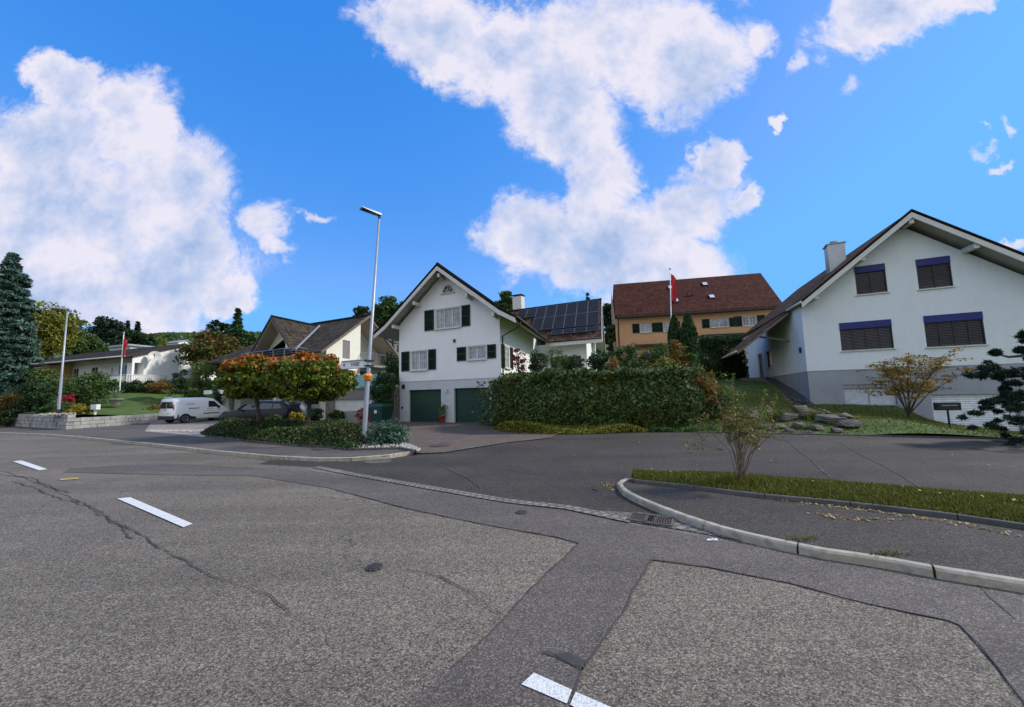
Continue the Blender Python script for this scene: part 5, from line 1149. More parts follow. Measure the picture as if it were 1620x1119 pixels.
# small yellow house behind it, sheds and far houses
def small_house(name, label, px0, px1, ybase, ytop, yridge, Y, wallm, roofm, run=3.0, U=BU, nwin=2, flat=False, cat='house'):
    a_ = Vector(at(px0, ybase, Y)); zb = a_.z; p0 = Vector((a_.x, a_.y, 0)); sL = onplane(p0, U, px1, ybase)[0]; zt_ = at((px0+px1)/2, ytop, Y-0.1*sL)[2]; zr_ = at((px0+px1)/2, yridge, Y+run)[2]
    F_ = frame(p0, U, b3); t = thing(name, label, cat, (a_.x, a_.y, zb)); nn_ = Vector((U.y, -U.x, 0)); nn_ = nn_ if nn_.y < 0 else -nn_; mb = MB(); zb -= 1.5
    ws = [(sL*(k+.5)/nwin-.5, sL*(k+.5)/nwin+.5, zt_-1.9, zt_-.7) for k in range(nwin)]
    mb.wall(p0, U, [(0,zb),(sL,zb),(sL,zt_),(0,zt_)], ws, -nn_, .12)
    for s_ in (0, sL): mb.wall(p0+U*s_, b3, [(0,zb),(2*run,zb),(2*run,zt_),(run,zr_-.1),(0,zt_)] if not flat else [(0,zb),(2*run,zb),(2*run,zt_),(0,zt_)])
    mb.build('wall', wallm, t)
    for w4 in ws: window(t, p0, U, nn_, *w4, .1, 2, 0, 'dark_glass', bars=0)
    if flat: roof_plane(t, [F_(-.4,-.5,zt_+.2), F_(sL+.4,-.5,zt_+.2), F_(sL+.4,2*run,zt_+.22), F_(-.4,2*run,zt_+.22)], roofm, 'wood_white', .25)
    else:
        for te in (-.5, 2*run+.5): roof_plane(t, [F_(-.4,te,zt_), F_(sL+.4,te,zt_), F_(sL+.4,run,zr_), F_(-.4,run,zr_)], roofm, 'wood_white')
    return t
small_house('yellow_house', 'small yellow house partly hidden behind the spruce and shrubs at the far left', 24, 76, 612, 582, 574, 44, 'yellowwall', 'tile_brown')
small_house('flat_roof_house', 'pale flat-roofed house beyond the dark bungalow roof', 140, 205, 566, 551, 548, 75, 'pale_grey', 'metal', 4, flat=True, nwin=3)
small_house('hillside_house', 'white house with a grey roof high between the brown-roofed and the green-shuttered houses', 604, 640, 556, 540, 530, 62, 'white', 'metal', 4, U=e3)
small_house('hilltop_house', 'tiny house with a dark roof on the skyline of the hill', 240, 256, 540, 534, 529.5, 170, 'white', 'tile_black', 5, nwin=2)
small_house('garden_shed', 'low pale garden shed on the hill below the vineyard', 262, 282, 548, 543, 540, 120, 'white', 'metal', 2, nwin=1, cat='shed')
# ------------------------------------------------------------------ vehicles
def lerpst(S, x):
    for a, b in zip(S[:-1], S[1:]):
        if a[0] <= x <= b[0]:
            f_ = (x-a[0])/max(1e-6, b[0]-a[0]); return [p+(q-p)*f_ for p, q in zip(a, b)]
    return list(S[-1] if x > S[-1][0] else S[0])
def vehicle(name, label, base, head, S, paint, wheels, wr, glass, wscr, rear, lamps, group=None, cat='car', width=1.75, extras=None):
    """S: stations (x from tail to nose, z bottom, z belt, z roof, half width at belt, half width at roof)"""
    t = thing(name, label, cat, base, group); b = Vector(base); h = Vector((head[0], head[1], 0)).normalized(); l = Vector((-h.y, h.x, 0))
    F_ = lambda x, y, z: b+h*x+l*y+UP*z
    def ring(s_):
        x, zb, zm, zt_, wb, wt = s_; q = [(wb*.93, zb), (wb*.99, zb+.12), (wb, (zb+zm)/2), (wb*.985, zm), (wb*.3+wt*.7, zm+(zt_-zm)*.62), (wt*.98, zt_-.07), (wt*.86, zt_-.01), (wt*.4, zt_+.015)]
        return [F_(x, y, z) for y, z in q]+[F_(x, -y, z) for y, z in q[::-1]]
    XS = []
    for a, c in zip(S[:-1], S[1:]):
        n_ = max(1, int((c[0]-a[0])/.14))
        for k in range(n_): XS.append(a[0]+(c[0]-a[0])*k/n_)
    XS.append(S[-1][0]); mb = MB(); R_ = [ring(lerpst(S, x)) for x in XS]
    for a, c in zip(R_[:-1], R_[1:]):
        for k in range(len(a)): j = (k+1) % len(a); mb.face([a[k], a[j], c[j], c[k]])
    mb.face(R_[0]); mb.face(R_[-1][::-1]); o = mb.build('body', paint, t, True)
    def wide(x, z):
        x_, zb, zm, zt_, wb, wt = lerpst(S, x)
        if z <= zm: return wb*.99
        f_ = (z-zm)/(zt_-zm+1e-6); k1 = wb*.3+wt*.7
        return (wb*.985+(k1-wb*.985)*f_/.62) if f_ < .62 else k1+(wt*.98-k1)*(f_-.62)/.38
    def side_poly(pts, sgn, off=.012): return [F_(x, sgn*(wide(x, z)+off), z) for x, z in pts]
    for sgn in (-1, 1):
        for g_ in glass:
            mb = MB(); mb.prism(side_poly(g_, sgn), l*(-sgn*.02)); mb.build('side_window', 'dark_glass', t)
    for nm, q, m_ in wscr+rear+lamps:
        mb = MB(); mb.face([F_(*p) for p in q]); mb.face([F_(p[0]+.012, p[1], p[2]) for p in q][::-1]) if False else None; mb.build(nm, m_, t)
    for x in wheels:
        for sgn in (-1, 1):
            y = sgn*(width/2-.075); mb = MB(); mb.lathe(F_(x, y, wr), [(wr*.62,-.10),(wr*.93,-.11),(wr,-.07),(wr,.07),(wr*.93,.11),(wr*.62,.10)], 24, l*sgn); wh = mb.build('wheel', 'rubber', t, True)
            mb = MB(); mb.lathe(F_(x, y, wr), [(wr*.64,.095),(wr*.60,.12),(wr*.5,.09),(wr*.3,.07),(wr*.18,.10),(wr*.05,.10)], 20, l*sgn); mb.build('rim', 'metal', wh, False)
            mb = MB(); n_ = 14
            for k in range(n_):
                a0 = math.pi*k/n_; a1 = math.pi*(k+1)/n_; R0, R1 = wr*1.08, wr*1.28
                pt = lambda r_, a_, o_: F_(x+r_*math.cos(a_), sgn*(width/2+.012+o_), wr*.95+r_*math.sin(a_))
                mb.face([pt(R0,a0,.015), pt(R1,a0,.01), pt(R1,a1,.01), pt(R0,a1,.015)])
            mb.face([F_(x+wr*1.08*math.cos(math.pi*k/12), sgn*(width/2+.008), wr*.95+wr*1.08*math.sin(math.pi*k/12)) for k in range(13)]+[F_(x-wr*1.08, sgn*(width/2+.008), .2), F_(x+wr*1.08, sgn*(width/2+.008), .2)]); mb.build('wheel_arch', 'plastic', t)
    if extras: extras(t, F_, side_poly, wide, h, l)
    return t
VAN = [(0,.32,.98,1.70,.84,.70),(.06,.28,.99,1.80,.89,.76),(.5,.25,1.0,1.86,.90,.78),(2.2,.25,1.0,1.86,.90,.78),(2.75,.25,1.02,1.80,.90,.75),(3.05,.25,1.04,1.62,.90,.70),(3.35,.25,1.05,1.36,.89,.68),(3.6,.25,1.03,1.13,.88,.72),(3.95,.25,.9,1.04,.84,.70),(4.2,.26,.72,.90,.76,.6),(4.3,.34,.6,.70,.62,.5)]
def van_extra(t, F_, sp, wide, h, l):
    mb = MB(); mb.prism([F_(-.07,-.84,.28), F_(-.07,.84,.28), F_(-.07,.84,.55), F_(-.07,-.84,.55)], h*.12); mb.build('rear_bumper', 'plastic', t)
    for s_ in (-1, 1):
        mb = MB(); mb.prism(sp([(0,.26),(.32,.26),(.32,.62),(0,.62)], s_, .02), l*(-s_*.03)); mb.build('bumper_corner', 'plastic', t)
        mb = MB(); mb.prism(sp([(1.08,.27),(1.45,.27),(1.45,.42),(1.08,.5)], s_, .02), l*(-s_*.03)); mb.build('sill_guard', 'plastic', t)
    for s_ in (-1, 1):
        for z0, z1, x0, x1, nm, m_ in [(.60,.67,1.95,3.15,'side_strip','plastic'),(1.04,1.09,.95,1.65,'door_rail','plastic'),(.985,1.02,2.22,2.36,'door_handle','plastic'),(.985,1.02,2.50,2.64,'door_handle','plastic')]:
            mb = MB(); mb.prism(sp([(x0,z0),(x1,z0),(x1,z1),(x0,z1)], s_, .02), l*(-s_*.02)); mb.build(nm, m_, t)
        mb = MB()
        for x in (1.0, 2.43, 3.42):
            mb.prism(sp([(x,.35),(x+.012,.35),(x+.012,1.0),(x,1.0)], s_, .006), l*(-s_*.01))
        mb.build('door_seam', 'greytext', t)
        mb = MB(); rg = random.Random(2); x = .78
        while x < 1.35:
            w_ = .03+.05*rg.random(); mb.prism(sp([(x,1.36),(x+w_,1.36),(x+w_,1.415),(x,1.415)], s_, .012), l*(-s_*.01)); x += w_+.014
        mb.build('red_lettering', 'redpaint', t); mb = MB(); x = 1.95
        while x < 3.15:
            w_ = .03+.04*rg.random(); mb.prism(sp([(x,.80),(x+w_,.80),(x+w_,.83),(x,.83)], s_, .012), l*(-s_*.01)); x += w_+.02+(.12 if rg.random() < .12 else 0)
        mb.build('grey_lettering', 'greytext', t)
        mb = MB(); mb.box(F_(3.02, s_*.98, 1.12), .12, .16, .18, h, l); mb.build('wing_mirror', 'plastic', t)
    mb = MB(); mb.box(F_(-.02,.0,1.0), .02, .012, .9, h, l); mb.box(F_(-.05,.0,.78), .02, .52, .11, h, l); mb.build('number_plate', 'signwhite', t)
    mb = MB(); mb.lathe(F_(-.012,.17,1.0), [(.05,0),(.04,.015)], 10, -h); mb.build('badge', 'blue', t)
    mb = MB(); mb.tube([F_(.5,-.0,1.87), F_(.3,0,2.05)], .008, 4); mb.build('aerial', 'plastic', t)
vb_ = Vector(at(274, 672, 28.6)); vb_.z = WZ+.012; hd = Vector((.34, .94, 0)); lf = Vector((-hd.y, hd.x, 0)); vbase = vb_+lf*.85
vehicle('delivery_van', 'white delivery van with red lettering parked on the forecourt by the stone wall', tuple(vbase), hd, VAN, 'carwhite', (.72, 3.62), .31,
    [[(2.32,1.12),(3.18,1.10),(3.02,1.32),(2.78,1.55),(2.36,1.60)]],
    [('windscreen', [(2.80,-.66,1.79),(2.80,.66,1.79),(3.60,.70,1.15),(3.60,-.70,1.15)], 'dark_glass')],
    [('rear_window', [(-.012,-.72,1.10),(-.012,.72,1.10),(-.012,.64,1.58),(-.012,-.64,1.58)], 'dark_glass'), ('tail_lamp', [(-.012,-.86,.98),(-.012,-.74,.98),(-.012,-.70,1.40),(-.012,-.80,1.40)], 'redlens'), ('tail_lamp', [(-.012,.74,.98),(-.012,.86,.98),(-.012,.80,1.40),(-.012,.70,1.40)], 'redlens')],
    [('headlight', [(4.02,-.80,.72),(4.26,-.62,.66),(4.16,-.62,.86),(3.96,-.76,.92)], 'lens'), ('headlight', [(4.26,.62,.66),(4.02,.80,.72),(3.96,.76,.92),(4.16,.62,.86)], 'lens')],
    cat='van', width=1.80, extras=van_extra)
EST = [(0,.38,.80,1.0,.80,.62),(.08,.28,.86,1.15,.88,.66),(.45,.24,.92,1.40,.90,.66),(1.0,.24,.94,1.45,.91,.64),(2.3,.24,.94,1.47,.91,.64),(2.9,.24,.93,1.36,.91,.62),(3.45,.24,.92,1.0,.90,.72),(4.1,.24,.82,.90,.88,.70),(4.5,.26,.66,.74,.80,.6),(4.62,.34,.52,.58,.66,.5)]
def est_extra(t, F_, sp, wide, h, l):
    for s_ in (-1, 1):
        mb = MB(); mb.tube([F_(.5,s_*.56,1.43), F_(.6,s_*.56,1.52), F_(2.4,s_*.56,1.54), F_(2.5,s_*.56,1.48)], .018, 6); mb.build('roof_rail', 'steel', t)
        mb = MB(); mb.box(F_(3.0, s_*1.0, 1.0), .14, .18, .13, h, l); mb.build('wing_mirror', 'carblack', t)
        mb = MB(); mb.prism(sp([(1.9,.35),(1.912,.35),(1.912,.93),(1.9,.93)], s_, .006), l*(-s_*.01)); mb.prism(sp([(3.0,.35),(3.012,.35),(3.012,.93),(3.0,.93)], s_, .006), l*(-s_*.01)); mb.build('door_seam', 'greytext', t)
    mb = MB(); mb.box(F_(4.60,0,.48), .06, .7, .16, h, l); mb.build('grille', 'plastic', t)
    mb = MB(); mb.box(F_(4.645,0,.42), .02, .5, .11, h, l); mb.build('number_plate', 'signwhite', t)
def estate(label, base, hd_, paint):
    return vehicle('parked_car', label, base, hd_, EST, paint, (.85, 3.65), .32,
    [[(.35,1.02),(.98,1.0),(1.0,1.34),(.62,1.32)],[(1.04,1.0),(1.88,.99),(1.88,1.38),(1.06,1.35)],[(1.94,.99),(3.10,.98),(2.72,1.33),(1.96,1.38)]],
    [('windscreen', [(2.92,-.60,1.345),(2.92,.60,1.345),(3.47,.70,1.01),(3.47,-.70,1.01)], 'dark_glass')],
    [('rear_window', [(.09,-.58,1.18),(.09,.58,1.18),(.42,.56,1.40),(.42,-.56,1.40)], 'dark_glass'), ('tail_lamp', [(.0,-.78,.74),(.0,-.5,.74),(.05,-.5,.95),(.05,-.78,.95)], 'redlens'), ('tail_lamp', [(.0,.5,.74),(.0,.78,.74),(.05,.78,.95),(.05,.5,.95)], 'redlens')],
    [('headlight', [(4.52,-.80,.56),(4.63,-.5,.54),(4.58,-.5,.68),(4.46,-.78,.72)], 'lens'), ('headlight', [(4.63,.5,.54),(4.52,.80,.56),(4.46,.78,.72),(4.58,.5,.68)], 'lens')], 'cars parked in front of the brown-roofed house', width=1.80, extras=est_extra)
cb = Vector(at(466, 668, 26.3)); cb.z = WZ
estate('black estate car with silver roof rails parked behind the flower bed, nose to the left', tuple(cb), (-1, .02, 0), 'carblack')
cb = Vector(at(497, 660, 28.6)); cb.z = WZ
estate('silver car parked under the canopy of the brown-roofed house behind the black estate', tuple(cb), (-.9, .40, 0), 'carsilver')

# ------------------------------------------------------------------ stone wall, flagpoles and garden objects
def stone_wall(pts, z0, z1, th, label, seed=1, course=.24, mlen=.55):
    rg = random.Random(seed); P = [Vector((p[0], p[1], 0)) for p in pts]; t = thing('stone_wall', label, 'wall', (P[0].x, P[0].y, z0)); mb = MB()
    for a, b in zip(P[:-1], P[1:]):
        d = (b-a).normalized(); n = Vector((d.y, -d.x, 0)); L_ = (b-a).length; nc = int((z1-z0)/course)
        for j in range(nc):
            x = -rg.random()*.2
            while x < L_:
                w_ = mlen*(.5+rg.random()); x1 = min(L_+.1, x+w_); o_ = rg.uniform(-.03,.03); top = z0+(j+1)*course+rg.uniform(-.012,.006)
                c = a+d*(max(x,-.05)+x1)/2-n*(th/2-o_); mb.box(c+UP*(z0+j*course+top)/2, x1-max(x,-.05)-.02, th, top-z0-j*course-.015, (d+n*rg.uniform(-.03,.03)).normalized(), n); x = x1
    mb.build('stone_blocks', 'stone', t); mb = MB()
    for a, b in zip(P[:-1], P[1:]):
        d = (b-a).normalized(); n = Vector((d.y, -d.x, 0)); mb.box((a+b)/2-n*(th/2+.02)+UP*((z0+z1)/2-.05), (b-a).length, th-.08, z1-z0-.14, d, n)
    mb.build('backing', 'soil', t)
stone_wall([(-40.2,31.4),(-29.0,25.6)], WZ, 1.12, .35, 'grey split-stone retaining wall facing the road at the far left')
stone_wall([(-28.97,25.64),(-27.75,30.4),(-26.9,33.5)], WZ, .86, .35, 'lighter stone block wall running from the lamp corner back behind the white van', 4)
def flagpole(base, top, label, flag, wave, fl=.9, size=(1.1, 1.1)):
    t = thing('flagpole', label, 'flagpole', base, 'flagpoles in the gardens'); b = Vector(base); tp = Vector(top); mb = MB(); mb.tube([b-UP*.3, b, b.lerp(tp,.5), tp], [.06,.055,.045,.028], 10); mb.build('pole', 'signwhite', t, True)
    mb = MB(); mb.lathe(tp, [(.03,0),(.07,.03),(.08,.09),(.05,.14),(.01,.16)], 10); mb.build('finial', 'metal', t, True)
    mb = MB(); n_, m_ = 8, 14; G = []
    for j in range(m_+1):
        v = j/m_; row = []
        for i in range(n_+1):
            u = i/n_; x = u*size[0]*(.55-.2*v)+.03; y = .12*math.sin(u*9+v*3)*u; z = -v*size[1]-.35*u*(1-.5*v)-.3; row.append(tp+Vector((x, y, z)))
        G.append(row)
    for j in range(m_):
        for i in range(n_): mb.face([G[j][i], G[j][i+1], G[j+1][i+1], G[j+1][i]])
    mb.build('flag', 'flagred', t, True)
fb = at(1063, 585, 30); fbp = (fb[0], fb[1], 2.4); ftp = at(1060, 427, 30); flagpole(fbp, (ftp[0], ftp[1], ftp[2]), 'tall white flagpole with a limp red flag in front of the orange house', 1, 0, size=(.75, 2.2))
fb = at(189, 619, 34.5); ftp = at(196, 528, 34.5); flagpole(fb, ftp, 'shorter flagpole with a small red flag in the garden of the low white house', 1, 0, size=(.6, 1.7))
def pot_plant(px, py, Y, r, label, cat, potm, leafm, hp=.45, lh=.7, spiky=False, seed=0, z=None):
    b = Vector(at(px, py, Y)); 
    if z is not None: b.z = z
    t = thing('potted_plant', label, cat, tuple(b)); mb = MB(); mb.lathe(b, [(r*.62,0),(r*.68,.04),(r*.95,hp*.85),(r*1.05,hp*.86),(r*1.05,hp),(r*.9,hp),(r*.88,hp*.9),(.02,hp*.88)], 16); mb.build('pot', potm, t, True)
    rs_ = np.random.RandomState(seed)
    if spiky:
        mb = MB()
        for k in range(14):
            a = k*2.4; d = Vector((math.cos(a), math.sin(a), 0)); L_ = lh*(.7+.4*rs_.rand()); s_ = Vector((-d.y, d.x, 0))*r*.2; o_ = b+UP*hp*.9; m_ = o_+d*L_*.35+UP*L_*.65; e_ = o_+d*L_*.75+UP*L_*.95
            mb.face([o_-s_, o_+s_, m_+s_*.9, m_-s_*.9]); mb.face([m_-s_*.9, m_+s_*.9, e_])
        mb.build('leaves', leafm, t)
    else:
        P, _ = crown_pts(rs_, (b.x, b.y, b.z+hp+lh*.5), (r*1.5, r*1.5, lh*.55), 12, 260, .5); leaves('leaves', P, .09, leafm, t, seed); mb = MB(); mb.tube([b+UP*hp*.8, b+UP*(hp+lh*.5)], .018, 5); mb.build('stem', 'twig', t)
pot_plant(699.5, 668, 24.2, .2, 'green plant in a red clay pot between the two green garage doors', 'potted plant', 'terracotta', 'leaf_pale', .42, .75, z=.04)
pot_plant(182.5, 641, 31.5, .42, 'pale spiky agave in a round planter on the lawn behind the stone wall', 'potted plant', 'concrete', 'agave', .5, .9, True)
pot_plant(268, 638, 33.5, .38, 'white planter with a pale leafy plant on the lawn just above the van roof', 'potted plant', 'signwhite', 'leaf_pale', .5, .9, False, 4)
b = Vector(at(150, 656.5, 27.8)); t = thing('junction_box', 'small white sign box on a short post above the stone wall', 'box', tuple(b)); mb = MB(); mb.box(b+UP*.55, .72, .22, .36, BU, BN); mb.build('box_body', 'signwhite', t); mb = MB(); mb.box(b+UP*.15, .12, .1, .5, BU, BN); mb.build('post', 'signwhite', t)
# green wheeled bins by the garage block
def bin_(px, py, Y, label, rot):
    b = Vector(at(px, py, Y)); b.z = WZ; t = thing('rubbish_container', label, 'bin', tuple(b)); u = Vector((math.cos(rot), math.sin(rot), 0)); v = Vector((-u.y, u.x, 0)); mb = MB()
    mb.hexa([b+u*x*.52+v*y*.40+UP*.12 for x, y in ((-1,-1),(1,-1),(1,1),(-1,1))]+[b+u*x*.64+v*y*.50+UP*.98 for x, y in ((-1,-1),(1,-1),(1,1),(-1,1))]); mb.build('body', 'darkgreen', t)
    mb = MB(); mb.hexa([b+u*x*.68+v*y*.54+UP*.98 for x, y in ((-1,-1),(1,-1),(1,1),(-1,1))]+[b+u*x*.62+v*y*.40+UP*1.18 for x, y in ((-1,-1),(1,-1),(1,1),(-1,1))]); mb.build('lid', 'darkgreen', t)
    for x in (-.42, .42):
        for y in (-.32, .32): mb = MB(); mb.lathe(b+u*x+v*y+UP*.08-u*.02, [(.08,0),(.08,.05)], 10, u); mb.build('wheel', 'rubber', t)
    mb = MB(); mb.box(b-v*.475+UP*.7+u*.1, .2, .02, .2, u, v, UP); mb.build('sticker', 'signwhite', t)
bin_(601, 672, 24.5, 'dark green wheeled rubbish container between the garage block and the white house', -.45)
# posts and boards around the bins
b = Vector(at(622, 668, 26)); b.z = 0; t = thing('board_fence', 'short weathered board fence standing between the bins and the white house', 'fence', (b.x, b.y, WZ)); mb = MB()
for k in range(5): mb.box(b+e3*(-.75+.26*k)+UP*.95, .24, .05, 1.75, e3, INW)
mb.build('boards', 'fencewood', t); mb = MB(); mb.box(b+e3*-.25+UP*.5-NF*.06, 1.4, .04, .1, e3, INW); mb.box(b+e3*-.25+UP*1.5-NF*.06, 1.4, .04, .1, e3, INW); mb.build('rails', 'fencewood', t)
# mailbox on the right lawn
b = Vector(at(1502, 671, 14.0)); t = thing('letterbox', 'dark letterbox on a post in the lawn beside the white garage door', 'letterbox', tuple(b)); Y_ = b.y; tp = at(1501, 637, Y_)[2]; bt = at(1501, 649, Y_)[2]; hw = (at(1516, 640, Y_)[0]-at(1486, 640, Y_)[0])/2
mb = MB(); mb.box(b+UP*((tp+bt)/2-b.z), hw*2, .22, tp-bt, Vector((.97,-.2,0)), Vector((.2,.97,0))); mb.build('box_body', 'dark_metal', t); mb = MB(); mb.tube([b-UP*.2, b+UP*(bt-b.z)], .03, 8); mb.build('post', 'dark_metal', t)
mb = MB(); mb.box(b+UP*((tp+bt)/2-b.z+.04)+Vector((-.2,-.97,0))*.115, hw*1.4, .01, .03, Vector((.97,-.2,0)), Vector((.2,.97,0))); mb.build('slot', 'metal', t)
# low concrete wall at the top of the lawn, garden lantern
pw = Vector(at(1130, 603, 33)); pw2 = Vector(at(1184, 601, 33)); t = thing('garden_wall', 'low grey boarded wall at the top of the lawn, left of the porch', 'wall', tuple(pw)); mb = MB(); dW = (pw2-pw); dW.z = 0; LW = dW.length; dW.normalize(); nW = Vector((-dW.y, dW.x, 0))
mb.box(pw+dW*LW/2+UP*.3, LW, .25, 1.5, dW, nW); mb.build('wall_body', 'concrete', t); mb = MB(); mb.box(pw+dW*LW/2+UP*1.08, LW+.1, .34, .07, dW, nW); mb.build('coping', 'concrete', t)
gb = Vector(at(1027, 590, 22)); t = thing('garden_lantern', 'small black garden lantern rising above the tall hedge', 'lantern', (gb.x, gb.y, gb.z-1)); mb = MB(); mb.tube([gb-UP*1, gb+UP*.75], .03, 8); mb.build('post', 'dark_metal', t)
mb = MB(); mb.lathe(gb+UP*.75, [(.06,0),(.13,.05),(.15,.3),(.17,.32),(.05,.42),(.02,.5)], 8); mb.build('lantern_head', 'dark_metal', t)

# ------------------------------------------------------------------ boulders, pebbles
def boulder(px, py, w_, h_, label, hf, seed, dpt=None, grp='boulders of the rockery'):
    c = Vector(on_surface(px, py, hf)); rg = np.random.RandomState(seed); bm = bmesh.new(); bmesh.ops.create_icosphere(bm, subdivisions=4, radius=1.0)
    pl_ = [(Vector(rand_unit(rg, 1)[0]), .42+.38*rg.rand()) for _ in range(12)]
    for v in bm.verts:
        p = v.co.copy()
        for n_, d_ in pl_:
            k = p.dot(n_)-d_
            if k > 0: p -= n_*k*.9
        p *= 1+.10*math.sin(5*p.x+seed)*math.sin(6*p.y+2*seed)+.035*math.sin(19*p.z+4*p.x+seed)+.03*math.sin(23*p.x+9*p.y); v.co = Vector((p.x*w_/2, p.y*(dpt or w_*.8)/2, p.z*h_/2+h_*.22))
    mtx = Matrix.Rotation(rg.rand()*.8-.4, 3, 'Z')
    for v in bm.verts: v.co = mtx @ v.co
    me = bpy.data.meshes.new('boulder'); bm.to_mesh(me); bm.free(); me.materials.append(MAT['rock']); o = bpy.data.objects.new('boulder', me); COL.objects.link(o); o.location = c; tag(o, label, 'boulder', grp)
BS = [(1188,663,.62,.34,'rounded pale boulder at the left end of the rockery, behind the twiggy shrub'),(1222,661,.42,.42,'upright pointed boulder second from the left in the rockery'),
 (1248,666,.55,.3,'low grey boulder just right of the pointed one'),(1282,662,.95,.38,'large flat layered rock at the back of the rockery'),(1315,668,.9,.3,'long sloping slab on the right half of the rockery'),
 (1345,675,.7,.2,'thin flat slab at the right end of the rockery'),(1205,677,.42,.22,'small pale stone at the front left of the rockery beside the parking edge'),(1235,678,.5,.2,'dark front stone with a moss streak left of centre in the rockery'),
 (1262,678,.5,.26,'dark knobbly front stone in the middle of the rockery'),(1292,680,.6,.22,'wide low front stone right of the middle of the rockery'),(1325,683,.5,.16,'small flat front stone near the right end of the rockery'),
 (1268,654,.6,.32,'dark rounded rock at the top of the rockery'),(1300,656,.5,.26,'small dark rock at the top right of the rockery'),
 (1220,683,.25,.14,'tiny front stone at the left of the rockery edge'),(1250,684,.3,.14,'small flat stone at the front edge, left of the middle'),(1278,686,.3,.13,'small flat stone at the front edge, right of the middle'),(1336,662,.6,.22,'low rock behind the thin slab at the right end of the rockery'),(1240,657,.3,.2,'small pale stone behind the pointed boulder')]
for i, (px, py, w_, h_, lb_) in enumerate(BS): boulder(px, py, w_*1.4, h_*1.55, lb_, lawn_h, i+3)
# flower bed by the lamp
bedp = pxs([(320,690),(360,695),(400,700),(450,705),(540,711),(560,713)], WZ); bedb = pxs([(328,683),(365,680),(410,678),(460,679),(540,684),(590,694)], WZ)
flat_h = lambda x, y: WZ
struct('flower_bed', patch(bedp, bedb, 30, 4, lambda x, y: WZ+.02, 0.01), 'soil')
struct('bed_kerb', kerb_run(bedp+pxs([(600,712),(632,711),(655,716)], WZ), .07, 0, WZ+.07, 1, .01, -1, .01), 'kerb_dark')
peb = pxs([(548,712),(600,710),(634,709),(658,716)], WZ); pebb = pxs([(560,702),(600,700),(640,702),(664,713)], WZ)
struct('pebble_bed', patch(peb, pebb, 20, 4, lambda x, y: WZ+.015, 0.01), 'soil')
rs = np.random.RandomState(21); mb = MB(); A2 = resample([(p[0], p[1], 0) for p in peb], 40); B2 = resample([(p[0], p[1], 0) for p in pebb], 40)
for k in range(420):
    i = rs.randint(40); q = A2[i].lerp(B2[i], rs.rand()); s_ = .02+.04*rs.rand(); mb.lathe((q.x+rs.randn()*.03, q.y+rs.randn()*.03, WZ+.01), [(s_*.6,0),(s_,s_*.5),(s_*.5,s_*1.1)], 6)
tag(mb.build('pebbles', 'pebble'), 'white and grey pebbles around the foot of the lamp and the juniper', 'pebbles', kind='stuff')
mb = MB()
for k in range(260):
    q = Vector(gp(232+rs.rand()*88, 681.5+rs.rand()*3, WZ)); s_ = .03+.05*rs.rand(); mb.lathe((q.x, q.y+.2*rs.rand(), WZ), [(s_*.6,0),(s_,s_*.5),(s_*.5,s_*1.1)], 5)
tag(mb.build('pebble_strip', 'pebble'), 'strip of pale pebbles along the front edge of the forecourt by the van', 'pebbles', kind='stuff')
mb = MB()
for k in range(160):
    q = Vector(gp(62+rs.rand()*60, 659-rs.rand()*2, 1.08)); q = Vector(lb2)+Vector((rs.randn()*.6, rs.randn()*.25-.1, 0)); s_ = .03+.05*rs.rand(); mb.lathe((q.x, q.y, 1.0+.1*rs.rand()), [(s_*.6,0),(s_,s_*.5),(s_*.5,s_*1.1)], 5)
tag(mb.build('wall_gravel', 'pebble'), 'pale stones heaped on the wall top round the foot of the left lamp', 'stones', kind='stuff')

# ------------------------------------------------------------------ plants
def mass(name, label, near, far, h0, material, n, leaf, seed, cat='ground cover', kind='stuff', zf=None, bump=.35):
    rs = np.random.RandomState(seed); A_ = resample([(p[0], p[1], 0) for p in near], 60); B_ = resample([(p[0], p[1], 0) for p in far], 60); P = []
    for k in range(n):
        i = rs.randint(59); f_ = rs.rand(); u = rs.rand(); q = A_[i].lerp(A_[i+1], u).lerp(B_[i].lerp(B_[i+1], u), f_); edge = min(1, 5*min(f_, 1-f_)+.25, .3+i/8, .3+(59-i)/8)
        hh = h0*edge*(1+bump*bumpy(q.x*1.7, q.y*1.7)); z = (zf(q.x, q.y) if zf else WZ)+hh*(1-rs.rand()**2.2*.9); P.append((q.x+rs.randn()*.05, q.y+rs.randn()*.05, z))
    return tag(leaves(name, np.array(P), leaf, material, None, seed, 1.6), label, cat, kind=kind)
mass('ground_cover', 'low dark evergreen ground cover filling the flower bed under the two trees', bedp, bedb, .55, 'ivycover', 26000, .075, 1)
t1 = at(411, 684, 18.2); t1 = (t1[0], t1[1], WZ); t2 = at(485, 684, 17.4); t2 = (t2[0], t2[1], WZ)
def ball_tree(base, px, py, hwpx, hhpx, label, seed, n):
    Y = base[1]; c = at(px, py, Y); hw = (at(px+hwpx, py, Y)[0]-c[0]); hh = at(px, py-hhpx, Y)[2]-c[2]; rs = np.random.RandomState(seed)
    t = thing('ornamental_tree', label, 'tree', base, 'clipped trees in the flower bed'); P, cent = crown_pts(rs, c, (hw, hw*.9, hh), 150, n, .20, .72)
    P = P[P[:, 2] > c[2]-hh*.85]
    leaves('crown', P, .13, 'leaf_plane', t, seed, 1.25); mb = MB(); b = Vector(base); f_ = Vector((c[0], c[1], c[2]-hh*.55))
    mb.tube([b-UP*.2, b, b.lerp(f_,.5)+Vector((.03,0,0)), f_], [.12,.10,.085,.09], 10)
    for i in rs.permutation(len(cent))[:14]: q = Vector(cent[i]); mb.tube([f_-UP*.05, f_.lerp(q,.5), q], [.055,.035,.01], 6)
    mb.build('trunk', 'bark', t, True)
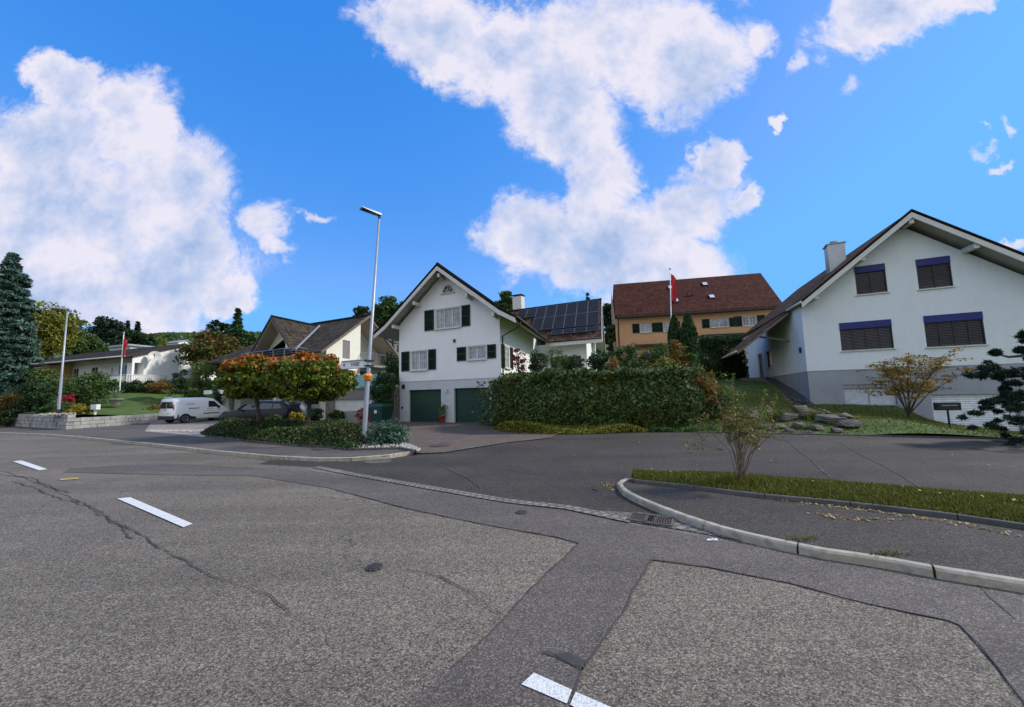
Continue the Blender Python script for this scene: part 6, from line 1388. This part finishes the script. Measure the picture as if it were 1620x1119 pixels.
ball_tree(t1, 405, 598, 56, 37, 'left of the two low spreading trees in the flower bed, green with orange top', 3, 15000)
ball_tree(t2, 491, 600, 70, 40, 'right and wider of the two low trees in the flower bed, green, red and gold', 5, 19000)
# juniper beside the lamp
def juniper(px, yb, yt, hwpx, Y, label, seed, material='juniper', n=7000):
    b, top, hw = sizes(px, yt, yb, hwpx, Y); rs = np.random.RandomState(seed); t = thing('juniper', label, 'shrub', b); P = []; mb = MB()
    for k in range(46):
        a = rs.rand()*6.283; el = .15+1.2*rs.rand(); L_ = (.7+.45*rs.rand()); d = np.array([math.cos(a)*math.cos(el)*hw*1.15, math.sin(a)*math.cos(el)*hw*1.1, math.sin(el)*(top-b[2])*.95])*L_
        m = n//46; u = rs.rand(m)**.6; q = np.array(b)+d*u[:, None]+np.array([0, 0, 1])*(-.22*hw*u**3)[:, None]; q += rs.randn(m, 3)*np.array([1, 1, .7])*(.05+.10*u*hw)[:, None]; P.append(q)
        mb.tube([b, tuple(np.array(b)+d*.5), tuple(np.array(b)+d*.95+np.array([0, 0, -.15*hw]))], [.025,.015,.005], 5)
    P = np.vstack(P); P = P[P[:, 2] > b[2]]
    leaves('foliage', P, .07, material, t, seed, 3.2, hang=.6); mb.build('stems', 'bark', t)
juniper(612, 707, 654, 30, 13.9, 'feathery blue-green juniper growing from pebbles right beside the lamp pole', 7)
# long hedge in front of the terrace
def hedge(name, label, near, h0, thick, material, n, leaf, seed, zf=None, hang=.8, cat='hedge', amp=.22, kerbz=.02, top_leaf=True, elong=1.8):
    rs = np.random.RandomState(seed); A_ = resample([(p[0], p[1], 0) for p in near], 120); L_ = sum((A_[i+1]-A_[i]).length for i in range(119)); base = A_[60]; zb = zf(base.x, base.y) if zf else kerbz
    t = thing(name, label, cat, (base.x, base.y, zb)); P = []; NV = []
    for k in range(n):
        i = rs.randint(1, 119); a = A_[i]+(A_[min(119, i+1)]-A_[i])*rs.rand(); d = (A_[min(119, i+1)]-A_[i-1]).normalized(); nb = Vector((d.y, -d.x, 0)); s_ = i/119
        H_ = h0(s_) if callable(h0) else h0; z0 = zf(a.x, a.y) if zf else kerbz; w_ = rs.rand(); bz = amp*bumpy((a.x+a.y)*1.9, s_*30)
        if w_ < .62: z = rs.rand(); bulge = .25*math.sin(math.pi*min(1, z*1.15))+amp*bumpy(a.x*2.3+3*z, z*7+a.y)*.8; p = a+nb*(bulge-rs.rand()**2*.35); P.append((p.x, p.y, z0+H_*z+bz*.4)); NV.append((nb.x, nb.y, .3))
        elif w_ < .92: f_ = rs.rand(); p = a-nb*thick*f_; P.append((p.x, p.y, z0+H_+bz+.10*rs.randn()-.3*abs(f_-.5)**2)); NV.append((0, 0, 1))
        else: f_ = rs.rand(); p = (A_[0] if rs.rand() < .5 else A_[119])-nb*thick*f_; P.append((p.x+rs.randn()*.15, p.y+rs.randn()*.15, z0+H_*rs.rand())); NV.append((.5, 0, .3))
    leaves('foliage', np.array(P), leaf, material, t, seed, elong, nrm=np.array(NV), nbias=.7, hang=hang)
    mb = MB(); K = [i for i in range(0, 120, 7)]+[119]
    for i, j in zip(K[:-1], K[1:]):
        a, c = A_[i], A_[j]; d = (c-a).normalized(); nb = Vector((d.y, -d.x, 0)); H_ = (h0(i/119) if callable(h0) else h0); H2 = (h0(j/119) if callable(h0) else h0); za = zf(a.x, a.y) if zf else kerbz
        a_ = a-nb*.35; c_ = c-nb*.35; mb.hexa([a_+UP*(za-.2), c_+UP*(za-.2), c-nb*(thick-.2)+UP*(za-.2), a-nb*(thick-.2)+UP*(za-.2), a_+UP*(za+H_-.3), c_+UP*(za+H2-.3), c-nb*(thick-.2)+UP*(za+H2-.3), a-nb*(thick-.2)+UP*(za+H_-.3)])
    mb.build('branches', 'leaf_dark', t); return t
hl_ = [gp(767,676)[:2], gp(800,686)[:2], gp(870,687)[:2], gp(960,688)[:2], gp(1050,686)[:2], gp(1120,684)[:2], (8.3,17.2)]
hl_ = [(-1.0,20.6),(-0.35,18.5),(1.4,17.1),(3.4,16.9),(5.4,16.9),(7.4,16.7),(8.6,17.6)]
hedge('hedge', 'long tall leafy hedge along the parking area in front of the garden terrace', hl_, lambda s_: 2.45 if s_ > .1 else 1.95+5*s_, 1.5, 'leaf_hedge', 52000, .12, 3, elong=1.9, amp=.12)
mass('low_planting', 'low yellow-green plants spilling over the asphalt at the foot of the long hedge', [(-.9,19.2),(-.3,17.4),(1.4,16.2),(3.6,16.1),(5.4,16.2)], [(-1.0,19.8),(-.3,18.0),(1.4,17.1),(3.6,17.0),(5.4,17.0)], .32, 'leaf_yellow', 7000, .06, 6, kind='stuff', zf=lambda x, y: .02, bump=.6)
mass('low_planting', 'straggling green weeds at the foot of the right end of the long hedge', [(5.4,16.2),(6.5,16.0),(8.0,15.7)], [(5.4,17.0),(6.8,16.8),(8.6,16.6)], .22, 'leaf_mid', 2500, .07, 8, kind='stuff', zf=lambda x, y: .02, bump=.6)
def S(name, label, px, yt, yb, hw, Y, m_, leaf=.09, n=2500, seed=0, **kw):
    b, top, w_ = sizes(px, yt, yb, hw, Y); return shrub(name, label, b, top, w_, m_, leaf, n, seed=seed, **kw)
def T(name, label, px, yt, yb, hw, Y, m_, leaf=.15, n=6000, seed=0, **kw):
    b, top, w_ = sizes(px, yt, yb, hw, Y); return broadleaf(name, label, 'tree', b, top, w_, m_, leaf, n, seed=seed, **kw)
def K(name, label, px, yt, yb, hw, Y, m_, seed=0, **kw):
    b, top, w_ = sizes(px, yt, yb, hw, Y); return conifer(name, label, b, top, w_, m_, seed=seed, **kw)
# on the terrace, behind the hedge
S('shrub', 'red-leaved shrub before the side window of the green-shuttered house', 822, 548, 592, 14, 20.5, 'leaf_red', .08, 700, 31, clumps=20)
S('shrub', 'dark rounded bush above the hedge, just right of the red-leaved shrub', 851, 553, 592, 17, 21, 'leaf_dark', .07, 2600, 32)
S('shrub', 'feathery light green bush above the middle of the hedge', 880, 551, 594, 22, 21.5, 'leaf_mid', .06, 2600, 33, elong=3)
S('shrub', 'dark green bush under the awning of the solar-panelled wing', 908, 559, 592, 19, 22, 'leaf_dark', .07, 2600, 34)
S('shrub', 'dark bush at the corner post of the solar-panelled wing', 949, 546, 592, 20, 24, 'leaf_dark', .09, 2800, 35)
S('shrub', 'small rusty brown shrub above the hedge left of the lantern', 973, 563, 594, 14, 21, 'leaf_rust', .07, 900, 36)
S('shrub', 'broad mid-green bush above the hedge below the orange house windows', 998, 545, 592, 30, 24, 'leaf_mid', .09, 4200, 37, clumps=50)
S('shrub', 'mid-green bush above the hedge directly left of the flagpole', 1040, 541, 592, 24, 25, 'leaf_mid', .09, 3600, 38, clumps=40)
S('shrub', 'golden-orange shrub at the foot of the flagpole', 1076, 534, 592, 17, 21, 'leaf_rust', .08, 2200, 39)
S('shrub', 'yellow-green shrub spilling over the hedge beside the golden one', 1052, 566, 598, 18, 19.2, 'leaf_yellow', .08, 2200, 40)
S('shrub', 'green shrub at the right shoulder of the hedge below the thujas', 1095, 556, 600, 16, 21, 'leaf_mid', .08, 2000, 61)
S('shrub', 'straggly autumn shrub leaning over the right end of the long hedge', 1115, 575, 660, 23, 17.4, 'leaf_rust', .08, 3000, 41)
S('shrub', 'loose yellow-green shrub on the lawn at the end of the hedge', 1148, 600, 682, 30, 17.6, 'leaf_pale', .07, 4200, 42, clumps=50)
def column(px, yt, yb, hw, Y, label, seed):
    b, top, w_ = sizes(px, yt, yb, hw, Y); rs = np.random.RandomState(seed); t = thing('columnar_thuja', label, 'tree', b, 'columnar thujas beside the flagpole'); H_ = top-b[2]; n = 6500; z = rs.rand(n); a = rs.rand(n)*6.283
    r = w_*np.minimum(1, (1.02-z)*3.2)**.6*(.86+.14*np.sin(z*4))*(1-.35*rs.rand(n)**2)*(1+.08*np.sin(5*a+9*z)); P = np.stack([b[0]+r*np.cos(a), b[1]+r*np.sin(a), b[2]+H_*z], 1); leaves('foliage', P, .12, 'needle_green', t, seed, 2.2, hang=-1.2)
    mb = MB(); mb.tube([b, (b[0], b[1], top-.3)], [w_*.6, w_*.25], 8); mb.build('trunk', 'bark', t)
column(1072, 498, 590, 11, 28, 'left of the two dark columnar thujas, half behind the flagpole', 1); column(1094, 496, 590, 13, 27, 'right and plumper of the two dark columnar thujas', 2)
hb0 = Vector(at(1108, 590, 32)); hb1 = Vector(at(1180, 588, 32.5))
hedge('hedge', 'very dark dense hedge between the orange house and the low grey wall', [(hb0.x, hb0.y), (hb1.x, hb1.y)], 3.5, 2.0, 'leaf_dark', 12000, .12, 12, zf=lambda x, y: 2.3, hang=.2)
# lawn tree and pine on the right
def twiggy_tree(base, cx, cy, hwpx, hhpx, label, seed):
    Y = base[1]; c = np.array(at(cx, cy, Y)); hw = at(cx+hwpx, cy, Y)[0]-c[0]; hh = at(cx, cy-hhpx, Y)[2]-c[2]; rs = np.random.RandomState(seed); t = thing('young_maple', label, 'tree', base); b = Vector(base); mb = MB(); P = []
    for k in range(12):
        a = 6.283*k/12+rs.rand()*.5; e_ = Vector((c[0]+hw*math.cos(a)*(.25+.7*rs.rand()), c[1]+hw*math.sin(a)*.6, c[2]+hh*(-.5+1.4*rs.rand()))); s_ = b+UP*(.1+.25*rs.rand()); m_ = s_.lerp(e_, .38)+UP*.28
        mb.tube([b-UP*.1, s_, m_, e_], [.045,.035,.022,.008], 6)
        for j in range(12):
            f_ = .4+.6*rs.rand(); q = (m_ if f_ < .6 else m_.lerp(e_, (f_-.5)*2)); d = Vector((rs.randn(), rs.randn()*.8, rs.rand()*.5-.15))*hw*.28; mb.tube([q, q+d*.5+UP*.03, q+d], [.010,.007,.003], 4); m = 42; u = rs.rand(m); pts = np.array(tuple(q))+np.array(tuple(d))*u[:, None]*1.1+rs.randn(m, 3)*[.08,.08,.035]; P.append(pts)
    leaves('crown', np.vstack(P), .075, 'leaf_maple', t, seed, 1.4, nrm=np.tile([0, 0, 1.], (sum(len(p) for p in P), 1)), nbias=.9); mb.build('trunk', 'bark', t)
mpb = on_surface(1438, 664, lawn_h); twiggy_tree(mpb, 1447, 590, 82, 36, 'small spreading maple with sparse yellow and orange leaves on the lawn before the white house', 4)
def cloud_pine(base, label, seed, spec):
    rs = np.random.RandomState(seed); t = thing('pine_tree', label, 'tree', base); b = Vector(base); mb = MB(); P = []; top = b+Vector((.1, .1, 2.9)); mb.tube([b-UP*.2, b+Vector((-.1,0,.8)), b+Vector((.08,0,1.8)), top], [.12,.10,.07,.03], 8)
    for px, py, w_, h_ in spec:
        c = np.array(at(px, py, base[1]+rs.uniform(-.5,.5))); k = (at(px+w_, py, base[1])[0]-c[0]); kh = k*h_/w_; s_ = b+(top-b)*min(.95, max(.1, (c[2]-b.z)/3.0)); mb.tube([s_, s_.lerp(Vector(c), .6)-UP*.08, Vector(c)], [.05,.035,.015], 5)
        for j in range(int(5+w_*.35)):
            q = c+rand_unit(rs, 1)[0]*[k*.8, k*.8, kh*.75]; m = 95; d = rand_unit(rs, m); d[:, 2] = np.abs(d[:, 2])*.9+.1; P.append(q+d*(.10*rs.rand(m)**.5)[:, None])
    leaves('needles', np.vstack(P), .075, 'needle_dark', t, seed, 6, hang=-.5); mb.build('trunk', 'bark', t)
pnb = at(1652, 712, 11.4); pnb = (pnb[0], pnb[1], 0.0)
spec = [(1575,560,26,14),(1560,592,30,14),(1598,580,28,16),(1615,556,22,14),(1625,600,34,20),(1590,618,30,13),(1585,642,26,12),(1612,636,34,18),(1600,668,28,13),(1625,684,30,16),(1632,712,26,12),(1655,560,34,22),(1660,610,36,24),(1665,650,36,22),(1670,690,36,20),(1640,535,24,12),(1617,714,14,8),(1700,600,40,30),(1700,660,40,26)]
cloud_pine(pnb, 'dark cloud-shaped pine at the right edge of the picture beside the parking area', 6, spec)
# twiggy shrub on the verge
def verge_shrub():
    b = gp(1173, 764, .17); rs = np.random.RandomState(17); t = thing('twiggy_shrub', 'tall thin-stemmed shrub with sparse reddish and green leaves on the island verge', 'shrub', b); mb = MB(); P = []; B0 = Vector(b)
    for k in range(20):
        ex = rs.randn()*.27-.06; ey = rs.randn()*.25; h_ = .85+.45*rs.rand(); e_ = B0+Vector((ex*1.2, ey, h_)); m_ = B0+Vector((ex*.30, ey*.3, h_*.5)); s_ = B0+Vector((rs.randn()*.06, rs.randn()*.05, 0)); mb.tube([s_, m_, e_], [.007,.006,.003], 5)
        for j in range(5):
            f_ = .72+.28*rs.rand(); q = m_.lerp(e_, (f_-.5)*2); d = Vector((rs.randn()*.14-.02, rs.randn()*.12, rs.randn()*.08)); mb.tube([q, q+d], [.004,.002], 3); m = 17; u = rs.rand(m); P.append(np.array(tuple(q))+np.array(tuple(d))*u[:, None]*1.2+rs.randn(m, 3)*.028)
    for (ax, h_) in ((-.30,1.62),(-.12,1.85),(.55,1.58),(.68,1.50)):
        e_ = B0+Vector((ax, rs.randn()*.1, h_)); m_ = B0+Vector((ax*.6, 0, h_*.55)); mb.tube([B0, m_, e_], [.009,.006,.004], 5); m = 70; u = .45+.55*rs.rand(m); P.append(np.array(tuple(m_))+(np.array(tuple(e_-m_)))*((u-.45)/.55)[:, None]+rs.randn(m, 3)*[.018,.018,.01])
    for k in range(8):
        e_ = B0+Vector((-.55-.25*rs.rand(), rs.randn()*.15, .45+.35*rs.rand())); m_ = B0+Vector((-.25, 0, .55)); mb.tube([m_, e_], [.004,.002], 3); m = 9; P.append(np.array(tuple(e_))+rs.randn(m, 3)*.04)
    leaves('leaves', np.vstack(P), .036, 'leaf_rust' if False else 'leaf_verge', t, 17, 1.6); mb.build('stems', 'twig', t)
MAT['leaf_verge'] = leafmat('leaf_verge', [(.07,.13,.02),(.13,.18,.03),(.20,.20,.04),(.26,.10,.03),(.16,.20,.05)])
verge_shrub()
q = gp(1173, 764, .17); rs = np.random.RandomState(3); P = np.array([(q[0]+rs.randn()*.17, q[1]+rs.randn()*.10, .16) for _ in range(900)])
tag(blades('tall_grass', P, .13, 5), 'tuft of longer grass round the foot of the twiggy shrub', 'grass', kind='stuff')
P = np.array([np.array(gp(x+rs.randn()*14, y+rs.randn()*2, .1)) for x, y in [(1270,853),(1405,878),(440,727),(570,727),(960,770)] for _ in range(60)])
tag(blades('weeds', P, .03, 15), 'small weeds growing in the kerb joints', 'weeds', kind='stuff')
# reeds on the lawn by the rockery
rs = np.random.RandomState(4)
for i, (px, py, lb_) in enumerate([(1232,664,'yellow-green clump of iris leaves between the rocks of the rockery'),(1165,664,'clump of pale grass stems left of the rockery'),(1290,664,'low yellow-green plant behind the front stones of the rockery')]):
    q = on_surface(px, py, lawn_h); P = np.array([(q[0]+rs.randn()*.22, q[1]+rs.randn()*.15, q[2]) for _ in range(260)]); tag(blades('iris_clump', P, .42, 20+i), lb_, 'plant')
# left garden
K('blue_spruce', 'large blue-green spruce cut by the left edge of the photo', -4, 400, 650, 50, 33, 'needle_blue', 51, n=30000, leaf=.24, rows=34, droop=.18, power=.62, elong=2.6)
S('hedge_bush', 'loose brownish green hedge at the left edge below the spruce', 8, 616, 676, 26, 31.5, 'leaf_rust', .12, 3500, 52, cat='hedge')
S('shrub', 'dark green bush left of the round thuja at the end of the stone wall', 46, 592, 660, 20, 31, 'leaf_dark', .12, 3500, 53)
S('shrub', 'low dark bush spilling in front of the left end of the stone wall', 14, 640, 678, 18, 30.5, 'leaf_dark', .1, 2200, 54)
S('round_thuja', 'dense rounded green thuja behind the wall, left of the lamp', 76, 602, 660, 17, 29.5, 'needle_green', .10, 5200, 55, clumps=70, cr=.2, shell=.8)
S('shrub', 'tall dark shrub with yellowing top rising behind the round thuja', 62, 574, 640, 20, 33, 'leaf_mid', .13, 3200, 56)
S('shrub', 'large rounded olive-green bush right of the left lamp', 140, 590, 641, 33, 31.5, 'leaf_mid', .12, 7000, 57, clumps=70)
S('red_maple', 'small crimson-leaved maple bush at the foot of the left lamp', 107, 621, 640, 9, 28.5, 'leaf_crimson', .09, 900, 58, clumps=14)
S('shrub', 'low golden-yellow shrub along the wall top right of the left lamp', 128, 641, 659, 24, 28, 'leaf_gold', .08, 2600, 59, hwy=.6)
S('shrub', 'small green bush between the left lamp and the golden shrub', 100, 634, 658, 11, 28, 'leaf_mid', .08, 1200, 60)
hA = Vector(at(168, 624, 35.5)); hB = Vector(at(292, 612, 37.5))
hedge('hedge', 'low dark clipped hedge below the balcony of the low white house', [(hA.x, hA.y), (hB.x, hB.y)], 1.0, 1.0, 'leaf_dark', 7000, .11, 13, zf=lambda x, y: left_h(x, y)-.05, hang=.2)
S('shrub', 'rusty shrub under the balcony end of the low white house', 252, 603, 622, 17, 35, 'leaf_rust', .1, 1800, 62)
S('shrub', 'brownish low shrub beside the rear end of the white van', 237, 640, 662, 13, 32, 'leaf_rust', .09, 1500, 63)
S('shrub', 'fresh green shrub directly above the roof of the white van', 305, 617, 640, 20, 33.5, 'leaf_mid', .1, 3000, 64)
S('shrub', 'dark shrub against the end of the low white house', 286, 584, 622, 16, 38.5, 'leaf_dark', .12, 2500, 65)
T('pale_maple', 'small pale green tree between the low white house and the brown roof', 322, 571, 652, 27, 35, 'leaf_pale', .13, 4200, 66, trunk=.12, clumps=45)
S('ivy_bush', 'dark ivy at the left corner of the brown-roofed house', 346, 596, 655, 9, 32.5, 'leaf_dark', .1, 2200, 67)
T('autumn_tree', 'reddish autumn tree behind the gap between the left-hand houses', 335, 523, 640, 42, 42, 'leaf_autumn', .22, 9000, 68, clumps=90, trunk=.2)
K('conifer', 'open pointed conifer standing above the autumn tree', 372, 489, 600, 24, 50, 'needle_green', 69, n=7000, leaf=.35, rows=16, droop=.05)
T('pine_tree', 'dark bushy pine left of the pointed conifer above the autumn tree', 342, 505, 600, 22, 54, 'leaf_dark', .25, 4500, 70, clumps=40)
T('tree', 'mid-green tree touching the left end of the brown roof', 391, 519, 600, 16, 48, 'leaf_mid', .22, 3500, 71, clumps=35)
# skyline trees left
T('poplar', 'tall yellow-green tree beside the blue spruce', 66, 476, 600, 34, 52, 'leaf_yellow', .25, 9000, 72, clumps=80, trunk_h=2)
T('birch', 'paler yellow-green tree behind the top of the left lamp', 104, 492, 590, 22, 58, 'leaf_pale', .25, 6000, 73, clumps=60, trunk_h=2)
T('tree', 'olive rounded tree low on the hill right of the left lamp', 135, 528, 590, 24, 62, 'leaf_mid', .28, 6000, 74, clumps=60, trunk_h=1.5)
T('cedar', 'spreading dark cedar on the hill above the dark bungalow roof', 172, 503, 572, 27, 78, 'needle_dark', .38, 8000, 75, clumps=50, trunk_h=3, cr=.3, shell=.3)
K('conifer', 'small pointed conifer just right of the cedar', 199, 508, 560, 9, 82, 'needle_dark', 76, n=2500, leaf=.4, rows=14)
K('conifer', 'narrow pointed conifer, right-hand one of the pair by the cedar', 215, 509, 560, 9, 84, 'needle_dark', 77, n=2500, leaf=.4, rows=14)
T('tree', 'wide dark green tree on the hill below the two pointed conifers', 212, 524, 570, 27, 76, 'leaf_dark', .35, 7000, 78, clumps=60, trunk_h=1.5)
K('conifer', 'tiny dark conifer on the skyline behind the left lamp', 132, 522, 560, 5, 95, 'needle_dark', 79, n=1200, leaf=.5, rows=9)
T('tree', 'small reddish tree beside the tiny house on the hilltop', 238, 526, 546, 8, 165, 'leaf_rust', .7, 900, 80, clumps=16)
T('tree', 'yellow-green bush row below the tiny hilltop house', 247, 534, 556, 15, 120, 'leaf_yellow', .5, 2200, 81, clumps=30, trunk_h=.6)
T('tree', 'dark round tree on the vineyard skyline', 266, 528, 552, 10, 150, 'leaf_dark', .6, 1800, 82, clumps=24, trunk_h=.8)
# vineyard rows along the crest
mb = MB(); rs = np.random.RandomState(8); P = []
for k in range(34):
    x0 = -148+1.9*k
    for j in range(46):
        y = 128+j*1.5; x = x0-.38*(y-128); P.append([x, y, hill_h(x, y)])
P = np.array(P); P = np.repeat(P, 9, axis=0)+rs.randn(len(P)*9, 3)*[.22,.7,.3]+[0,0,.9]
tag(leaves('vineyard', P, .7, 'leaf_mid', None, 8, 1.3), 'rows of vines on the crest of the green hill above the bungalow', 'vineyard', kind='stuff')
# wooded slope: trees one by one behind the houses
T('tree', 'dark green tree left of the lamp pole behind the brown roof', 570, 482, 560, 17, 60, 'leaf_dark', .28, 5000, 83, clumps=45)
T('tree', 'large dark green tree between the lamp pole and the green-shuttered house', 622, 470, 560, 30, 58, 'leaf_mid', .28, 9000, 84, clumps=80)
T('tree', 'lower dark tree filling the gap behind the lamp pole', 596, 492, 560, 22, 64, 'leaf_dark', .28, 5500, 85, clumps=45)
T('tree', 'round mid-green tree behind the chimney of the green-shuttered house', 803, 462, 540, 20, 56, 'leaf_mid', .26, 6000, 86, clumps=55)
K('conifer', 'small conifer tip showing over the solar-panelled ridge', 933, 462, 540, 6, 60, 'needle_green', 87, n=1200, leaf=.35, rows=10)
T('tree', 'dark tree in the gap between the solar-panelled wing and the orange house', 966, 474, 560, 13, 54, 'leaf_dark', .26, 4000, 88, clumps=35)
T('tree', 'olive bushy tree low in the gap beside the orange house wall', 968, 508, 570, 11, 46, 'leaf_mid', .22, 2600, 89, clumps=25, trunk_h=.8)
# between the centre houses
S('yew', 'feathery green yew between the terrace block and the white house', 607, 584, 652, 21, 25.5, 'needle_green', .10, 5600, 90, clumps=60, elong=2.6)
S('shrub', 'dark shrub on the bank behind the gap left of the white house', 622, 552, 640, 14, 33, 'leaf_dark', .14, 3500, 91)
S('shrub', 'tall dark shrub against the left wall corner of the white house', 617, 575, 668, 10, 28, 'leaf_dark', .1, 2200, 92)
S('topiary', 'small dense conical green bush in front of the canopy columns', 500, 646, 673, 11, 21.8, 'needle_green', .07, 2600, 93)
S('shrub', 'bright golden-yellow rounded bush behind the flower bed between the two trunks', 469, 650, 676, 13, 20.4, 'leaf_gold', .07, 2600, 94)
S('shrub', 'loose green bush before the pale door of the garage block', 533, 647, 672, 13, 22, 'leaf_mid', .08, 2200, 95)
S('shrub', 'small reddish-brown bush left of the lamp pole, before the garage block', 573, 645, 678, 11, 20.5, 'leaf_red', .06, 900, 96)
S('shrub', 'low green bush beside the black car behind the flower bed', 432, 655, 680, 13, 20.2, 'leaf_mid', .07, 2000, 97)
# granite blocks by the pale door
for i, (px, w_, lb_) in enumerate([(557, .9, 'left of two upright grey stone blocks before the pale door'), (571, .7, 'right and smaller of two grey stone blocks before the pale door')]):
    b = Vector(at(px, 670, 22.3)); b.z = WZ; mb = MB(); mb.hexa([b+Vector((x*w_*.5, y*.25, 0)) for x, y in ((-1,-1),(1,-1),(1,1),(-1,1))]+[b+Vector((x*w_*.44+.02, y*.2, .85-.1*i)) for x, y in ((-1,-1),(1,-1),(1,1),(-1,1))]); tag(mb.build('stone_block', 'concrete'), lb_, 'stone block')
# picket of skyline aerial on the hill
b = Vector(at(288, 545, 140)); tp = at(288, 532, 140); t = thing('mast', 'thin mast standing on the vineyard hill', 'mast', tuple(b)); mb = MB(); mb.tube([b, tp], .18, 5); mb.build('mast_pole', 'metal', t); mb = MB(); mb.box(Vector(tp), 1.4, .1, .1); mb.build('crossbar', 'metal', t)

for o in list(bpy.data.objects):
    if '_loc' in o: del o['_loc']
bpy.context.view_layer.update()
